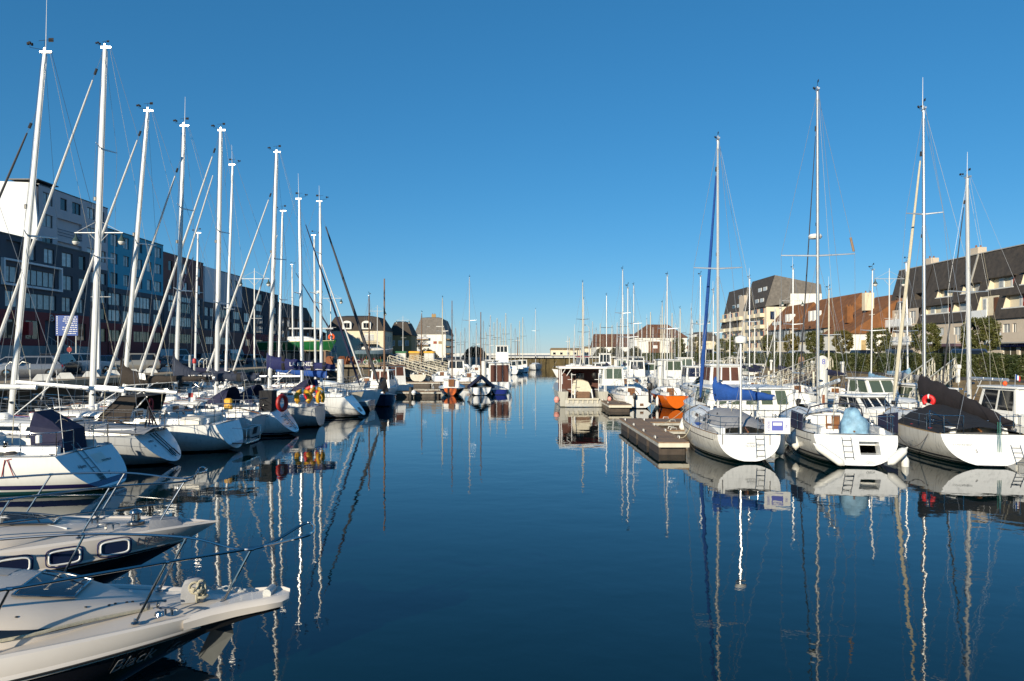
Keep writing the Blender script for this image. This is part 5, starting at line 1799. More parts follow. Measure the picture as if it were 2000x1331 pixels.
for i, (px, w, h, lab) in enumerate(((1915, 1.75, 1.75, 'largest clipped golden tree, in front of the blue shop sign'), (1808, 1.5, 1.65, 'clipped tree before the plum awning, between two tall masts'),
    (1717, 1.4, 1.5, 'clipped tree in front of the corner of the slate mansard building'), (1646, 1.35, 1.55, 'neat dark clipped tree before the white house with orange roof'),
    (1591, 1.35, 1.65, 'clipped tree under the large rust hip roof'), (1546, 1.3, 1.6, 'clipped tree below the timber window band'), (1502, 1.45, 1.75, 'round clipped tree left of the rust tiled house'),
    (1436, 1.5, 1.8, 'clipped tree in front of the slate block balconies'), (1408, 1.4, 1.7, 'clipped tree left of the slate block, beside the blue furled sail'), (1358, 1.6, 2.2, 'clipped tree by the orange roofed cottage'), (1326, 1.7, 2.3, 'tall clipped tree at the corner of the timbered house'))):
    clipped_tree(lab, TX, Yr(px, TX), (1, 1, 2, 3, 2, 3, 1, 2, 4, 3, 2)[i] + 10, w, h, z=QZ, trunk=(.9, .9, 1.0, .95, .9, .9, .7, .8, .7, .6, .5)[i] + .3)
# hedge
hd = thing('hedge', 'long clipped dark green hedge along the right quay', 'hedge', (32.6, 38, QZ))
HX0, HX1, HY0, HY1, HZ = 32.0, 33.3, 36., 175., 1.5
MB().box(.12 - .6, 1.1 - .6, 0, HY1 - HY0, 0, HZ - .14).build('stems', 'bark', hd, smooth=False)  # solid core block; the dark inside of the hedge is put into its colour
rnd = random.Random(5)
mb = MB()
for i in range(62000):
    y = (HY1 - HY0) * rnd.random() ** 1.5
    wob = .08 * math.sin(y * 1.3) + .05 * math.sin(y * 3.1)
    q = rnd.random()
    if q < .62: p = Vector((-.6 + .1 * rnd.random() + wob * .6, y, rnd.uniform(.02, HZ + wob)))
    elif q < .95: p = Vector((rnd.uniform(-.6, .6), y, HZ + wob - .1 * rnd.random() + .05))
    else: p = Vector((rnd.uniform(-.6, .6), y, HZ + wob + .12 * rnd.random()))
    if rnd.random() < .06: p.x -= rnd.uniform(0, .12)
    leaf(mb, p, rnd.uniform(.06, .12) * (1 + y / 160), rnd)
mb.build('foliage', 'hedge_leaf', hd, smooth=False)
# wild bush and leafless tree near the white gabled block, weeds on the bank
def bush(label, x, y, z, w, h, n, m='wild_leaf', s=.2, seed=1):
    root = thing('bush', label, 'bush', (x, y, z))
    rnd = random.Random(seed)
    mb = MB()
    for i in range(n):
        a, r, t = rnd.uniform(0, 6.28), rnd.random() ** .5, rnd.random()
        p = Vector((w * r * math.cos(a) * (1 - .4 * t), w * r * math.sin(a) * (1 - .4 * t), h * t * (1 - .35 * r) * (1 + .15 * math.sin(3 * a + seed))))
        leaf(mb, p, s * rnd.uniform(.6, 1.3), rnd)
    mb.build('leaves', m, root, smooth=False)
    st = MB()
    for i in range(7):
        a = i * .9
        st.tube([(0, 0, -.1), (w * .4 * math.cos(a), w * .4 * math.sin(a), h * .7)], [.08, .02], 5)
    st.build('stems', 'bark', root)
    return root
bush('brown autumn thicket beyond the basin wall, right of the white block', -15.5, 300, 2.4, 5.5, 4.6, 2600, s=.4, seed=3)
bush('low dark bushes in front of the far ochre house', -30, 255, 2.3, 4.5, 3.2, 1200, s=.35, seed=4)
for i, (xx, yy) in enumerate(((31.5, 215), (38, 222), (30, 240))):
    bush(('small round bush by the fish quay', 'dark rounded bush by the fish quay kiosks', 'yellowing bush near the harbour mouth')[i], xx, yy, 2.9, 3.0, 3.2, 1200, s=.3, seed=6 + i)
o = thing('bare_tree', 'thin leafless tree beside the ochre gable', 'tree', (-32, 250, QZ))
mb = MB(); rnd = random.Random(9)
mb.tube([(0, 0, 0), (.1, 0, 3), (.2, 0, 5)], [.18, .14, .08], 7); mb.build('trunk', 'bark', o)
mb = MB()
for i in range(60):
    a = rnd.uniform(0, 6.28); z = rnd.uniform(2.5, 5)
    p = Vector((.1, 0, z)); d = Vector((math.cos(a), math.sin(a), rnd.uniform(.5, 1.3)))
    mb.tube([p, p + d * 1.2, p + d * 2.2 + Vector((rnd.uniform(-.5, .5), rnd.uniform(-.5, .5), .2))], [.05, .03, .012], 4)
mb.build('crown', 'bark', o)
# ------------------------------------------------------------------ boats: hull paints
W_ = (.78, .79, .79)
MT['hull_white'] = hullmat('hull_white', W_, (.02, .03, .07))
MT['hull_white_plain'] = hullmat('hull_white_plain', W_, None, (.02, .022, .025))
MT['hull_clipper'] = hullmat('hull_clipper', W_, (.02, .018, .10), (.02, .10, .11), .10, .16, .30, streak=.06)
MT['hull_shade_grey'] = hullmat('hull_shade_grey', (.42, .43, .44), None, (.012, .012, .015))  # white gelcoat greyed: shade from the neighbouring boat is put into the colour
MT['hull_worn'] = hullmat('hull_worn', (.66, .65, .61), (.03, .035, .05), (.02, .022, .02), .05, .07, .13, streak=.4)
MT['hull_teal'] = hullmat('hull_teal', (.76, .77, .76), None, (.01, .15, .17), .16)
MT['hull_beige'] = hullmat('hull_beige', (.58, .53, .44), None, (.03, .025, .02), .08)
MT['hull_orange'] = hullmat('hull_orange', (.62, .13, .012), None, (.06, .01, .006), .05, streak=.12)
MT['hull_blue'] = hullmat('hull_blue', (.03, .055, .12), None, (.01, .012, .02))
MT['hull_royal'] = hullmat('hull_royal', (.012, .016, .16), None, (.01, .012, .03))
MT['hull_black'] = hullmat('hull_black', (.010, .010, .014), None, (.008, .008, .01), rough=.14, streak=.0)
MT['hull_green'] = hullmat('hull_green', (.012, .12, .035), (.55, .55, .5), (.012, .03, .015), .0, .0, .05)
MT['hull_alu'] = hullmat('hull_alu', (.42, .41, .36), None, (.06, .06, .045), .07, rough=.5, streak=.35)
MT['hull_dark'] = hullmat('hull_dark', (.05, .055, .07), None)
MT['hull_steelblue'] = hullmat('hull_steelblue', (.16, .24, .30), None, (.02, .05, .06), .35)

GL = 'yachts moored stern out along the left pontoon'
# ---- left row, sterns to the channel, nearest first
b, h = sailboat('nearest white sloop of the left row, navy and teal waterline bands, Clipper on its side', PX(229, 21.3), 21.3, 180, L=10.4, B=3.3, F0=1.12, F1=1.45, H=14.3, hm='hull_clipper', group=GL,
    mx=.58, boom=(3.5, 3.05, 2.98), furl=('sail_white', .085), tr=.95, stern=.86, ex=2.25, spr=[.36, .68], ant=1.0, c1=.38, wheel=.5, doorm='brown_wood', gap=.5, zs=.03)
for tx, sz, u, z, m, sh_ in (('OCEANIS 343', .17, 2.85, .84, 'letter_grey', .15), ('Clipper', .2, 2.85, .62, 'letter_grey', .45)):
    q = h.side(u / 10.4, z, 1, .012)
    text(tx, sz, m, b, q, (R(86), 0, R(178)), sh_)
for tx, sz, y, z, m in (('Hjem', .17, .72, .74, 'letter_dark'), ('DEAUVILLE', .1, -.55, .76, 'letter_dark'), ('S', .2, -.22, .42, 'letter_dark')):
    text(tx, sz, m, b, (h.X(0, z) - .012, y, z), (R(56), 0, R(-90)), .25)
mb = MB(); mb.quad(*[(h.X(0, z) - .008, y, z) for y, z in ((-.02, .72), (-.62, .72), (-.62, .98), (-.02, .98))]); mb.build('locker_hatch', 'gelcoat_cream', b)
mb = MB(); mb.quad(*[(h.X(0, z) - .009, y, z) for y, z in ((.42, .3), (.18, .3), (.18, .47), (.42, .47))]); mb.build('step_recess_dark', 'black_plastic', b)  # flat panel; the dark of the hollow is only in its colour
ladder(b, h.X(0, .3) - .03, .28, .28, 1.35, .26, h.X(0, 1.35) - h.X(0, .3), 'steel', 4)
# cockpit cover on the wheel
cv = MB().loft([[(x + .15 * c, y * k, z) for x, y, z in ((1.25, -.6, 1.05), (2.15, -.6, 1.05), (2.15, .6, 1.05), (1.25, .6, 1.05))] for c, k, z in ((0, 1, 0),)] + [[(1.3, -.55, 1.75), (2.2, -.6, 1.9), (2.2, .6, 1.9), (1.3, .55, 1.75)], [(1.75, -.3, 2.0), (2.2, -.4, 2.3), (2.2, .4, 2.3), (1.75, .3, 2.0)]]).build('wheel_cover', 'canvas_navy', b, ang=20)
cv['label'] = 'dark navy canvas wheel and table cover'
for k, (m, xx) in enumerate((('rope_dark', 3.75), ('rope_dark', 3.6), ('rope_red', 3.15), ('rope_dark', 2.98))):
    mb = MB().torus((xx, .93, 1.42), .16, .022, 'y', 14, 5, sx=.55, sy=1.5).torus((xx + .03, .95, 1.42), .14, .02, 'y', 14, 5, sx=.5, sy=1.5)
    mb.build('coiled_rope', m, b)
mb = MB()
for k in range(5): mb.torus((2.6 + .05 * k, 1.33 + .01 * k, 1.17 + .02 * k), .2 - .012 * k, .014, 'z', 16, 5)
o = mb.build('coiled_rope', 'rope', b)
MB().bbox(1.38, 1.5, 1.28, 1.42, 1.5, 1.72, .02).build('lifebuoy_light', 'white_plastic', b)
q0 = h.side(.16, 1.0, 1, .02)
MB().tube([(2.05, 1.55, 1.08), (2.2, 1.55, 1.05), (2.3, 1.55, 1.06)], .02, 5).build('mooring_line', 'rope_red', b)
for dx in (0, .22):
    MB().tube([(2.15 + dx * .3, h.side(.2, 1.0, 1)[1] + .02, 1.06), (2.0 + dx * 1.6, h.side(.2, .6, 1)[1] + .03, .55)], .013, 5).build('mooring_line', 'rope_red', b)

b1, h1 = sailboat('white sloop with shade greyed into its hull, small name on stern, second of left row', PX(350, 26), 26, 180, L=10.2, B=3.2, F0=1.12, F1=1.42, H=14.9, hm='hull_shade_grey', group=GL,
    mx=.60, rake=1.25, mr=.108, boom=(3.9, 2.95, 2.62), furl=('sail_greydark', .075), ff=.84, tr=1.0, stern=.74, ex=2.05, spr=[.5], swp=.5, ant=1.9, vk=1.3, backm='dark_wire', transm='hull_white_plain', ch=.44, handm='steel', zs=.1)
for y in (.1, -.12, -.3): MB().tube([(h1.X(0, .28) - .03, y - .12, .3), (h1.X(0, 1.1) - .03, y + .12, 1.1)], .016, 5).build('stern_bracket', 'black_plastic', b1)
mb = MB().tube([(h1.X(0, .22) - .04, -.1, .25), (h1.X(0, .5) - .04, -.1, .5), (h1.X(0, .5) - .04, -.42, .5), (h1.X(0, .22) - .04, -.42, .25)], .016, 5); mb.build('swim_ladder', 'black_plastic', b1)
text('AMELY', .12, 'letter_dark', b1, (h1.X(0, .86) - .012, .52, .86), (R(58), 0, R(-90)))
text('DL', .1, 'letter_dark', b1, (h1.X(0, .7) - .012, .48, .7), (R(58), 0, R(-90)))
mb = MB()
for k in range(4): mb.tube([(h1.X(0, 1.1) + .2 + .2 * k, -.9, 1.12), (h1.X(0, 1.1) + .1 + .2 * k, .9, 1.12)], .05, 6)
cv = MB().loft([[(x, -1.15, 1.18 + z), (x, -.5, 1.32 + z), (x, .5, 1.32 + z), (x, 1.15, 1.18 + z)] for x, z in ((.7, 0), (1.5, .06), (2.6, .1), (3.6, .2))], closed=False).build('cockpit_cover', 'canvas_grey', b1)
mb = MB().tube([(1.0, .5, 1.2), (1.1, .05, 2.05), (1.0, -.5, 1.2)], .03, 6).tube([(1.0, .2, 1.2), (1.1, 0, 1.9), (1.0, -.2, 1.2)], .02, 5); mb.build('boom_gallows', 'black_plastic', b1)

b2, h2 = sailboat('tall masted white sloop with boarding platform at its stern, third of the left row', PX(468, 29.6), 29.6, 180, L=11.2, B=3.5, F0=1.15, F1=1.5, H=16.6, hm='hull_white_plain', group=GL,
    mx=.545, rake=.55, mr=.128, boom=(3.35, 2.62, 2.36), furl=('sail_white', .078), ff=.98, tr=.5, stern=.7, ex=2.0, zs=.1, spr=[.42, .72], sl=.85, vk=.7, c1=.37, wheel=True, wins=3, band=None)
mb = MB().box(-.55, .02, -.75, .75, .34, .39); mb.build('boarding_platform', 'steel', b2)
mb = MB()
for y in (-.8, .8): mb.tube([(-.55, y, .36), (-.6, y, .95), (0, y, .98)], .016, 5)
mb.tube([(-.6, -.8, .95), (-.6, .8, .95)], .014, 5).build('platform_rail', 'steel', b2)
q = MB().bbox(1.1, 1.9, -1.4, 1.2, 1.15, 1.45, .05).build('cockpit_cushion', 'gelcoat_cream', b2)
mb = MB()
for sd in (1, -1): mb.add([(5.2, sd * 1.25, 1.3), (3.9, sd * 1.25, 1.3), (3.6, sd * 1.2, 2.25), (4.3, sd * 1.2, 2.25)], [(0, 1, 2, 3)])
mb.quad((3.6, -1.2, 2.25), (3.6, 1.2, 2.25), (4.3, 1.2, 2.3), (4.3, -1.2, 2.3)).quad((4.3, -1.2, 2.3), (4.3, 1.2, 2.3), (5.2, 1.25, 1.4), (5.2, -1.25, 1.4)).build('sprayhood', 'canvas_brown', b2)
for k in range(3): MB().torus((2.9, 1.5, 2.0 - .3 * k), .14, .03, 'y', 12, 5, sx=.5, sy=1.6).build('coiled_rope', 'rope_red', b2)

b3, h3 = sailboat('white sloop with brown cover on its boom, fourth of the left row', PX(498, 33.2), 33.2, 180, L=10.2, B=3.3, F0=1.1, F1=1.4, H=15.2, hm='hull_white_plain', group=GL,
    mx=.6, rake=1.15, mr=.1, boom=(4.1, 2.55, 2.85), furl=('sail_white', .082), ff=.97, tr=-.3, stern=.72, spr=[.55], swp=.45, cover=('canvas_brown', 1.35, .42, .16, .34), straps=[.62, .82], transm='hull_white')
mb = MB().add([(-.1, .62, .3), (-.1, .1, .3), (-.22, .1, .85), (-.22, .62, .85)], [(0, 1, 2, 3)]); mb.build('step_recess_dark', 'black_plastic', b3)  # flat black sheet, recess darkness painted, no hollow behind
o = MB().quad((5.25, .19, 2.8), (4.95, .19, 2.75), (5.0, .19, 3.05), (5.3, .19, 3.1)).build('cover_badge', 'letter_white', b3)

b4, h4 = sailboat('white sloop with thin dark hull stripes and red life ring, fifth of the left row', PX(585, 35.2), 35.2, 180, L=10.0, B=3.25, F0=1.2, F1=1.45, H=15.15, hm='hull_white', group=GL,
    mx=.61, rake=.42, mr=.1, boom=(4.0, 2.65, 2.72), furl=('sail_white', .085), ff=.88, tr=1.05, stern=.72, ex=2.05, zs=.12, spr=[.4, .7], ant=1.35, vk=1., cover=('canvas_slate', 1.7, .5, .3, .36), straps=[.36, .75], hood='canvas_navy', cove='letter_dark', covez=.22, wheel=True, ladder=(-.2, .25, 1.0))
text('NEPTULAS', .26, 'letter_white', b4, (4.75, .23, 2.83), (R(90), 0, R(180)))
for z in (.42, .58, .74, .9): MB().box(h4.X(0, z) - .02, h4.X(0, z) + .02, .1, .4, z - .015, z + .015).build('stern_step', 'black_plastic', b4)
mb = MB().box(1.0, 1.6, .35, 1.1, 1.25, 2.2); mb.build('cockpit_tent', 'canvas_black', b4)

b5, h5 = sailboat('white sloop with slate blue boom cover and two furled sails, sixth of the left row', PX(628, 39.3), 39.3, 180, L=10.6, B=3.4, F0=1.1, F1=1.45, H=16.2, hm='hull_shade_grey', group=GL,
    mx=.545, rake=.25, mr=.118, boom=(2.3, 2.62, 2.55), furl=('sail_white', .085), furl2=('sail_white', .07), ff=.97, tr=.1, stern=.62, spr=[.35, .62], cover=('canvas_slate', .62, .5, .46, .42), straps=[.4, .78], hood='canvas_navy', wheel=True, doorm='brown_wood')
b6, h6 = sailboat('white sloop with royal blue boom cover lettered LA RENEE, seventh of the left row', PX(716, 45), 45, 180, L=10.6, B=3.4, F0=1.3, F1=1.5, H=16.6, hm='hull_white', group=GL,
    mx=.575, rake=.45, mr=.12, boom=(4.1, 3.06, 2.95), furl=('sail_white', .085), ff=.86, tr=1.15, stern=.68, ex=2.1, zs=.12, spr=[.55], swp=.5, vk=1.1, cover=('canvas_royal', 1.05, .72, .42, .36), straps=[.18, .62, .8], band=('letter_dark', .22, .04), hood='canvas_navy', wheel=True)
text('LA RENEE', .34, 'letter_white', b6, (4.05, .23, 3.3), (R(90), 0, R(180)))
mb = MB().add([(h6.X(0, .35) - .01, .3, .35), (h6.X(0, .35) - .01, -.3, .35), (h6.X(0, .6) - .01, -.3, .6), (h6.X(0, .6) - .01, .3, .6)], [(0, 1, 2, 3)]); mb.build('step_recess_dark', 'black_plastic', b6)  # no real hollow: its darkness is the black of this flat sheet
GM = 'yachts behind the left row'
b7, h7 = sailboat('white yacht with bright blue boom tent, behind LA RENEE on the left', PX(700, 50.5), 50.5, 180, L=9.4, B=3.1, F0=1.0, F1=1.3, H=14.0, hm='hull_shade_grey', lod=1, mx=.6, rake=.3, mr=.09, boom=(3.4, 2.75, 2.3), cover=('canvas_blue', .9, .6, .5, .5), furl=('sail_white', .07), hood='canvas_blue', spr=[.5])
sailboat('white yacht with slim white mast left of the thickest left mast', -24.0, 48, 0, L=9.6, B=3.1, H=16.6, lod=1, hm='hull_white', mx=.5, rake=-.5, mr=.095, spr=[.36], swp=-.1, ant=1.3, furl=None)
sailboat('yacht with dark brown furled sail on its bowsprit, bow towards the channel', PX(628, 52) - 5.4, 52, 0, L=9.8, B=3.1, F0=1.0, F1=1.35, H=15.0, lod=1, hm='hull_white', mx=.55, rake=.1, mr=.11, spr=[.45, .72], furl=('sail_greydark', .13), ff=.93, vk=1.2, ant=1.1, boom=(3.2, 2.5, 2.5))
sailboat('yacht with grey aluminium mast close beside the white pair, left cluster', PX(597, 50) - 5.2, 49.3, 0, L=9.4, B=3., H=14.6, lod=1, hm='hull_beige', mastm='mast_alu', mx=.55, rake=.2, mr=.13, spr=[.5], vk=1.1, ant=1.7, boom=(3, 2.4, 2.4), furl=('canvas_navy', .08))
sailboat('small yacht with blue furled sail leaning to the left cluster', PX(566, 62) - 4, 62, 178, L=8.6, B=2.8, H=14.4, lod=1, mx=.5, rake=.3, mr=.1, furl=('canvas_navy', .12), ff=.9, boom=(3, 2.4, 2.4), cover=('canvas_navy', .7, .4, .3, .3), spr=[.6])
sailboat('yacht with a square radar reflector on its mast, left cluster', PX(602, 64) - 4, 64.5, 0, L=9, B=2.9, H=14.6, lod=1, mx=.5, rake=.1, mr=.1, radome=9.5, spr=[.6], boom=(3, 2.5, 2.4), furl=('sail_white', .08))
sailboat('old white yacht at the inner pontoon near the parked cars', -24.5, 38, 0, L=8.4, B=2.8, H=11.0, rig=False, lod=1, hm='hull_worn', mx=.55, spr=[.5], boom=(3, 2.3, 2.3), cover=('canvas_grey', .5, .35, .2, .25), mr=.07)
sailboat('small cream yacht at the inner pontoon under the navy covers', -24.5, 44, 0, L=7.8, B=2.6, H=10.0, rig=False, lod=1, hm='hull_beige', mx=.55, spr=[.5], boom=(2.8, 2.2, 2.2), mr=.065)

# deck gear standing out in colour on the left row
def horseshoe(label, p, rz, m, R0=.26, r=.1):
    o = thing('lifebuoy', label, 'lifebuoy', p, rz)
    MB().torus((0, 0, 0), R0, r, 'y', 20, 8, R(-50), R(230)).build('float', m, o)
    MB().torus((0, 0, 0), R0 + .0, r + .012, 'y', 2, 8, R(82), R(98)).build('band', 'white_plastic', o)
    return o
o = thing('life_ring', 'red life ring hanging on the stern rail of the fifth yacht', 'lifebuoy', at_boat(b4, (.55, .95, 1.62)), R(64))
MB().torus((0, 0, 0), .34, .1, 'y', 24, 8, sx=.8).build('ring', 'ring_red', o)
horseshoe('big yellow horseshoe buoy on the stern rail, left of the pair', at_boat(b5, (.75, .9, 1.62)), R(8), 'buoy_yellow', .34, .13)
horseshoe('yellow horseshoe buoy with white band on the stern rail, right of the pair', at_boat(b5, (.25, .1, 1.75)), R(10), 'buoy_yellow', .32, .11)
horseshoe('dark red horseshoe buoy behind the yellow ones', at_boat(b5, (.7, -.6, 1.75)), R(5), 'buoy_red', .34, .12)
horseshoe('third yellow horseshoe buoy, seen edge on at the corner of the rail', at_boat(b5, (-.1, .6, 1.6)), R(75), 'buoy_yellow', .3, .1)
o = tag(MB().bbox(-.17, .17, -.14, .14, 0, .5, .06).build('jerrycan', 'buoy_yellow', None, loc=at_boat(b3, (.95, .7, 1.45))), 'yellow jerrycan shaped buoy strapped to the rail of the fourth yacht', 'buoy')
o = thing('flag', 'small red and white signal flag hanging in the rigging, left row', 'flag', at_boat(b3, (2.6, .9, 2.4)))
for k, m in enumerate(('letter_white', 'paint_red', 'letter_white')):
    MB().box(-.11 + .02 * k, .11 + .02 * k, -.01 - .001 * k, .01, -.2 * k - .2, -.2 * k).build('stripe', m, o)

# ---- right row, sterns to the camera
GR = 'yachts moored stern to the camera on the right'
r1, g1 = sailboat('white yacht with bright blue boom cover and blue furled sail, sale banner on its rail', 8.65, 26.0, 86.5, L=9.3, B=3.15, F0=1.0, F1=1.45, H=13.3, hm='hull_worn', group=GR,
    mx=.56, rake=-.05, mr=.085, boom=(2.95, 1.98, 2.2), swing=34, cover=('canvas_blue', 1.1, .62, .22, .5), furl=('canvas_blue', .1), ff=.94, tr=.22, stern=.72, ex=2.15, spr=[.52], sl=1.07, swp=.0, back=True, toem='teak', cove='letter_dark', covez=.24, transm='hull_white_plain', ladder=(-.38, .18, .98), gap=.35, hoodh=.7, wins=2, vk=.7, cw=.6, zs=.06, wheel=False, tiller=True)
for tx, z in (('aequoria I', .72), ('TROUVILLE', .6)):
    text(tx, .11, 'letter_grey', r1, (g1.X(0, z) - .012, -.12, z), (R(78), 0, R(-90)))
o = thing('banner', 'white sale banner with blue print tied to the stern rail', 'banner', at_boat(r1, (.15, -1.0, 1.34)), R(86.5 - 90))
MB().box(-.46, .46, -.012, .012, -.28, .3).build('cloth', 'letter_white', o)
text('A VENDRE', .13, 'letter_blue', o, (-.31, -.016, 0), (R(90), R(-90), 0), sx=.6)
MB().box(-.2, .2, -.018, -.012, -.16, .18).build('print_block', 'letter_blue', o)
MB().box(-.16, .16, -.022, -.017, .02, .13).build('print_gap', 'letter_white', o)
text('06', .12, 'letter_blue', o, (.32, -.016, 0), (R(90), R(-90), 0))
mb = MB().tube([(.25, .28, 1.05), (.25, .28, 4.35)], .045, 8); mb.build('radar_post', 'mast_alu', r1)
o = MB().lathe([(.02, 0), (.19, .02), (.22, .12), (.2, .24), (.04, .3)], 14, (.25, .28, 4.35)).build('radome', 'white_plastic', r1)
mb = MB()
for k in range(6): mb.tube([(2.9 + .02 * k, .9 - .32 * k, 1.3), (2.6, .95 - .34 * k, 1.62)], .02, 5)
mb.build('winch_handles', 'black_plastic', r1)
MB().loft([[(x + .1 * y, y * wv, 1.03 + z * (1 - abs(y) ** 2.2) + .02 * math.sin(9 * y + x * 3)) for y in [k / 7 - 1 for k in range(15)]] for x, z, wv in ((.75, .22, 1.0), (1.3, .42, 1.15), (2.1, .56, 1.25), (3.0, .68, 1.3), (3.9, .7, 1.28), (4.7, .6, 1.15), (5.3, .42, .95))], closed=False).build('cockpit_cover', 'canvas_grey', r1, ang=60)
for y in (.95, -.75): MB().tube([(g1.X(0, 1) - .03, y, 1.02), (g1.X(0, .7) - .04, y + .02, .66)], .014, 5).build('mooring_line', 'rope_dark', r1)

r2, g2 = sailboat('white yacht with pale blue wheel cover and square opening in its stern', 12.15, 25.0, 80, L=10.0, B=3.5, F0=1.08, F1=1.4, H=15.35, hm='hull_worn', group=GR,
    mx=.60, rake=-.1, mr=.095, mastm='mast_alu', boom=(3.2, 2.5, 2.95), tr=.6, stern=.8, ex=2.2, spr=[.48], sl=1.53, swp=.0, radome=9.1, ff=.93, furl=('sail_greydark', .035), cove='letter_dark', covez=.26, band=('letter_dark', .26, .07), transm='hull_white_plain', hole=(-.75, -.08, .42, .86), toem='canvas_black', ladder=(.32, .25, 1.0), gap=.5, cw=.6, doorm='varnished_wood', boomm='mast_alu')
text('GEN', .14, 'letter_grey', r2, (g2.X(0, .17) - .012, -.35, .17), (R(60), 0, R(-90)))
rr = []
for z, ra in ((0, .44), (.2, .48), (.42, .49), (.62, .46), (.76, .38), (.84, .30), (.92, .27), (1.02, .25), (1.1, .19), (1.14, .06)):
    rr.append([(1.2 + ra * math.cos(a) * (1 + .10 * math.sin(3 * a + z * 4) + .05 * math.sin(7 * a)), -.12 + (.05 if z > .8 else 0) + ra * 1.02 * math.sin(a) * (1 + .08 * math.sin(5 * a + z * 7)), .85 + z + .03 * math.sin(2 * a)) for a in [2 * math.pi * k / 22 for k in range(22)]])
o = MB().loft(rr).build('wheel_cover', 'canvas_lightblue', r2, ang=75)
MB().box(3.56, 3.585, .06, .22, 1.2, 1.55).build('notice', 'letter_white', r2); MB().box(3.56, 3.585, .04, .2, 1.0, 1.1).build('notice', 'letter_white', r2)
o = tag(MB().loft([[(2.0, 1.5, 1.05), (3.5, 1.6, 1.1), (3.5, 1.63, 1.1), (2.0, 1.53, 1.05)], [(2.0, 1.46, 1.68), (3.5, 1.56, 1.72), (3.5, 1.59, 1.72), (2.0, 1.49, 1.68)]]).build('weather_cloth', 'canvas_navy', r2))
mb = MB().tube([(3.6, 1.0, 1.5), (3.4, .9, 1.85), (3.5, .3, 2.0), (3.5, -.6, 2.0), (3.4, -1.0, 1.8), (3.6, -1.1, 1.5)], .03, 6); mb.build('sprayhood_frame', 'canvas_slate', r2)
MB().loft([[(x, y, z) for y, z in ((1.3, 1.1), (1.0, 1.55), (0, 1.75), (-1.0, 1.55), (-1.3, 1.1))] for x in (3.7, 4.6)], closed=False).build('sprayhood', 'gelcoat', r2)
MB().tube([(6.04, -1.46, 8.35), (6.045, -1.33, 8.95)], [.05, .05], 8).build('radar_reflector', 'teak', r2)
for lab, v, rot, L_, rr in (('white fender hanging at the port quarter of the yacht with wheel cover', (2.5, 1.62, .62), (0, 0, 0), .66, .15), ('long white fender slung across the left side of the open stern', (.05, 1.0, .42), (R(-52), R(20), 0), 1.1, .14), ('long white fender slung across the right side of the open stern', (.02, -1.2, .42), (R(48), R(20), 0), .8, .15)):
    fender_at(r2, v, lab, 'fender_white', L_, rr, rot)
fender_at(r1, (1.9, -1.62, .5), 'fat white fender squeezed between the two nearest right yachts', 'fender_white', .9, .2)
fender_at(r1, (7.1, 1.1, .75), 'white fender between the blue covered yacht and the planked pontoon', 'fender_white', .7, .2, (R(20), 0, 0))
fender_at(r2, (.6, -1.65, .1), 'white fender low at the water beside the open stern', 'fender_white', .5, .13)

r3, g3 = sailboat('white racing yacht under black cockpit tent with raised dark boom cover', 16.75, 25.0, 80.5, L=9.8, B=3.3, F0=1.08, F1=1.35, H=14.5, hm='hull_worn', group=GR,
    mx=.6, rake=-.12, mr=.095, mastm='mast_alu', boom=(4.4, 2.05, 1.15), swing=20, cover=('canvas_plum', 1.15, 1.0, .42, .55), furl=('sail_tan', .095), ff=.9, tr=.7, stern=.84, ex=2.3, spr=[.65], sl=.8, swp=.1, ant=1.3, vk=1., transm='hull_white_plain', band=('letter_dark', .2, .06), gap=.6, toem='wall_ochre', ladder=(-.95, .12, .75))
text('31.7 FIRST', .24, 'letter_grey', r3, g3.side(.33, .5, 1, .015), (R(84), 0, R(178)))
text('CONTREVENT', .1, 'letter_grey', r3, (g3.X(0, .72) - .012, .75, .72), (R(58), 0, R(-90)))
text('S', .18, 'letter_dark', r3, (g3.X(0, .52) - .012, .35, .52), (R(58), 0, R(-90)))
mb = MB(); rr = []
for k in range(25):
    x = .75 + k * .207
    ee = (.22, .34, .46, .58, .68, .76, .8, .66, .3, .3); e = lerp(ee[k // 3], ee[k // 3 + 1], k % 3 / 3)
    yb = g3.b(x / 9.8) * (.98 if k < 20 else .98 - .05 * (k - 19))
    rr.append([(x + .03 * math.sin(j * 2.1 + k), yb * f, 1.1 + e * max(0, 1 - abs(f) ** 1.7) * (1 + .06 * math.sin(3.1 * j + k * .9)) + .025 * math.sin(k * 1.7 + j * 1.3) * (1 - abs(f))) for j, f in enumerate((-1, -.92, -.8, -.6, -.4, -.2, 0, .2, .4, .6, .8, .92, 1))])
mb.loft(rr, closed=False).build('cockpit_tent', 'canvas_black', r3, ang=60)
mb = MB()
for k in range(3): mb.tube([(.5 + .02 * k, .04 * k - .5, 1.55), (g3.X(0, .5) - .03, .05 * k - .42, .5)], .009, 4)
mb.build('mainsheet', 'rope_green', r3)
mb = MB()
for q in ((1.7, 1.36), (2.0, 1.36)):
    mb.tube([(q[0], q[1], 1.1), (1.9, 1.3, 1.85)], .018, 5)
mb.tube([(1.9, 1.3, 1.85), (1.5, .7, 1.35)], .016, 5).tube([(1.7, 1.35, 1.4), (1.3, .9, 1.55)], .014, 5).build('rail_bracket', 'steel', r3)
horseshoe('red horseshoe buoy lying on the tent of the racing yacht', at_boat(r3, (4.9, .2, 2.02)), R(-40), 'buoy_red', .17, .09)
o = tag(MB().loft([[(0, 0, 0), (1.3, .1, -.1), (1.3, .12, -.1), (0, .02, 0)], [(0, 0, .85), (1.3, .1, .62), (1.3, .12, .62), (0, .02, .85)]]).build('weather_cloth', 'canvas_navy', r3, loc=(3.9, 1.72, .75)))
o.rotation_euler = (0, 0, R(12))

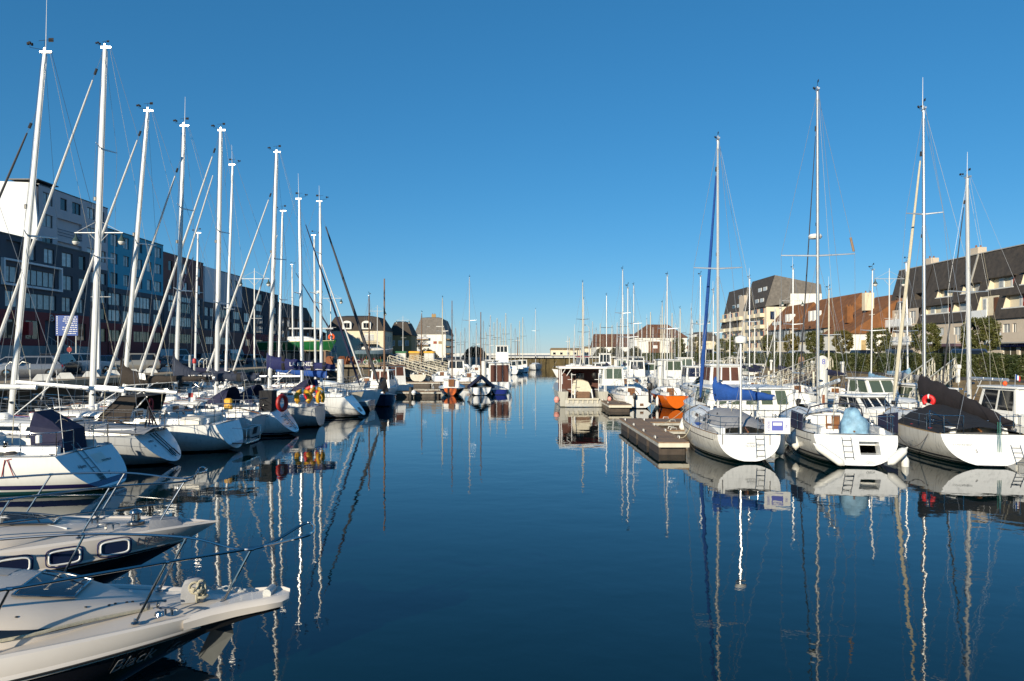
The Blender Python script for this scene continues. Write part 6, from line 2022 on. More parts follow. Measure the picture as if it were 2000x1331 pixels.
# motor sailer with wheelhouse at the right edge
r4, g4 = motorboat('white motor sailer with wheelhouse and orange portholes, right edge', 23.4, 29.3, 95, L=8.8, B=2.9, F0=.85, F1=1.25, hm='hull_white_plain', lod=1, house=(.27, .54, 1.02, 2.42), d=.5, ex=2.3, tr=.2, na=0, ns=2, nf=3, cat='motor sailer', name='motor_sailer', sill=.3, lean=.2)
pm, _ = rig(r4, g4, dict(H=12.8, mx=.74, rake=-.15, mr=.12, boom=(2.4, 2.75, 2.75), cover=None, spr=[.5], sl=1.1, ff=.94, furl=('sail_greydark', .05), ant=1.2, boomm='mast_alu', swp=.0), 1.3, 0)
MB().bbox(.9, 2.3, -1.0, 1.0, .8, 1.35, .08).build('aft_cabin', 'gelcoat', r4)
MB().add([(.885, .45, .85), (.885, -.4, .85), (.885, -.5, 1.3), (.885, .55, 1.3)], [(0, 1, 2, 3)]).build('companionway_door', 'wall_beige', r4)
for yy, zz, x in ((.6, 1.52, 2.2), (.1, 1.52, 2.2), (-.75, 1.08, .88)):
    o = MB().torus((x, yy, zz), .1, .025, 'x', 16, 6).build('porthole', 'mast_alu', r4)
    MB().add([(x - .01, yy + .09 * math.cos(a), zz + .09 * math.sin(a)) for a in [math.pi * k / 8 for k in range(16)]], [tuple(range(16))]).build('pane', 'buoy_orange', o)
MB().bbox(2.22, 2.42, -.98, .98, 1.3, 1.72, .04).build('bulkhead', 'gelcoat', r4)
for sd in (1, -1): MB().bbox(2.3, 2.52, sd * .92 - .1, sd * .92 + .1, 1.3, 2.4, .05).build('wheelhouse_pillar', 'gelcoat', r4)
ladder(r4, .0, -.6, .4, 1.6, .35)
o = thing('flag', 'small tricolour flag on the wheelhouse roof of the motor sailer', 'flag', at_boat(r4, (3.2, .35, 2.5)))
MB().tube([(0, 0, -.05), (.02, 0, .55)], .012, 5).build('staff', 'mast_alu', o)
for k, m in enumerate(('paint_blue', 'letter_white', 'paint_red')): MB().box(.03 + .07 * k, .10 + .07 * k, -.01, .01, .3 - .04 * k, .52 - .04 * k).build('stripe', m, o)
tag(MB().lathe([(.02, .11), (.07, .08), (.1, 0), (.07, -.08), (.02, -.1)], 14).build('ball_fender', 'buoy_orange', None, loc=at_boat(r4, (3.3, .75, 2.62))), 'small orange ball fender on the wheelhouse roof', 'fender')

# ---- foreground motor cruisers
MT['hull_cruiser'] = hullmat('hull_cruiser', (.010, .010, .014), None, (.008, .008, .01), rough=.12, streak=0)
f1, k1, on1, bd1 = foredeck_cruiser('white decked motor cruiser with black hull lettered Black E, bottom left corner', (-3.17, 8.2), 14, L=7.6, B=2.9, F1=1.0, band=.27, hm='hull_black', trunk=(.28, .90, .56), bp=2.6)
# bow platform (tongue)
mb = MB(); rr = []
zt = 1.0 + .27 * .65
for x, wv, dz, th in ((7.15, .5, .0, .12), (7.4, .38, .02, .13), (7.65, .31, .035, .12), (7.95, .26, .05, .11), (8.12, .22, .055, .1), (8.2, .12, .055, .07)):
    z = zt + dz
    rr.append([(x, -wv, z - th), (x, -wv - .02, z - .04), (x, -wv + .02, z), (x, -wv + .07, z + .012), (x, -wv + .1, z - .015), (x, wv - .1, z - .015), (x, wv - .07, z + .012), (x, wv - .02, z), (x, wv + .02, z - .04), (x, wv, z - th)])
mb.loft(rr).build('bow_platform', 'cruiser_band', f1, ang=40)
MB().loft([[(x, -wv, z), (x, wv, z), (x, wv * .7, z - t), (x, -wv * .7, z - t)] for x, wv, z, t in ((7.0, .46, zt - .11, .25), (7.4, .33, zt - .1, .14), (7.8, .25, zt - .07, .08), (8.1, .2, zt - .05, .05))]).build('platform_keel', 'black_plastic', f1)
MB().tube([(7.95, -.05, zt + .06), (8.0, .14, zt + .06)], .05, 10).build('bow_roller', 'galvanised', f1)
MB().loft([[(7.35, -.02, zt - .3), (7.55, .1, zt - .3), (7.6, -.1, zt - .35)], [(7.2, .05, zt - .62), (7.3, .2, zt - .55), (7.36, -.02, zt - .72)]]).build('anchor', 'anchor_grey', f1)
MB().tube([(7.5, 0, zt - .12), (7.3, .05, zt - .5)], .03, 6).build('anchor_shank', 'anchor_grey', f1)
def bowrail(root, h, ts, base_dz, hs, nose_x, nose_z, lean=.28, band=.27, mid=False, w=.3):
    """stainless rail: top tube round the nose, leaning stanchions each with a foot plate"""
    def foot(t, sd): q = h.sh(t, sd, -.14); return Vector((q[0], q[1], q[2] + band * (1 - .35 * t ** 6) - .01))
    def topp(t, sd, i): f = foot(t, sd); return Vector((f.x + lean, f.y * 1.0, f.z + hs[i]))
    top = {}
    for sd in (1, -1):
        p = [topp(t, sd, i) for i, t in enumerate(ts)]
        top[sd] = p
        for i, t in enumerate(ts):
            f = foot(t, sd)
            o = MB().tube([f, p[i]], .0135, 8).build('rail_stanchion', 'steel', root)
            MB().lathe([(.045, 0), (.045, .012), (.02, .02), (.018, .05)], 10, tuple(f)).build('foot_plate', 'steel', o)
            MB().tube([p[i] - Vector((.03, 0, 0)), p[i] + Vector((.03, 0, 0))], .02, 8).build('rail_joint', 'steel', o)
    nose = [Vector((nose_x - .1, w * .9, nose_z)), Vector((nose_x, w * .5, nose_z + .005)), Vector((nose_x + .02, 0, nose_z + .01)), Vector((nose_x, -w * .5, nose_z + .005)), Vector((nose_x - .1, -w * .9, nose_z))]
    def smooth(pts, k=6):
        out = []
        P = [pts[0]] + pts + [pts[-1]]
        for i in range(1, len(P) - 2):
            for j in range(k):
                t = j / k
                a, b, c, d = P[i - 1], P[i], P[i + 1], P[i + 2]
                out.append(.5 * ((2 * b) + (c - a) * t + (2 * a - 5 * b + 4 * c - d) * t * t + (3 * b - a - 3 * c + d) * t ** 3))
        return out + [pts[-1]]
    if mid:
        for sd in (1, -1):
            MB().tube([foot(t, sd).lerp(p, .52) for t, p in zip(ts, top[sd])], .011, 6).build('middle_rail', 'steel', root)
    MB().tube(smooth(top[1] + nose + top[-1][::-1]), .0165, 8).build('bow_rail', 'steel', root)
    return top
bowrail(f1, k1, (.36, .54, .72, .885, .985), 0, (.55, .58, .62, .62, .58), 8.45, 1.93, .3, bd1, w=.36)
# windlass under a pale cover, rope bundle, cleats, hatch, side window
MB().loft([[(7.15 + x * s * .62, .03 + y * s * .62, 1.2 + z * .72) for x, y in ((-.16, -.14), (.18, -.12), (.2, .12), (-.14, .15))] for s, z in ((1.1, 0), (1.15, .1), (1., .26), (.75, .34), (.3, .36))]).build('windlass_cover', 'canvas_grey', f1, ang=60)
mb = MB(); rnd = random.Random(3)
for k in range(16):
    a = rnd.uniform(0, 3)
    mb.torus((7.22 + rnd.uniform(-.05, .05), -.06 + rnd.uniform(-.05, .05), 1.31 + rnd.uniform(-.05, .06)), rnd.uniform(.04, .075), .012, rnd.choice('xyz'), 12, 5, sx=rnd.uniform(.4, 1), sy=rnd.uniform(.8, 1.3))
mb.build('rope_bundle', 'rope', f1)
mb = MB()
for k in range(9): mb.torus((7.2 + .06 * k, .05, 1.36 - .012 * k), .028, .008, 'xz'[k % 2] if False else ('y' if k % 2 else 'z'), 8, 4, sx=1.3)
mb.build('anchor_chain', 'galvanised', f1)
def cleat(root, x, y, z, rz=0, k=1.):
    mb = MB().tube([(-.13 * k, 0, .055 * k), (-.08 * k, 0, .065 * k), (.08 * k, 0, .065 * k), (.13 * k, 0, .055 * k)], .014 * k, 6)
    for q in (-.045, .045): mb.tube([(q * k, 0, -.01), (q * k, 0, .06 * k)], .016 * k, 6)
    o = mb.build('cleat', 'steel', root, loc=(x, y, z)); o.rotation_euler = (0, 0, rz)
cleat(f1, 7.0, -.48, 1.24, -.5, .9); cleat(f1, 6.8, -.25, 1.24, .2, 1.)
MB().lathe([(.0, .035), (.05, .03), (.06, .0)], 12).build('filler_cap', 'steel', f1, loc=(6.9, -.4, 1.21))
o = MB().lathe([(.05, 0), (.055, .02), (.03, .035), (0, .04)], 12).build('hull_fitting', 'steel', f1, loc=(k1.sh(.93)[0], -k1.b(.93) - .01, k1.F(.93) + .14)); o.rotation_euler = (R(90), 0, 0)
MB().tube([tuple(on1(.98 - .012 * i, 14.7 + .02 * i, .02)) for i in range(22)], .018, 6).build('mooring_line', 'rope', f1)
q = k1.sh(.72, -1, -.12)
mb = MB().tube([(q[0] + .05, q[1], 1.18), (q[0] + .02, q[1] - .2, 1.0), (q[0] - .03, q[1] - .28, .6), (q[0] - .05, q[1] - .3, .1)], .02, 6); mb.build('mooring_line', 'rope', f1)
def trunk_patch(root, on, q0, q1, jf, name, m, off=.012, n=14, frame=None):
    """curved panel on the cabin trunk: jf(q) -> (j_low, j_high)"""
    rr = []
    for i in range(n + 1):
        q = lerp(q0, q1, i / n); a, b = jf(q)
        rr.append([tuple(on(q, lerp(a, b, j / 4), off)) for j in range(5)])
    o = MB().loft(rr, closed=False).build(name, m, root)
    if frame:
        edge = [r[0] for r in rr] + rr[-1][1:-1] + [r[-1] for r in rr[::-1]] + rr[0][-2:0:-1]
        MB().tube(edge + [edge[0]], .014, 6, cap=False).build(name + '_frame', frame, o)
    return o
trunk_patch(f1, on1, .3, .86, lambda q: (15.2, 15.2 - 2.6 * max(.12, 1 - ((q - .3) / .56) ** 2.2)), 'side_window', 'glass_dark')
trunk_patch(f1, on1, .3, .86, lambda q: (.8, .8 + 2.6 * max(.12, 1 - ((q - .3) / .56) ** 2.2)), 'side_window', 'glass_dark')
trunk_patch(f1, on1, .72, .83, lambda q: (6.2, 9.7), 'deck_hatch', 'glass_dark', .03, 8, 'steel')
for q, j in ((.86, 11.6), (.9, 11.2), (.91, 10.6), (.93, 9.8), (.94, 9.2), (.75, 12.5)):
    p = on1(q, j, .0)
    MB().lathe([(.0, .012), (.013, .01), (.016, 0)], 8).build('deck_stud', 'black_plastic', f1, loc=tuple(p))
for t, (tx, tt) in enumerate((('Black', .905), ('Eul', .965))):
    a, b_ = Vector(k1.side(tt - .025, .80, -1, .035)), Vector(k1.side(tt + .025, .84, -1, .035))
    d = b_ - a
    o = text(tx, .25, 'letter_dim', f1, tuple((a + b_) / 2), (0, 0, 0), .45, sx=.8)
    X_ = d.normalized(); U_ = (Vector(k1.side(tt, .9, -1)) - Vector(k1.side(tt, .7, -1))); U_ = (U_ - X_ * U_.dot(X_)).normalized(); Z_ = X_.cross(U_)
    o.rotation_euler = Matrix((X_, U_, Z_)).transposed().to_euler()

f2, k2, on2, bd2 = foredeck_cruiser('white motor cruiser with oval blue rimmed portholes, second from the bottom left', (-5.25, 11.5), 20, L=8.2, B=2.9, F1=1.0, band=.42, hm='hull_black', trunk=(.25, .87, .34), bp=2.4)
bowrail(f2, k2, (.55, .70, .84, .955), 0, (.66, .70, .72, .68), 8.5, 2.1, .40, bd2, w=.34, mid=True)
# grey cloth over the nose, windlass, cleats, hatch
MB().loft([[(7.72, -.34, 1.28), (7.72, -.2, 1.40), (7.72, .2, 1.40), (7.72, .34, 1.28)], [(8.1, -.2, 1.28), (8.1, -.1, 1.36), (8.1, .1, 1.36), (8.1, .2, 1.28)], [(8.26, -.07, 1.12), (8.27, -.04, 1.2), (8.27, .04, 1.2), (8.26, .07, 1.12)], [(8.2, -.06, .95), (8.22, -.03, .95), (8.22, .03, .95), (8.2, .06, .95)]], closed=False).build('nose_cloth', 'canvas_grey', f2)
MB().lathe([(.13, 0), (.13, .03), (.07, .05), (.06, .14), (.1, .17), (.09, .2), (.03, .23)], 14, (7.5, 0, 1.33)).build('windlass', 'steel', f2)
cleat(f2, 7.2, -.42, 1.36, -.4, 1.2); cleat(f2, 6.9, .62, 1.37, .3, 1.2); cleat(f2, 6.95, -.1, 1.4, 0, .8)
trunk_patch(f2, on2, .66, .86, lambda q: (6.0, 9.2), 'deck_hatch', 'glass_dark', .03, 8, 'steel')
MB().tube([tuple(on2(.9, 12, .01)), (5.2, .3, 1.62), (5.9, .72, 1.46)], .012, 5).build('line', 'letter_white', f2)
def porthole(root, h, t, z, side, w, hh):
    a = h.on_band(t - .02, z, side); b = h.on_band(t + .02, z, side)
    d = (b - a); d.z = 0; d.normalize()
    u = Vector((0, 0, 1)); n = Vector((d.y, -d.x, 0)) * (1 if (d.y * side - d.x * 0) else 1)
    n = Vector((-d.y, d.x, 0));
    if n.y * side < 0: n = -n
    base = h.on_band(t, z, side, .022)
    def ring(w_, h_, o):
        r = []
        for i in range(24):
            aa = 2 * math.pi * i / 24
            ca, sa = math.cos(aa), math.sin(aa)
            r.append(base + d * (w_ * math.copysign(abs(ca) ** .45, ca)) + u * (h_ * math.copysign(abs(sa) ** .45, sa)) + n * o)
        return r
    r0 = ring(w, hh, .018)
    o = MB().tube(r0 + [r0[0]], .013, 6, cap=False).build('porthole', 'white_plastic', root)
    r1_ = ring(w + .035, hh + .035, .004)
    MB().tube(r1_ + [r1_[0]], .010, 5, cap=False).build('blue_rim', 'canvas_royal', o)
    g = ring(w, hh, .012)
    if side < 0: g = g[::-1]
    MB().add(g, [tuple(range(24))]).build('pane', 'glass_blue', o)
for t in (.66, .745, .81, .875): porthole(f2, k2, t, .18, -1, .19, .095)
for t in (.745, .81): porthole(f2, k2, t, .17, 1, .17, .085)
a, b_ = k2.on_band(.90, .2, -1, .03), k2.on_band(.95, .2, -1, .03); d = b_ - a
text('Elydou', .2, 'letter_dark', f2, tuple((a + b_) / 2), (R(76), 0, math.atan2(d.y, d.x)), .3)

def cruiser_trim(root, h, on, band):
    for sd in (1, -1):
        pts = [h.on_band(t / 40, .015, sd, .047) for t in range(8, 40)]
        MB().tube(pts, .012, 5).build('rubbing_insert', 'black_rubber', root)
        pts = [Vector((p.x, p.y - sd * .195, p.z)) for p in [h.on_band(t / 40, (band - .035) * (1 - .35 * (t / 40) ** 6), sd, .045) for t in range(8, 39)]]
        MB().tube(pts, .006, 4).build('deck_seam', 'letter_grey', root)
    j0, j1 = 3.6, 12.4
    MB().tube([tuple(on(.97, j, .004)) for j in (2, 4, 6, 8, 10, 12, 14)], .005, 4).build('deck_seam', 'letter_grey', root)
    for a, b in ((3.4, 7.4), (8.6, 12.6)):
        trunk_patch(root, on, .3, .66, lambda q: (a, b), 'nonskid_panel', 'nonskid', .006, 12)
    rr = []
    for t in (.9, .915, .93, .945):
        z = h.F(t) + band * (1 - .35 * t ** 6) + .004
        X = t * h.L + h.st * (z / h.F1 - 1) * t ** 5
        bb = max(.03, h.b(t) - .3)
        rr.append([(X, bb * f, z - .045 + .045 * (1 - f * f) + .004) for f in (-1, -.5, 0, .5, 1)])
    MB().loft(rr, closed=False).build('nonskid_panel', 'nonskid', root)
cruiser_trim(f1, k1, on1, bd1); cruiser_trim(f2, k2, on2, bd2)
# ---- pontoons
pontoon('planked pontoon finger standing out alone in the right foreground', 5.75, 6.9, 28.0, 38.3, .52, 'y', True)
pontoon('main pontoon behind the right foreground yachts', 6.95, 29, 36.4, 38.2, .5, 'x', False)
pontoon('short pontoon arm between the finger and the blue covered yacht', 6.95, 9.0, 33.0, 33.7, .45, 'x', False)
pontoon('pontoon end between the work catamaran and the little white sloop', 6.6, 8.1, 48.6, 60, .5, 'y', False)
pontoon('pontoon finger across the left side of the channel with white edge', -20, -6.4, 65, 66.6, .5, 'x', False)
pontoon('long pontoon along the left row under the bows', -24.5, -22.6, 8, 64.9, .5, 'y', False)
for i, (yy, x1_) in enumerate(((86, -4.0), (112, -3.4), (128, -2.6))):
    pontoon(('second pontoon finger on the left side of the channel', 'third pontoon finger on the left, farther down', 'farthest pontoon finger on the left of the channel')[i], -18, x1_, yy, yy + 1.6, .5, 'x', False)
for i, yy in enumerate((63, 84, 108)):
    pontoon(('pontoon behind the orange sloop on the right', 'second pontoon on the right side of the basin', 'farthest pontoon on the right side of the basin')[i], 7 + 1.5 * i, 28, yy, yy + 1.8, .5, 'x', False)
P_ = pile('white mooring pile with round number sign and rust stains, right', PX(1606, 38.9), 38.9, 3.05, .27)
o = P_
mb = MB(); mb.loft([[(.34 * math.cos(a), .02 * k - .02, 3.45 + .42 * math.sin(a)) for a in [2 * math.pi * i / 24 for i in range(24)]] for k in (0, 1)]); mb.build('sign_disc', 'concrete_pale', o)
text('8', .42, 'letter_blue', o, (.06, -.026, 3.52), (R(90), 0, 0))
for k in range(3): MB().loft([[( .285 * math.sin(a) , -.285 * math.cos(a), z) for a in [(-.5 + j * .14) * (1 - abs(z - 1.35) * .5) for j in range(5)]] for z in (.9, 1.2, 1.5, 1.75)], closed=False).build('rust_stain', 'rust', o) if k == 0 else None
pile('white pile with yellow foot before the timbered house', PX(1290, 62), 62, 3.3, .28)
pile('white pile beside the dark covered boat, left of the channel', PX(945, 87.7), 87.7, 3.0, .32)
pile('dark timber pile at the left pontoon finger', PX(803, 64.6), 64.6, .9, .2, 'pile_dark')
pile('white pile behind the green yacht on the left quay side', PX(661, 66), 66.8, 3.4, .3)
pile('slim white pile near the fishing boat on the right', PX(1203, 70), 70, 3.3, .2)
tag(MB().lathe([(.02, .25), (.16, .18), (.24, 0), (.16, -.18), (.02, -.22)], 14).build('mooring_buoy', 'letter_white', None, loc=(PX(808, 64.3), 64.3, .45)), 'white ball buoy on the left pontoon finger', 'buoy')

# ---- gangways
gangway('cream truss gangway on the left, coming down from the quay', (-17.9, 108, 2.5), (-9.8, 99, .6))
gangway('second truss gangway on the left, just behind the first', (-17.0, 124, 2.5), (-7.8, 113, .6))
gangway('cream gangway rising to the hedge behind the number pile', (28.9, 66.5, 2.5), (20.2, 57.5, .65))
gangway('white gangway rising to the hedge behind the racing yacht', (28.9, 48.0, 2.5), (21.8, 40.5, .65))
gangway('cream gangway farther back on the right, beside the blue furled sail', (28.9, 92, 2.5), (19.5, 84, .65))
# landing stage under the gangway
st = thing('landing_stage', 'cream metal landing stage under the right gangway', 'landing stage', (24.5, 63, 0))
for xx in (-1.5, 1.5):
    for yy in (-1.2, 1.2): MB().tube([(xx, yy, -1.5), (xx, yy, 2.4)], .1, 8).build('post', 'cream_metal', st)
MB().box(-2.6, 2.6, -1.5, 1.5, .9, 1.05).build('deck', 'cream_metal', st)
# ------------------------------------------------------------------ boats in the middle distance
# work catamaran with a tall portal frame
wx, wy = PX(1139, 53), 53
wc = thing('work_boat', 'aluminium work catamaran with portal frame, ladders and sacks, mid channel', 'work boat', (wx, wy, 0), R(90))
for sd in (1, -1):
    mb = MB(); rr = []
    for x, wv, z0, z1 in ((0, .35, -.2, 1.15), (3, .38, -.3, 1.15), (6, .36, -.3, 1.25), (7.6, .22, -.1, 1.4), (8.4, .04, .3, 1.5)):
        c = sd * 1.45
        rr.append([(x, c - wv * .6, z0), (x, c + wv * .6, z0), (x, c + wv + (.06 if sd > 0 else 0), z1), (x, c - wv - (.06 if sd < 0 else 0), z1)])
    mb.loft(rr).build('float_hull', 'hull_alu', wc, ang=25)
MB().box(.05, 7, -1.4, 1.4, .5, .62).build('deck', 'aluminium_plate', wc)
mb = MB().box(-.05, .1, -1.35, 1.35, .05, .52); mb.build('stern_plate', 'aluminium_plate', wc)
mb = MB().box(-.22, .02, -1.15, 1.15, .56, .66)
for k in range(7): mb.box(-.12, -.04, -1.1 + k * .36, -1.02 + k * .36, .3, .56)
mb.build('bumper_step', 'cream_metal', wc)
for yy in (-1.72, -1.6, 1.6, 1.72):
    MB().tube([(.25, yy, 1.1), (.25, yy, 2.75), (.25, yy * .93, 2.88)], .035, 6).build('portal_post', 'letter_white', wc)
mb = MB().box(.1, .42, -1.78, 1.78, 2.84, 2.97).box(3.6, 3.9, -1.78, 1.78, 2.84, 2.97)
for yy in (-1.7, 1.7): mb.box(.42, 3.6, yy - .06, yy + .06, 2.84, 2.97)
mb.build('portal_frame', 'letter_white', wc)
MB().box(.45, 3.6, -1.6, 1.6, 2.86, 2.93).build('canopy', 'paint_red', wc)
MB().box(3.55, 3.65, -1.6, 1.6, .62, 2.85).build('wheelhouse_back', 'curtain_brown', wc)
for yy in (1.62, 1.2): MB().tube([(.28, yy, 2.3), (.28, yy - .35, 2.84)], .025, 5).build('brace', 'letter_white', wc)
for yy in (.82, -1.18):
    mb = MB().tube([(.3, yy, .65), (.3, yy, 2.5)], .028, 6)
    for k in range(5):
        mb.tube([(.3, yy, .95 + k * .36), (.3, yy + (.3 if k % 2 else -.3), .95 + k * .36)], .02, 5)
    mb.build('rack_post', 'letter_white', wc)
mb = MB()
for yy in (-.75, .6): mb.tube([(.35, yy, .62), (.6, yy * .9, 1.3)], .05, 6)
mb.build('ramp_leg', 'letter_white', wc)
MB().box(.6, 1.2, -.55, .5, .65, 1.1).build('wooden_chest', 'brown_wood', wc)
MB().loft([[(1.5 + x, y, z) for x, y in ((-.5, -.75), (.5, -.7), (.5, .65), (-.5, .7))] for z in (.65,)] + [[(1.0, -.72, 1.3), (2.0, -.68, 1.3), (2.0, .7, 1.35), (1.0, .75, 1.35)], [(1.1, -.5, 1.8), (1.9, -.5, 1.85), (1.9, .55, 1.95), (1.1, .6, 1.9)], [(1.2, -.1, 1.95), (1.8, -.1, 2.0), (1.8, .3, 2.05), (1.2, .3, 2.0)]]).build('covered_load', 'sail_tan', wc)
MB().lathe([(.25, 0), (.34, .1), (.34, .5), (.2, .62)], 12, (2.2, .05, 1.95)).build('winch_drum', 'engine_black', wc)
for yy in (-.95, .75): MB().lathe([(.02, .3), (.14, .2), (.2, 0), (.14, -.2), (.02, -.3)], 10, (1.2, yy, 2.35)).build('hanging_float', 'black_rubber', wc)
MB().box(.2, .9, 1.5, 1.56, 1.7, 2.3).build('side_panel', 'wall_palegrey', wc)
tag(put('ball_fender', MB().lathe([(.02, .26), (.15, .2), (.22, 0), (.15, -.2), (.02, -.22)], 12).mesh('ball_fender', 'fender_pink'), None, (wx - 1.95, 53.0, .55)), 'pink ball fender at the left corner of the work catamaran', 'fender', 'pink ball fenders on the work catamaran')
tag(put('ball_fender', MB().lathe([(.02, .2), (.1, .15), (.15, 0), (.1, -.15), (.02, -.18)], 12).mesh('ball_fender', 'fender_pink'), None, (wx + 1.95, 53.0, .6)), 'pink ball fender at the right corner of the work catamaran', 'fender', 'pink ball fenders on the work catamaran')

def mo(label, px, Y, head, **k):
    return motorboat(label, PX(px, Y), Y, head, **k)
def sa(label, px, Y, head, H, **k):
    k.setdefault('lod', 1)
    return sailboat(label, PX(px, Y), Y, head, H=H, **k)

# around the work catamaran
s1, q1 = sa('little white sloop with two black outboard motors, beside the pontoon end', 1247, 51.5, 93, 9.0, L=6.6, B=2.75, F0=.95, F1=1.15, hm='hull_white_plain', tr=-.15, stern=.74, ex=2.6, mx=.55, mr=.06, spr=[.5], boom=(2.3, 2.1, 2.1), rake=.05, cove='letter_grey', covez=.3, zs=.0, gap=.2)
outboard(s1, -.25, .35, .72, .8); outboard(s1, -.3, -.72, 1.35, 1.15)
MB().box(-.06, .02, -.35, -.1, .2, .85).build('rudder', 'brown_wood', s1); MB().box(-.02, .03, .28, .42, .1, .7).build('motor_bracket', 'black_plastic', s1)
s2, q2 = sa('bright orange sloop with white deck and tall mast', 1322, 51, 88, 9.9, L=6.9, B=2.6, F0=.95, F1=1.2, hm='hull_orange', tr=-.1, stern=.6, ex=1.7, mx=.55, mr=.07, spr=[.52], boom=(2.5, 2.2, 2.2), rake=.03, zs=.05, furl=('sail_white', .05), vk=.7)
fender_at(s2, (.8, 1.25, .5), 'slim white fender hanging on the orange sloop', 'fender_white', .6, .11)
mo('white fishing cruiser with dark glazed wheelhouse, behind the little sloop', 1206, 60, 92, L=6.8, B=2.6, F0=.9, F1=1.2, hm='hull_white', house=(.3, .58, 1.0, 2.75), glass='glass_green', aerial=1.2)
mo('dark hulled open boat behind the pontoon end', 1196, 57.5, 80, L=5.2, B=2.1, F0=.7, F1=.9, hm='hull_dark', house=None, rail=False)
o, _ = sa('yacht with two wooden washboards, mast stepped behind the little sloop', 1228, 68, 90, 12.3, L=8, B=2.8, mx=.5, mr=.075, boom=(2.8, 2.4, 2.4), cover=('canvas_lightblue', .7, .4, .3, .3), doorm='brown_wood', spr=[.6])
mo('white pilot boat with high wheelhouse near the fish quay', 1180, 120, 80, L=9, B=3, F0=1.2, F1=1.6, hm='hull_white', house=(.3, .6, 1.1, 3.9), na=3, aerial=3, cat='fishing boat', name='fishing_boat')
o, hh_ = mo('white trawler with red name marks on its bow, by the fish quay', 1163, 114, 200, L=7.5, B=2.8, F0=1.1, F1=1.5, hm='hull_white', house=(.2, .42, 1.0, 3.4), roofm='paint_red', mastpole=(.5, 8.5, 'mast_white'), cat='fishing boat', name='fishing_boat')
mo('small blue topped boat before the far wall, right of the channel', 1134, 118, 90, L=8, B=2.9, F0=1, F1=1.4, hm='hull_beige', tent=('canvas_blue', 1.6, .1, .55))
mo('white vedette with long windows, right of the orange sloop', 1330, 78, 100, L=8.6, B=3.1, F0=1.1, F1=1.5, house=(.24, .62, 1.2, 3.2), glass='glass_green', ns=3)
mo('beige cabin boat in front of the timbered house', 1292, 84, 75, L=7.8, B=2.9, F0=1.0, F1=1.3, hm='hull_beige', house=(.3, .6, 1.1, 3.1))
mo('small cabin boat with blue tinted panes, left of the blue furled sail', 1372, 66, 95, L=6.4, B=2.5, F0=.9, F1=1.1, house=(.28, .56, .98, 2.7), glass='glass_blue')
sa('yacht with green canvas dodger behind the blue furled sail', 1396, 56, 92, 10.4, L=8, B=2.8, mx=.5, mr=.07, hood='canvas_green', boom=(2.6, 2.4, 2.4), spr=[.55])
# motor boats right behind the near right yachts
mo('broad white trawler yacht with pale green windows behind the two nearest right yachts', 1478, 39.6, 90, L=10, B=5.4, F0=.8, F1=1.1, hm='hull_white', house=(.08, .5, 2.6, 1.98), glass='glass_green', na=5, ns=3, nf=4, d=.5, sill=.18, lean=.1)
mo('white flybridge wheelhouse boat with striped awning, behind the blue covered yacht', 1432, 47, 90, L=8, B=3.0, F0=1.2, F1=1.5, house=(.2, .52, 1.15, 3.15), na=3, glass='curtain_brown', aerial=1.5)
mo('white cabin cruiser with dark sloping windscreen, right of the number pile', 1632, 45.2, -80, L=7.6, B=2.9, F0=1.1, F1=1.4, house=(.34, .6, 1.1, 2.5), glass='glass_green', hm='hull_white_plain', nf=2, na=2, ns=2, lean=.5)
mo('low white sports boat with black windows, under the cabin cruiser', 1622, 40.5, -82, L=7, B=2.8, F0=.9, F1=1.2, house=(.3, .62, 1.05, 1.75), lean=.7, hm='hull_white', sill=.25)
s5, _ = sa('white sloop seen bow on with bare silver mast, right of the cabin cruiser', 1716, 53, -92, 10.2, L=8.4, B=2.9, F0=1.1, F1=1.5, hm='hull_white_plain', mx=.5, mr=.075, spr=[.45], vk=1., boom=(2.8, 2.5, 2.5), cover=('canvas_lightblue', .6, .35, .3, .3))
mo('small white pilot house boat with two framed aft windows', 1766, 40.6, 92, L=6.2, B=2.2, F0=.75, F1=1.0, house=(.3, .5, .85, 2.2), glass='glass_green', na=2, housem='gelcoat_cream', hm='hull_white_plain')
mo('white cruiser with rounded roof behind the black tent', 1846, 40.0, 95, L=7.0, B=2.6, F0=.75, F1=1.0, house=(.2, .5, .95, 2.12), glass='glass_green', na=1, roofm='gelcoat', sill=.1)
mo('white boat with red seats in its wheelhouse, left of the motor sailer', 1893, 38.6, 95, L=6.0, B=2.2, F0=.7, F1=.95, house=(.28, .5, .85, 1.95), glass='glass_dark')
o, _ = sa('white yacht with outboard on its rail, between the number pile and the racing yacht', 1752, 43.0, 85, 9.4, L=7.6, B=2.7, F0=1., F1=1.3, mx=.5, mr=.065, spr=[.5], boom=(2.4, 2.3, 2.3), cover=('canvas_lightblue', .6, .4, .3, .3))
outboard(o, -.2, .6, 1.3, .9, 'white_plastic')
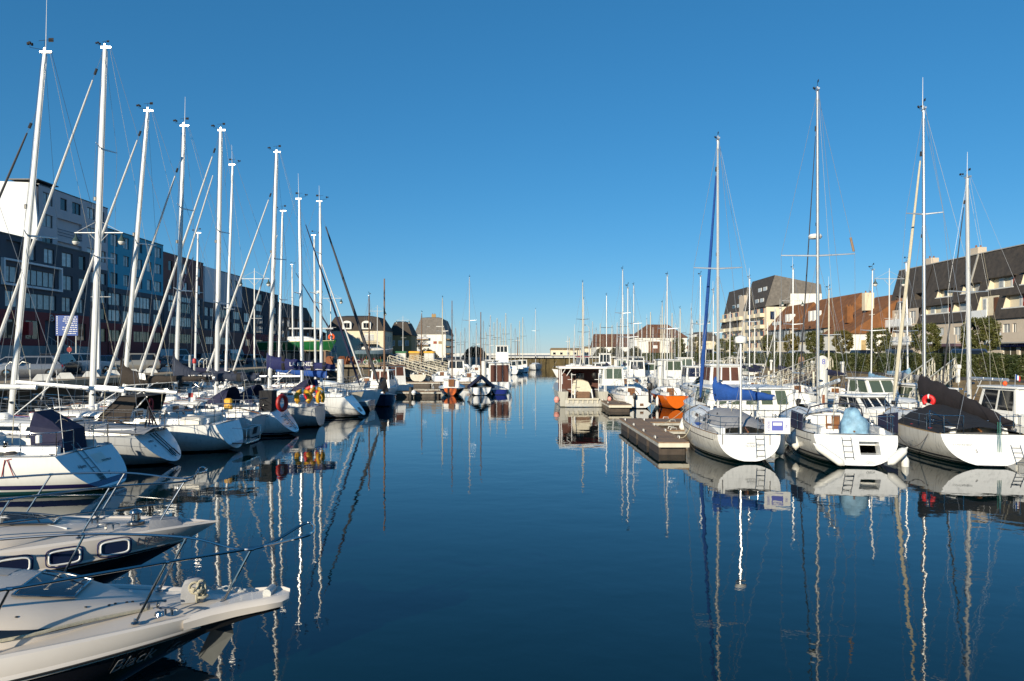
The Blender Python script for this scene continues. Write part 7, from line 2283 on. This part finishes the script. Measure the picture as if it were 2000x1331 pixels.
# rows of yachts further back on the right; each one placed where its mast shows in the photograph
HM = ['hull_white', 'hull_white_plain', 'hull_beige', 'hull_blue', 'hull_worn', 'hull_teal']
FAR_R = [  # mast px, mast top py, Y, hull index, description
 (1136, 553, 88, 0, 'tall white mast with spreaders above the work catamaran, white sloop'),
 (1142, 585, 96, 1, 'white sloop with shorter mast close beside the tall one'),
 (1186, 578, 92, 2, 'beige sloop with slim pale mast left of the timbered house'),
 (1219, 577, 100, 1, 'white sloop with dark topped mast before the brown hall'),
 (1238, 558, 74, 0, 'white sloop with heavy pale mast left of the timbered house gable'),
 (1262, 625, 118, 3, 'blue sloop with short mast under the hip roof'),
 (1286, 622, 120, 1, 'white sloop with thin mast before the timbered gable'),
 (1291, 592, 96, 4, 'worn sloop with mast tip gear above the hip roof'),
 (1306, 640, 126, 2, 'beige sloop with low mast in front of the timber panels'),
 (1334, 603, 100, 0, 'white sloop with cross trees right of the hip roof'),
 (1346, 607, 94, 1, 'white sloop with grey mast by the dark slate house'),
 (1390, 570, 62, 1, 'white sloop with pale mast just left of the blue furled sail'),
 (1467, 545, 64, 0, 'white sloop with whip antenna in front of the slate block'),
 (1441, 660, 80, 5, 'teal bottomed sloop with short mast below the slate block'),
 (1480, 640, 76, 2, 'beige sloop with low mast before the balconies'),
 (1533, 603, 70, 4, 'worn sloop with thin mast before the rust tiled house'),
 (1543, 525, 58, 0, 'white sloop with tall slim mast before the slate gable'),
 (1617, 566, 54, 1, 'white sloop with mast right of the silver mast and pile'),
 (1776, 590, 46, 1, 'white sloop with stubby mast left of the racing yacht mast'),
]
for px, py, Y, hi, lab in FAR_R:
    H = PZ(py, Y)
    sailboat(lab, PX(px, Y), Y - 4, 90 + random.uniform(-6, 6), L=random.uniform(7.4, 9), B=2.8, F0=.95, F1=1.25, H=H, lod=1 if Y < 80 else 2, hm=HM[hi], mx=.5, mr=.08 if Y < 80 else .09, rake=.05, spr=[random.uniform(.48, .62)], wr=.008, boom=(2.7, 2.4, 2.4),
             cover=random.choice([None, ('canvas_navy', .6, .4, .25, .3), ('canvas_grey', .6, .4, .25, .3)]), furl=random.choice([None, ('sail_white', .06)]), mastm=random.choice(['mast_white', 'mast_alu', 'sail_tan']), vk=.8, ant=random.choice([0, .9]), vane=True)
# ---- middle left
def tent_boat():
    t, hh = mo('white dinghy under a peaked dark navy cover, left of the channel', 939, 67.5, 92, L=5.6, B=2.6, F0=.75, F1=.95, hm='hull_white_plain', tent=('canvas_navy', 1.25, .02, .93), rail=False, stern=.72, ex=1.9, cock=False)
    MB().tube([(.6, 0, 1.5), (.6, 0, 7.9)], [.07, .04], 7).build('mast', 'brown_wood', t)
    MB().tube([(-.06, 0, .1), (-.08, 0, .8)], .07, 6).build('rudder', 'brown_wood', t)
tent_boat()
t, hh = mo('black wooden boat with orange stern panel and dark mast', 880, 66.9, 92, L=5.8, B=2.5, F0=.7, F1=.95, hm='hull_black', transm='hull_orange', rail=False, stern=.5, ex=1.5, house=(.3, .55, .85, 1.45), na=0, nf=0, ns=0, mastpole=(.5, 9.1, 'brown_wood'), fore=False)
MB().box(1.6, 1.75, -.28, .28, .8, 1.5).build('companionway_door', 'varnished_wood', t)
mo('royal blue rowing boat beside the covered dinghy', 977, 68.5, 95, L=4.2, B=1.6, F0=.5, F1=.65, hm='hull_royal', rail=False)
t, hh = mo('white pilot house boat with brown curtains across its stern, left of the channel', 976, 74, 93, L=7.2, B=2.9, F0=1.0, F1=1.4, hm='hull_white', house=(.12, .55, 1.25, 2.95), na=0, ns=3, fore=True)
for k, yy in enumerate((-.95, -.32, .35)):
    MB().box(.83, .86, yy, yy + .58, .75, 2.75).build('curtain', 'curtain_brown', t)
mo('white cabin boat with wood trimmed roof at the left pontoon finger', 786, 67.8, 118, L=6.4, B=2.6, F0=.95, F1=1.25, hm='hull_white', house=(.3, .62, 1.05, 2.75), glass='curtain_brown', roofm='brown_wood', ns=3, na=2)
mo('white cruiser with brown curtains, left of the brown wooden mast', 729, 62, 82, L=6, B=2.2, F0=.9, F1=1.2, hm='hull_white', house=(.3, .6, .9, 2.45), glass='curtain_brown', aerial=1.)
t, hh = mo('dark blue open boat with blue inside at the end of the left row', 742, 57.5, -75, L=5.0, B=2.1, F0=.75, F1=1.0, hm='hull_blue', rail=False, deckm='canvas_blue', stern=.7)
MB().tube([(1.8, .2, .5), (1.75, .2, 9.8)], [.09, .05], 8).build('mast', 'brown_wood', t)
MB().loft([[(1.2, -.3, 1.0), (2.1, -.3, 1.0), (2.1, .5, 1.0), (1.2, .5, 1.0)], [(1.4, -.1, 2.1), (1.9, -.1, 2.1), (1.9, .3, 2.1), (1.4, .3, 2.1)]]).build('sail_bundle', 'canvas_black', t)
mo('small grey hulled boat tucked behind the stern of LA RENEE', 727, 50, 175, L=5.4, B=2.0, F0=.7, F1=.9, hm='hull_steelblue', rail=False)
MIDL = [
 (823, 612, 104, 2, 'beige hulled yacht seen stern on below the left gangway', 'brown_wood', 2.7),
 (866, 583, 98, 1, 'white yacht with orange gear on its stern rail and pale mast', 'sail_tan', 2.8),
 (918, 543, 92, 5, 'white yacht with teal boot top and tallest mast left of the channel', 'mast_white', 3.2),
 (718, 578, 74, 4, 'worn yacht with thin brown mast beside the stone quay', 'brown_wood', 2.6),
 (953, 640, 122, 1, 'white yacht behind the white pile, left of the channel', 'mast_white', 2.7),
 (933, 636, 128, 0, 'white yacht with cross trees before the brown thicket', 'mast_alu', 2.7),
]
for px, py, Y, hi, lab, mm, B_ in MIDL:
    sailboat(lab, PX(px, Y), Y - 4, 90 + random.uniform(-4, 4), L=8.4, B=B_, F0=1.0, F1=1.25, H=PZ(py, Y), lod=1, hm=HM[hi], mx=.5, mr=.1, rake=.05, spr=[.55], wr=.009, boom=(2.7, 2.4, 2.4), mastm=mm, vane=True, tr=.2, cover=('canvas_navy', .6, .4, .25, .3) if px == 866 else None)
mo('tall white fishing boat with glazed bridge, centre left of the channel', 980, 116, 90, L=11, B=3.4, F0=1.4, F1=2.0, hm='hull_white', house=(.25, .5, 1.15, 5.2), na=3, aerial=2.5, cat='fishing boat', name='fishing_boat', sill=.7)
mo('cream cabin boat in front of the tall fishing boat', 962, 96, 92, L=7, B=2.8, F0=1.0, F1=1.3, hm='hull_white', house=(.3, .6, 1.1, 3.0))
mo('grey roofed launch between the yachts left of the channel', 890, 96, 92, L=7.4, B=2.9, F0=1.0, F1=1.3, hm='hull_white', house=(.15, .6, 1.2, 3.0), roofm='canvas_grey')
sailboat('white yacht under way in mid channel, bow to the camera', PX(1046, 172), 176, -90, L=9, B=3.2, F0=1.1, F1=1.5, H=PZ(605, 172), lod=1, hm='hull_white', mx=.5, mr=.11, wr=.01, spr=[.6], boom=(3, 2.6, 2.6), cover=('canvas_black', .7, .5, .3, .35), vane=True)
FARL = [(964, 660, 146, 'small white launch moored at the far left fingers'), (1000, 690, 132, 'white motor boat with windscreen at the third left finger'), (1012, 692, 140, 'pale blue motor boat near the end of the left fingers'), (1022, 690, 150, 'last white motor boat before the yacht under way')]
for i, (px, py, Y, lab) in enumerate(FARL):
    mo(lab, px, Y, 92, L=6.5, B=2.6, F0=.9, F1=1.2, hm=['hull_white', 'hull_white_plain', 'hull_steelblue', 'hull_white'][i], house=(.3, .6, 1.0, 2.5), lod=2)
for i, (px, py, Y) in enumerate(((900, 648, 150), (958, 616, 134), (965, 630, 150), (977, 630, 158), (988, 612, 140), (998, 632, 166), (1015, 627, 160), (1021, 620, 150), (908, 640, 160), (944, 626, 140), (930, 645, 150), (971, 622, 130), (983, 640, 170), (1006, 640, 172), (890, 640, 140), (949, 648, 156))):
    sailboat('far off white yacht among the thin masts left of the channel', PX(px, Y), Y - 4, 90, L=8, B=2.7, H=PZ(py, Y), lod=2, hm='hull_white_plain', mx=.5, mr=.12, wr=.012, spr=[.6], group='far off yachts at the left fingers', mastm=random.choice(['mast_white', 'sail_tan', 'mast_alu']))
for i, (px, py, Y) in enumerate(((1112, 660, 150), (1132, 655, 160), (1164, 640, 140), (1172, 632, 150), (1205, 630, 140), (1275, 640, 140), (1318, 632, 130), (1120, 668, 170), (1253, 636, 134), (1150, 650, 150), (1157, 628, 138), (1195, 636, 146), (1212, 622, 128), (1228, 640, 140), (1246, 628, 124), (1270, 610, 112), (1298, 630, 120), (1312, 612, 108), (1325, 640, 126), (1352, 625, 112), (1366, 610, 100), (1378, 640, 110), (1404, 630, 104), (1425, 610, 92), (1452, 622, 96), (1498, 630, 90), (1512, 600, 80))):
    sailboat('far off pale yacht among the thin masts right of the channel', PX(px, Y), Y - 4, 90, L=8, B=2.7, H=PZ(py, Y), lod=2, hm='hull_white_plain', mx=.5, mr=.105, wr=.01, spr=[.6], group='far off yachts on the right side', mastm=random.choice(['mast_white', 'sail_tan', 'mast_alu']))
for i, (px, Y, hd_) in enumerate(((1178, 96, 90), (1212, 108, 80), (1255, 104, 100), (1272, 92, 90), (1310, 108, 95), (1345, 86, 88), (1352, 112, 90), (1410, 88, 90), (1450, 92, 90), (1490, 86, 95), (1246, 90, 84))):
    mo(['white cabin boat packed among the masts left of the timbered house', 'cream cabin boat with high wheelhouse by the fish quay', 'white angling boat with rod racks before the timbered house', 'white half decked boat before the timbered house', 'pale cabin boat under the timber gable', 'white cruiser by the tall clipped tree', 'little launch in front of the orange cottage',
        'white launch below the slate block', 'white cruiser before the slate block balconies', 'cream launch before the rust tiled house', 'grey launch with open stern among the masts'][i], px, Y, hd_, L=7, B=2.7, F0=1.0, F1=1.3, hm=HM[(i * 2) % 5], house=(.25, .55, 1.05, 2.6 + .4 * (i % 3)), glass=['glass_dark', 'glass_green'][i % 2], lod=1, aerial=1.5 if i % 3 == 0 else None)

# ---- hauled-out boats and things on the left quay
gy = thing('hauled_out_yacht', 'green hulled yacht on stands on the left quay, broadside on', 'sailboat', (-41, 117, 4.25), 0)
hg = Hull(12.4, 3.2, 1.6, 1.9, .25, .7, -.3, 1.0, ex=3.2, zs=.0, dip=.0)
sk, _ = hg.skin(18, 7); sk.build('hull', 'hull_green', gy, ang=50)
MB().add(hg.ring0(7), [tuple(range(15))]).build('transom', 'hull_green', gy)
deck_mesh(hg, .05, .3, .5, n=14).build('deck', 'teak', gy)
hg.strip(.0, .97, lambda t: hg.F(t) - .14, .1, -1).build('hull_stripe', 'paint_cream', gy); hg.strip(.0, .97, lambda t: .12, .1, -1).build('hull_stripe', 'paint_cream', gy)
cb, _ = cabin_mesh(hg, 4.6, 9.4, .75, .6); cb.build('cabin', 'gelcoat', gy)
rig(gy, hg, dict(H=14.2, mx=.42, rake=.1, mr=.13, boom=(-.1, 3, 3), spr=[.55], furl=('canvas_navy', .13), ff=.95, wr=.01), 2.2, 1)
MB().tube([(4.6, 0, 3.75), (11.8, 0, 3.75)], .13, 8).build('boom', 'mast_white', gy)
for t in (.2, .4, .6, .8): put('stanchion', stanchion_mesh(.62), gy, hg.sh(t, -1, -.05))
for z in (.35, .62): rail(gy, 'lifeline', [hg.sh(t / 10, -1, -.05, z) for t in range(1, 10)], .012, 'wire', 4)
cr_ = thing('boat_cradle', 'dark steel and timber cradle under the green yacht', 'boat cradle', (-35, 117, QZ))
for k in range(4):
    MB().box(-5 + k * 3.2, -4.7 + k * 3.2, -1.2, 1.2, 0, 2.1).build('bearer', 'brown_wood', cr_)
MB().box(-5.2, 5.2, -.15, .15, 1.9, 2.2).build('keel_beam', 'rust', cr_)
tag(horseshoe('orange lifebuoy on the stern rail of the green yacht', (-29.3, 116.4, 6.6), 0, 'buoy_orange', .4, .16))
bb = thing('hauled_out_boat', 'blue grey sloop hull standing on the quay edge on props', 'sailboat', (-24.4, 113, 3.5), R(35))
hb = Hull(6.2, 2.3, .9, 1.2, .7, .6, -.2, .7, ex=1.8, zs=-.2)
sk, _ = hb.skin(14, 6); sk.build('hull', 'hull_steelblue', bb); MB().add(hb.ring0(6), [tuple(range(13))]).build('transom', 'hull_steelblue', bb)
deck_mesh(hb, .05, .4, .6, n=10).build('deck', 'gelcoat', bb)
cb, _ = cabin_mesh(hb, 2.2, 4.6, .4, .6); cb.build('cabin', 'gelcoat_cream', bb)
MB().bbox(1.2, 4.2, -.35, .35, -1.0, -.4, .1).build('keel', 'paint_green', bb); MB().lathe([(.55, 0), (.8, .1), (.75, .4), (.4, .6)], 12, (1.6, .1, 1.0)).build('dinghy', 'gelcoat_cream', bb)
pulpit(bb, hb); pushpit(bb, hb)
for xx, yy in ((1.2, .9), (1.2, -.9), (3.6, .9), (3.6, -.9)): MB().tube([(xx, yy * 1.2, -1.2), (xx, yy * .8, 0)], .05, 5).build('prop', 'rust', bb)
def bicycle(label, x, y, rz):
    o = thing('bicycle', label, 'bicycle', (x, y, QZ), rz, 'bicycles on the quay edge')
    for xx in (-.52, .52):
        w_ = MB().torus((xx, 0, .34), .32, .028, 'y', 18, 5).build('wheel', 'white_plastic', o)
        mb = MB()
        for k in range(6): mb.tube([(xx, 0, .34), (xx + .3 * math.cos(k), 0, .34 + .3 * math.sin(k))], .006, 3)
        mb.build('spokes', 'steel', w_)
    mb = MB().tube([(-.52, 0, .34), (-.1, 0, .34), (-.2, 0, .82), (.36, 0, .82), (-.1, 0, .34)], .022, 5).tube([(-.52, 0, .34), (-.2, 0, .82)], .016, 5).tube([(.52, 0, .34), (.36, 0, .82), (.33, 0, .98)], .022, 5)
    mb.build('frame', 'paint_red', o)
    MB().bbox(-.34, -.1, -.07, .07, .88, .95, .02).build('saddle', 'black_plastic', o)
    MB().tube([(.3, -.26, .98), (.38, 0, 1.0), (.3, .26, .98)], .016, 5).build('handlebar', 'steel', o)
bicycle('bicycle with white tyres leaning at the quay edge, left of two', -22.3, 106.6, .15)
bicycle('bicycle with white tyres at the quay edge, right of two', -20.9, 106.9, -.1)
def anchor_heap(label, x, y, sd):
    o = thing('rusty_winch', label, 'rusty winch', (x, y, QZ), sd)
    MB().lathe([(.5, -.45), (.5, -.4), (.22, -.38), (.22, .38), (.5, .4), (.5, .45)], 14).build('drum', 'rust', o, loc=(0, 0, .75)).rotation_euler = (R(90), 0, 0)
    for yy in (-.6, .6):
        MB().loft([[(-.6, yy - .05, 0), (.6, yy - .05, 0), (.6, yy + .05, 0), (-.6, yy + .05, 0)], [(-.15, yy - .05, 1.2), (.15, yy - .05, 1.2), (.15, yy + .05, 1.2), (-.15, yy + .05, 1.2)]]).build('side_frame', 'rust', o)
    MB().tube([(0, .7, .75), (.5, .75, 1.2)], .04, 5).build('crank', 'rust', o)
for i, (xx, yy) in enumerate(((-27.2, 107), (-25.6, 108), (-24, 106.8))): anchor_heap(('rusty winch on the quay edge, nearest the cars', 'rusty winch in the middle of the quay clutter', 'rusty winch next to the bicycles')[i], xx, yy, i * .6)
for i, (xx, m, m2, lab) in enumerate(((-23.8, 'concrete_pale', 'paint_green', 'white recycling container with green lid on the left quay'), (-20.9, 'wall_ochre', 'buoy_yellow', 'recycling container with yellow lid, nearest the gangway'), (-23.9 + 6.2, 'concrete_pale', 'buoy_yellow', 'white container with yellow lid at the end of the row'))):
    o = thing('recycling_container', lab, 'container', (xx, 154, QZ))
    MB().bbox(-1.1, 1.1, -.8, .8, 0, 1.7, .06).build('bin', m, o); MB().bbox(-1.2, 1.2, -.9, .9, 1.7, 2.1, .08).build('lid', m2, o)

# cars on the left quay
for i, (kd, col, px, Y, rz, lab) in enumerate((
    ('hatch', 'silver', 58, 50.5, 207, 'silver hatchback nearest on the left quay, seen from its side'),
    ('suv', 'black', 118, 57, 100, 'black car parked right of the silver hatchback'),
    ('suv', 'white', 164, 61, 62, 'white estate car with dark rear window, behind the second mast'),
    ('hatch', 'blue', 210, 68, 60, 'blue grey hatchback right of the white estate car'),
    ('suv', 'beige', 258, 64, 212, 'beige off road car facing the camera'),
    ('hatch', 'grey', 296, 75, 50, 'dark grey hatchback right of the beige car'),
    ('saloon', 'grey', 322, 77, 218, 'low grey saloon in the middle of the left car park'),
    ('hatch', 'white', 366, 86, 80, 'white hatchback with red tail lights, seen from behind'),
    ('van', 'white', 345, 106, 40, 'white delivery van with pale open tailgate'),
    ('hatch', 'silver', 393, 96, 80, 'silver hatchback beyond the white one'),
    ('suv', 'grey', 404, 91, 75, 'grey car half hidden behind two masts'),
    ('suv', 'black', 455, 100, 85, 'black car beneath the far lamp post'),
    ('van', 'white', 458, 122, 80, 'white minibus with large rear window'),
    ('hatch', 'blue', 478, 110, 80, 'teal blue hatchback right of the black car'),
    ('hatch', 'white', 500, 114, 80, 'white hatchback with red lights, last before the blue boom cover'),
    ('saloon', 'beige', 425, 106, 70, 'pale beige car beyond the tall pair of masts'),
    ('saloon', 'silver', 18, 58, 200, 'silver car at the left edge, half hidden by the first mast'))):
    car(kd, col, lab, PX(px, Y), Y, R(rz), QZ, 'cars parked on the left quay')
for i, (px, Y) in enumerate(((745, 168), (760, 176), (771, 184))):
    car(('hatch', 'saloon', 'saloon')[i], ('white', 'black', 'blue')[i], ('white hatchback far along the left quay', 'black saloon far along the left quay', 'blue saloon far along the left quay')[i], PX(px, Y), Y, R(100), QZ, 'cars parked on the left quay')
# cars behind the hedge
RC = [(1495, 'white', 'suv', 118), (1525, 'grey', 'hatch', 108), (1560, 'white', 'suv', 100), (1608, 'black', 'suv', 90), (1468, 'silver', 'suv', 126), (1440, 'white', 'hatch', 135), (1405, 'beige', 'suv', 146), (1380, 'white', 'van', 156), (1765, 'grey', 'suv', 66), (1880, 'blue', 'suv', 57), (1690, 'black', 'suv', 76), (1346, 'silver', 'suv', 165)]
for i, (px, col, kd, Y) in enumerate(RC):
    car(kd, col, ['white suv roof above the hedge, by the round clipped tree', 'grey hatchback above the hedge below the window band', 'white suv between two clipped trees behind the hedge', 'black suv behind the hedge, left of the white house', 'silver suv behind the hedge before the slate block', 'white hatchback behind the hedge before the slate block',
        'beige suv behind the far hedge by the blue furled sail', 'white van behind the far end of the hedge', 'grey suv behind the hedge under the slate mansard', 'blue suv behind the hedge before the blue shop sign', 'black suv behind the hedge at the notice board', 'silver suv at the far end of the hedge'][i], PX(px, Y), Y, R(90 if i % 2 else -90), QZ + .35, 'cars parked behind the hedge')
# concrete wheel stops
def stop_mesh():
    return MB().loft([[(-.55, -.25, 0), (.55, -.25, 0), (.55, .25, 0), (-.55, .25, 0)], [(-.5, -.2, .12), (.5, -.2, .12), (.5, .2, .12), (-.5, .2, .12)], [(-.3, -.1, .4), (.3, -.1, .4), (.3, .1, .4), (-.3, .1, .4)]]).mesh('concrete_block', 'concrete_pale')
for i, (px, Y) in enumerate(((72, 44), (84, 44.3) , (128, 47.5), (178, 51.5), (219, 55), (258, 58), (294, 62), (324, 66))):
    if i == 0: continue
    tag(put('concrete_block', shared('stop', stop_mesh), None, (PX(px, Y) , Y, QZ), .5), ['', 'white concrete block before the silver hatchback', 'white concrete block in front of the black car', 'white concrete block left of the thickest mast', 'white concrete block before the beige car', 'white concrete block right of the beige car', 'white concrete block before the grey hatchback', 'white concrete block before the low saloon'][i], 'concrete block', 'concrete blocks along the quay edge')
# lamps
for px, py, lab in ((193, 455, 'double armed lamp post nearest on the left quay'), (497, 545, 'second double armed lamp post on the left quay'), (646, 583, 'third lamp post on the left, behind the green yacht'), (737, 608, 'fourth lamp post on the left, before the cream house'), (787, 626, 'fifth lamp post on the left, before the ochre house')):
    Y = 9.2 * 1400 / (690 - py)
    lamp_post(lab, PX(px, Y), Y)
for px, py, lab in ((1737, 545, 'double armed lamp post at the corner of the slate mansard building'), (1548, 588, 'lamp post in front of the rust tiled houses'), (1373, 626, 'lamp post by the orange roofed cottage'), (1298, 648, 'small far lamp post before the timbered house')):
    Y = 9.2 * 1400 / (690 - py)
    lamp_post(lab, PX(px, Y), Y)
# tall single street light by the harbour mouth
o = thing('street_light', 'tall curved street light left of the brown hall', 'street light', (PX(1151, 230), 230, 2.9))
MB().tube([(0, 0, 0), (0, 0, 8.5), (-.3, 0, 9.6), (-1.2, 0, 10.1)], [.14, .1, .08, .06], 7).build('pole', 'lamp_post_paint', o); MB().bbox(-1.9, -1.1, -.15, .15, 10.0, 10.2).build('lantern', 'black_plastic', o)
# blue direction board and small signs
o = thing('information_board', 'blue direction board with white lines of text on the left quay', 'sign', (PX(131, 66), 66, QZ), R(12))
for xx in (-.75, .75): MB().tube([(xx, 0, 0), (xx, 0, 4.9)], .05, 6).build('post', 'galvanised', o)
MB().box(-.92, .92, -.06, -.02, 3.3, 5.15).build('panel', 'paint_blue', o)
rnd = random.Random(12)
for i in range(9):
    z = 5.02 - i * .19
    MB().box(-.86, -.76, -.068, -.06, z - .05, z + .05).build('pictogram', 'letter_white', o)
    x = -.1 + rnd.uniform(-.3, .1)
    mb = MB()
    while x < .8:
        l = rnd.uniform(.08, .26); mb.box(x, min(.86, x + l), -.066, -.06, z - .035, z + .035); x += l + .06
    mb.build('text_line', 'letter_white', o)
o = thing('traffic_sign', 'round red no entry sign on a post near the blue board', 'sign', (PX(136, 62), 62, QZ), 0)
MB().tube([(0, 0, 0), (0, 0, 2.3)], .035, 6).build('post', 'galvanised', o)
MB().loft([[(.22 * math.cos(a), y, 2.0 + .22 * math.sin(a)) for a in [math.pi * k / 10 for k in range(20)]] for y in (-.05, -.03)]).build('disc', 'wall_redbrown', o)
o = thing('service_post', 'grey service bollard with red cap on the left quay edge', 'bollard', (PX(380, 56), 56, QZ))
MB().tube([(0, 0, 0), (0, 0, .95)], .1, 8).build('post', 'galvanised', o); MB().lathe([(.14, .9), (.16, 1.0), (.14, 1.25), (.0, 1.3)], 10).build('cap', 'paint_red', o)
tag(MB().tube([(0, 0, 0), (0, 0, 1.55)], .1, 8).build('steel_post', 'galvanised', None, loc=(PX(371, 55), 55, QZ)), 'plain grey steel post on the left quay edge', 'post')
def hoop(label, px, Y, w=.5):
    o = thing('quay_ladder', label, 'quay ladder', (-28.0, Y, QZ))
    for s in (-1, 1):
        MB().tube([(-.6, s * w, 0), (-.6, s * w, .95), (-.35, s * w, 1.2), (.1, s * w, 1.1), (.15, s * w, -2.0)], .03, 6).build('stile', 'galvanised', o)
    for k in range(8): MB().tube([(.15, -w, -.2 - k * .28), (.15, w, -.2 - k * .28)], .02, 5).build('rung', 'galvanised', o)
hoop('ladder with curved handrails over the left quay wall', 408, 66); hoop('ladder with curved handrails nearer on the left quay wall', 40, 41)
# power posts on the right bank
for i, (px, Y) in enumerate(((1871, 46), (1645, 60), (1506, 80), (1505 + 82, 68))):
    o = thing('power_post', ('white service post on the bank before the hedge, right', 'white service post on the bank behind the cabin cruiser', 'white service post near the middle gangway', 'slim white service post beside the number pile')[i], 'service post', (30.9, 30.9 * 1400 / (px - 1000), 1.95))
    MB().bbox(-.1, .1, -.1, .1, 0, 1.0, .02).build('post', 'white_plastic', o); MB().bbox(-.16, .16, -.16, .16, 1.0, 1.25, .03).build('head', 'white_plastic', o)
# yellow bin on a post, right
o = thing('litter_bin', 'yellow bin on the right bank near the far gangway', 'bin', (PX(1344, 90), 90, .55))
MB().lathe([(.2, 0), (.26, .5), (.26, .6), (.1, .66)], 12, (0, 0, 2.3)).build('bin', 'buoy_yellow', o); MB().tube([(0, 0, 0), (0, 0, 2.3)], .05, 6).build('post', 'galvanised', o)

# people on the right bank
defm('skin', (.45, .27, .19), .55, var=.06)
defm('hair_brown', (.05, .03, .02), .7, var=.3, sc=30)
defm('cloth_red', (.35, .05, .045), .85, var=.2); defm('cloth_tan', (.30, .19, .13), .85, var=.2); defm('cloth_dark', (.03, .03, .035), .85, var=.2)
def person(label, x, y, z, rz, top, legs):
    """one continuous skinned body with a face, hair and five-fingered hands; clothes by material zone"""
    V = [(0, 0, .98), (0, 0, 1.18), (0, 0, 1.38), (0, .01, 1.5), (0, .02, 1.58), (0, .0, 1.68), (0, 0, 1.76)]
    rad = [.135, .125, .15, .06, .075, .092, .06]
    E_ = [(0, 1), (1, 2), (2, 3), (3, 4), (4, 5), (5, 6)]
    for s in (1, -1):
        i = len(V)
        V += [(s * .1, 0, .9), (s * .11, .02, .5), (s * .11, -.02, .1), (s * .12, .14, .04)]; rad += [.095, .062, .045, .04]
        E_ += [(0, i), (i, i + 1), (i + 1, i + 2), (i + 2, i + 3)]
        i = len(V)
        V += [(s * .19, 0, 1.42), (s * .24, -.02, 1.15), (s * .25, .06, .92), (s * .25, .09, .84)]; rad += [.06, .045, .034, .036]
        E_ += [(2, i), (i, i + 1), (i + 1, i + 2), (i + 2, i + 3)]
        h0 = len(V) - 1
        for k in range(5):
            i = len(V)
            if k < 4:
                V += [(s * (.25 - .01), .06 + .022 * k, .78), (s * .235, .065 + .02 * k, .735 + .006 * abs(k - 1.5))]
            else:
                V += [(s * .235, .135, .81), (s * .225, .145, .775)]
            rad += [.010, .008]
            E_ += [(h0, i), (i, i + 1)]
    me = bpy.data.meshes.new('person')
    me.from_pydata(V, E_, [])
    for m in (top, legs, 'skin'): me.materials.append(MT[m])
    o = put('person', me, None, (x, y, z), rz)
    md = o.modifiers.new('skin', 'SKIN'); md.use_smooth_shade = True
    for i, r in enumerate(rad): me.skin_vertices[0].data[i].radius = (r, r)
    me.skin_vertices[0].data[0].use_root = True
    sb = o.modifiers.new('sub', 'SUBSURF'); sb.levels = 1; sb.render_levels = 1
    dg = bpy.context.evaluated_depsgraph_get()
    bm2 = bpy.data.meshes.new_from_object(o.evaluated_get(dg))
    o.modifiers.clear(); o.data = bm2
    bm2.materials.clear()
    for m in (top, legs, 'skin', 'black_rubber'): bm2.materials.append(MT[m])
    for p in bm2.polygons:
        c = p.center
        p.material_index = 3 if c.z < .09 else (1 if c.z < .97 and abs(c.x) < .19 else (2 if c.z > 1.49 or c.z < .88 else 0))
    tag(o, label, 'person')
    MB().lathe([(.085, -.06), (.102, .0), (.098, .06), (.06, .1), (.0, .112)], 12, (0, -.012, 1.72)).build('hair', 'hair_brown', o)
    MB().loft([[(-.014, .085, 1.645), (.014, .085, 1.645), (.006, .085, 1.69), (-.006, .085, 1.69)], [(-.01, .118, 1.648), (.01, .118, 1.648), (.004, .1, 1.69), (-.004, .1, 1.69)]]).build('nose', 'skin', o)
    for s in (1, -1):
        MB().lathe([(.0, .008), (.011, .003), (.012, -.004)], 8).build('eye', 'black_plastic', o, loc=(s * .034, .088, 1.70)).rotation_euler = (R(-90), 0, 0)
        MB().bbox(s * .093 - .012, s * .093 + .012, -.02, .02, 1.655, 1.71, .006).build('ear', 'skin', o)
    MB().box(-.024, .024, .086, .094, 1.612, 1.62).build('mouth', 'cloth_red', o)
    return o
person('person in a red top standing behind the hedge near the notice board', PX(1699, 92), 92, QZ + .05, R(170), 'cloth_red', 'cloth_red')
person('person in tan clothes at the top of the middle gangway', PX(1565, 70.5) , 70.5, QZ - .15, R(150), 'cloth_tan', 'cloth_dark')
# two gulls over the harbour mouth are mere specks in the photograph; the fender tyre and ropes finish the near pontoon
o = thing('tyre_fender', 'black tyre fender hanging at the right of the orange sloop', 'fender', (PX(1364, 50), 50, .75))
MB().torus((0, 0, 0), .36, .12, 'x', 20, 7).build('tyre', 'black_rubber', o)
def mooring(label, a, b, sag=.25, m='rope'):
    a, b = Vector(a), Vector(b)
    pts = [a.lerp(b, i / 10) - Vector((0, 0, sag * 4 * (i / 10) * (1 - i / 10))) for i in range(11)]
    tag(MB().tube(pts, .014, 5).build('mooring_rope', m), label, 'rope', 'mooring ropes')
mooring('slack rope from the finger pontoon to the blue covered yacht', (6.8, 29.2, .6), at_boat(r1, (3.2, 1.5, 1.15)))
mooring('short rope from the middle of the finger pontoon to the blue covered yacht bow', (6.8, 33.5, .6), at_boat(r1, (8.4, .7, 1.5)), .15)
mooring('rope between the open sterned yacht and the racing yacht', at_boat(r2, (.7, -1.45, 1.1)), at_boat(r3, (1.6, 1.4, 1.1)), .5, 'rope_dark')
mooring('rope from the work catamaran to the pontoon end', (wx + 1.75, 53.1, 1.2), (7.4, 49.2, .6), .05)
# sky gear: nothing else flies; far street light poles on the pier
for i, (px, Y) in enumerate(((1011, 300), (1109, 320))):
    o = thing('signal_mast', ('signal mast on the pier head left of the yacht under way', 'white signal mast right of the channel mouth')[i], 'signal mast', (PX(px, Y), Y, 2.6))
    MB().tube([(0, 0, 0), (0, 0, 9 if i else 8.)], [.25, .12], 7).build('pole', 'lamp_post_paint' if i else 'brown_wood', o)
    MB().box(-1, 1, -.06, .06, 6.5, 6.7).build('yard', 'lamp_post_paint', o)
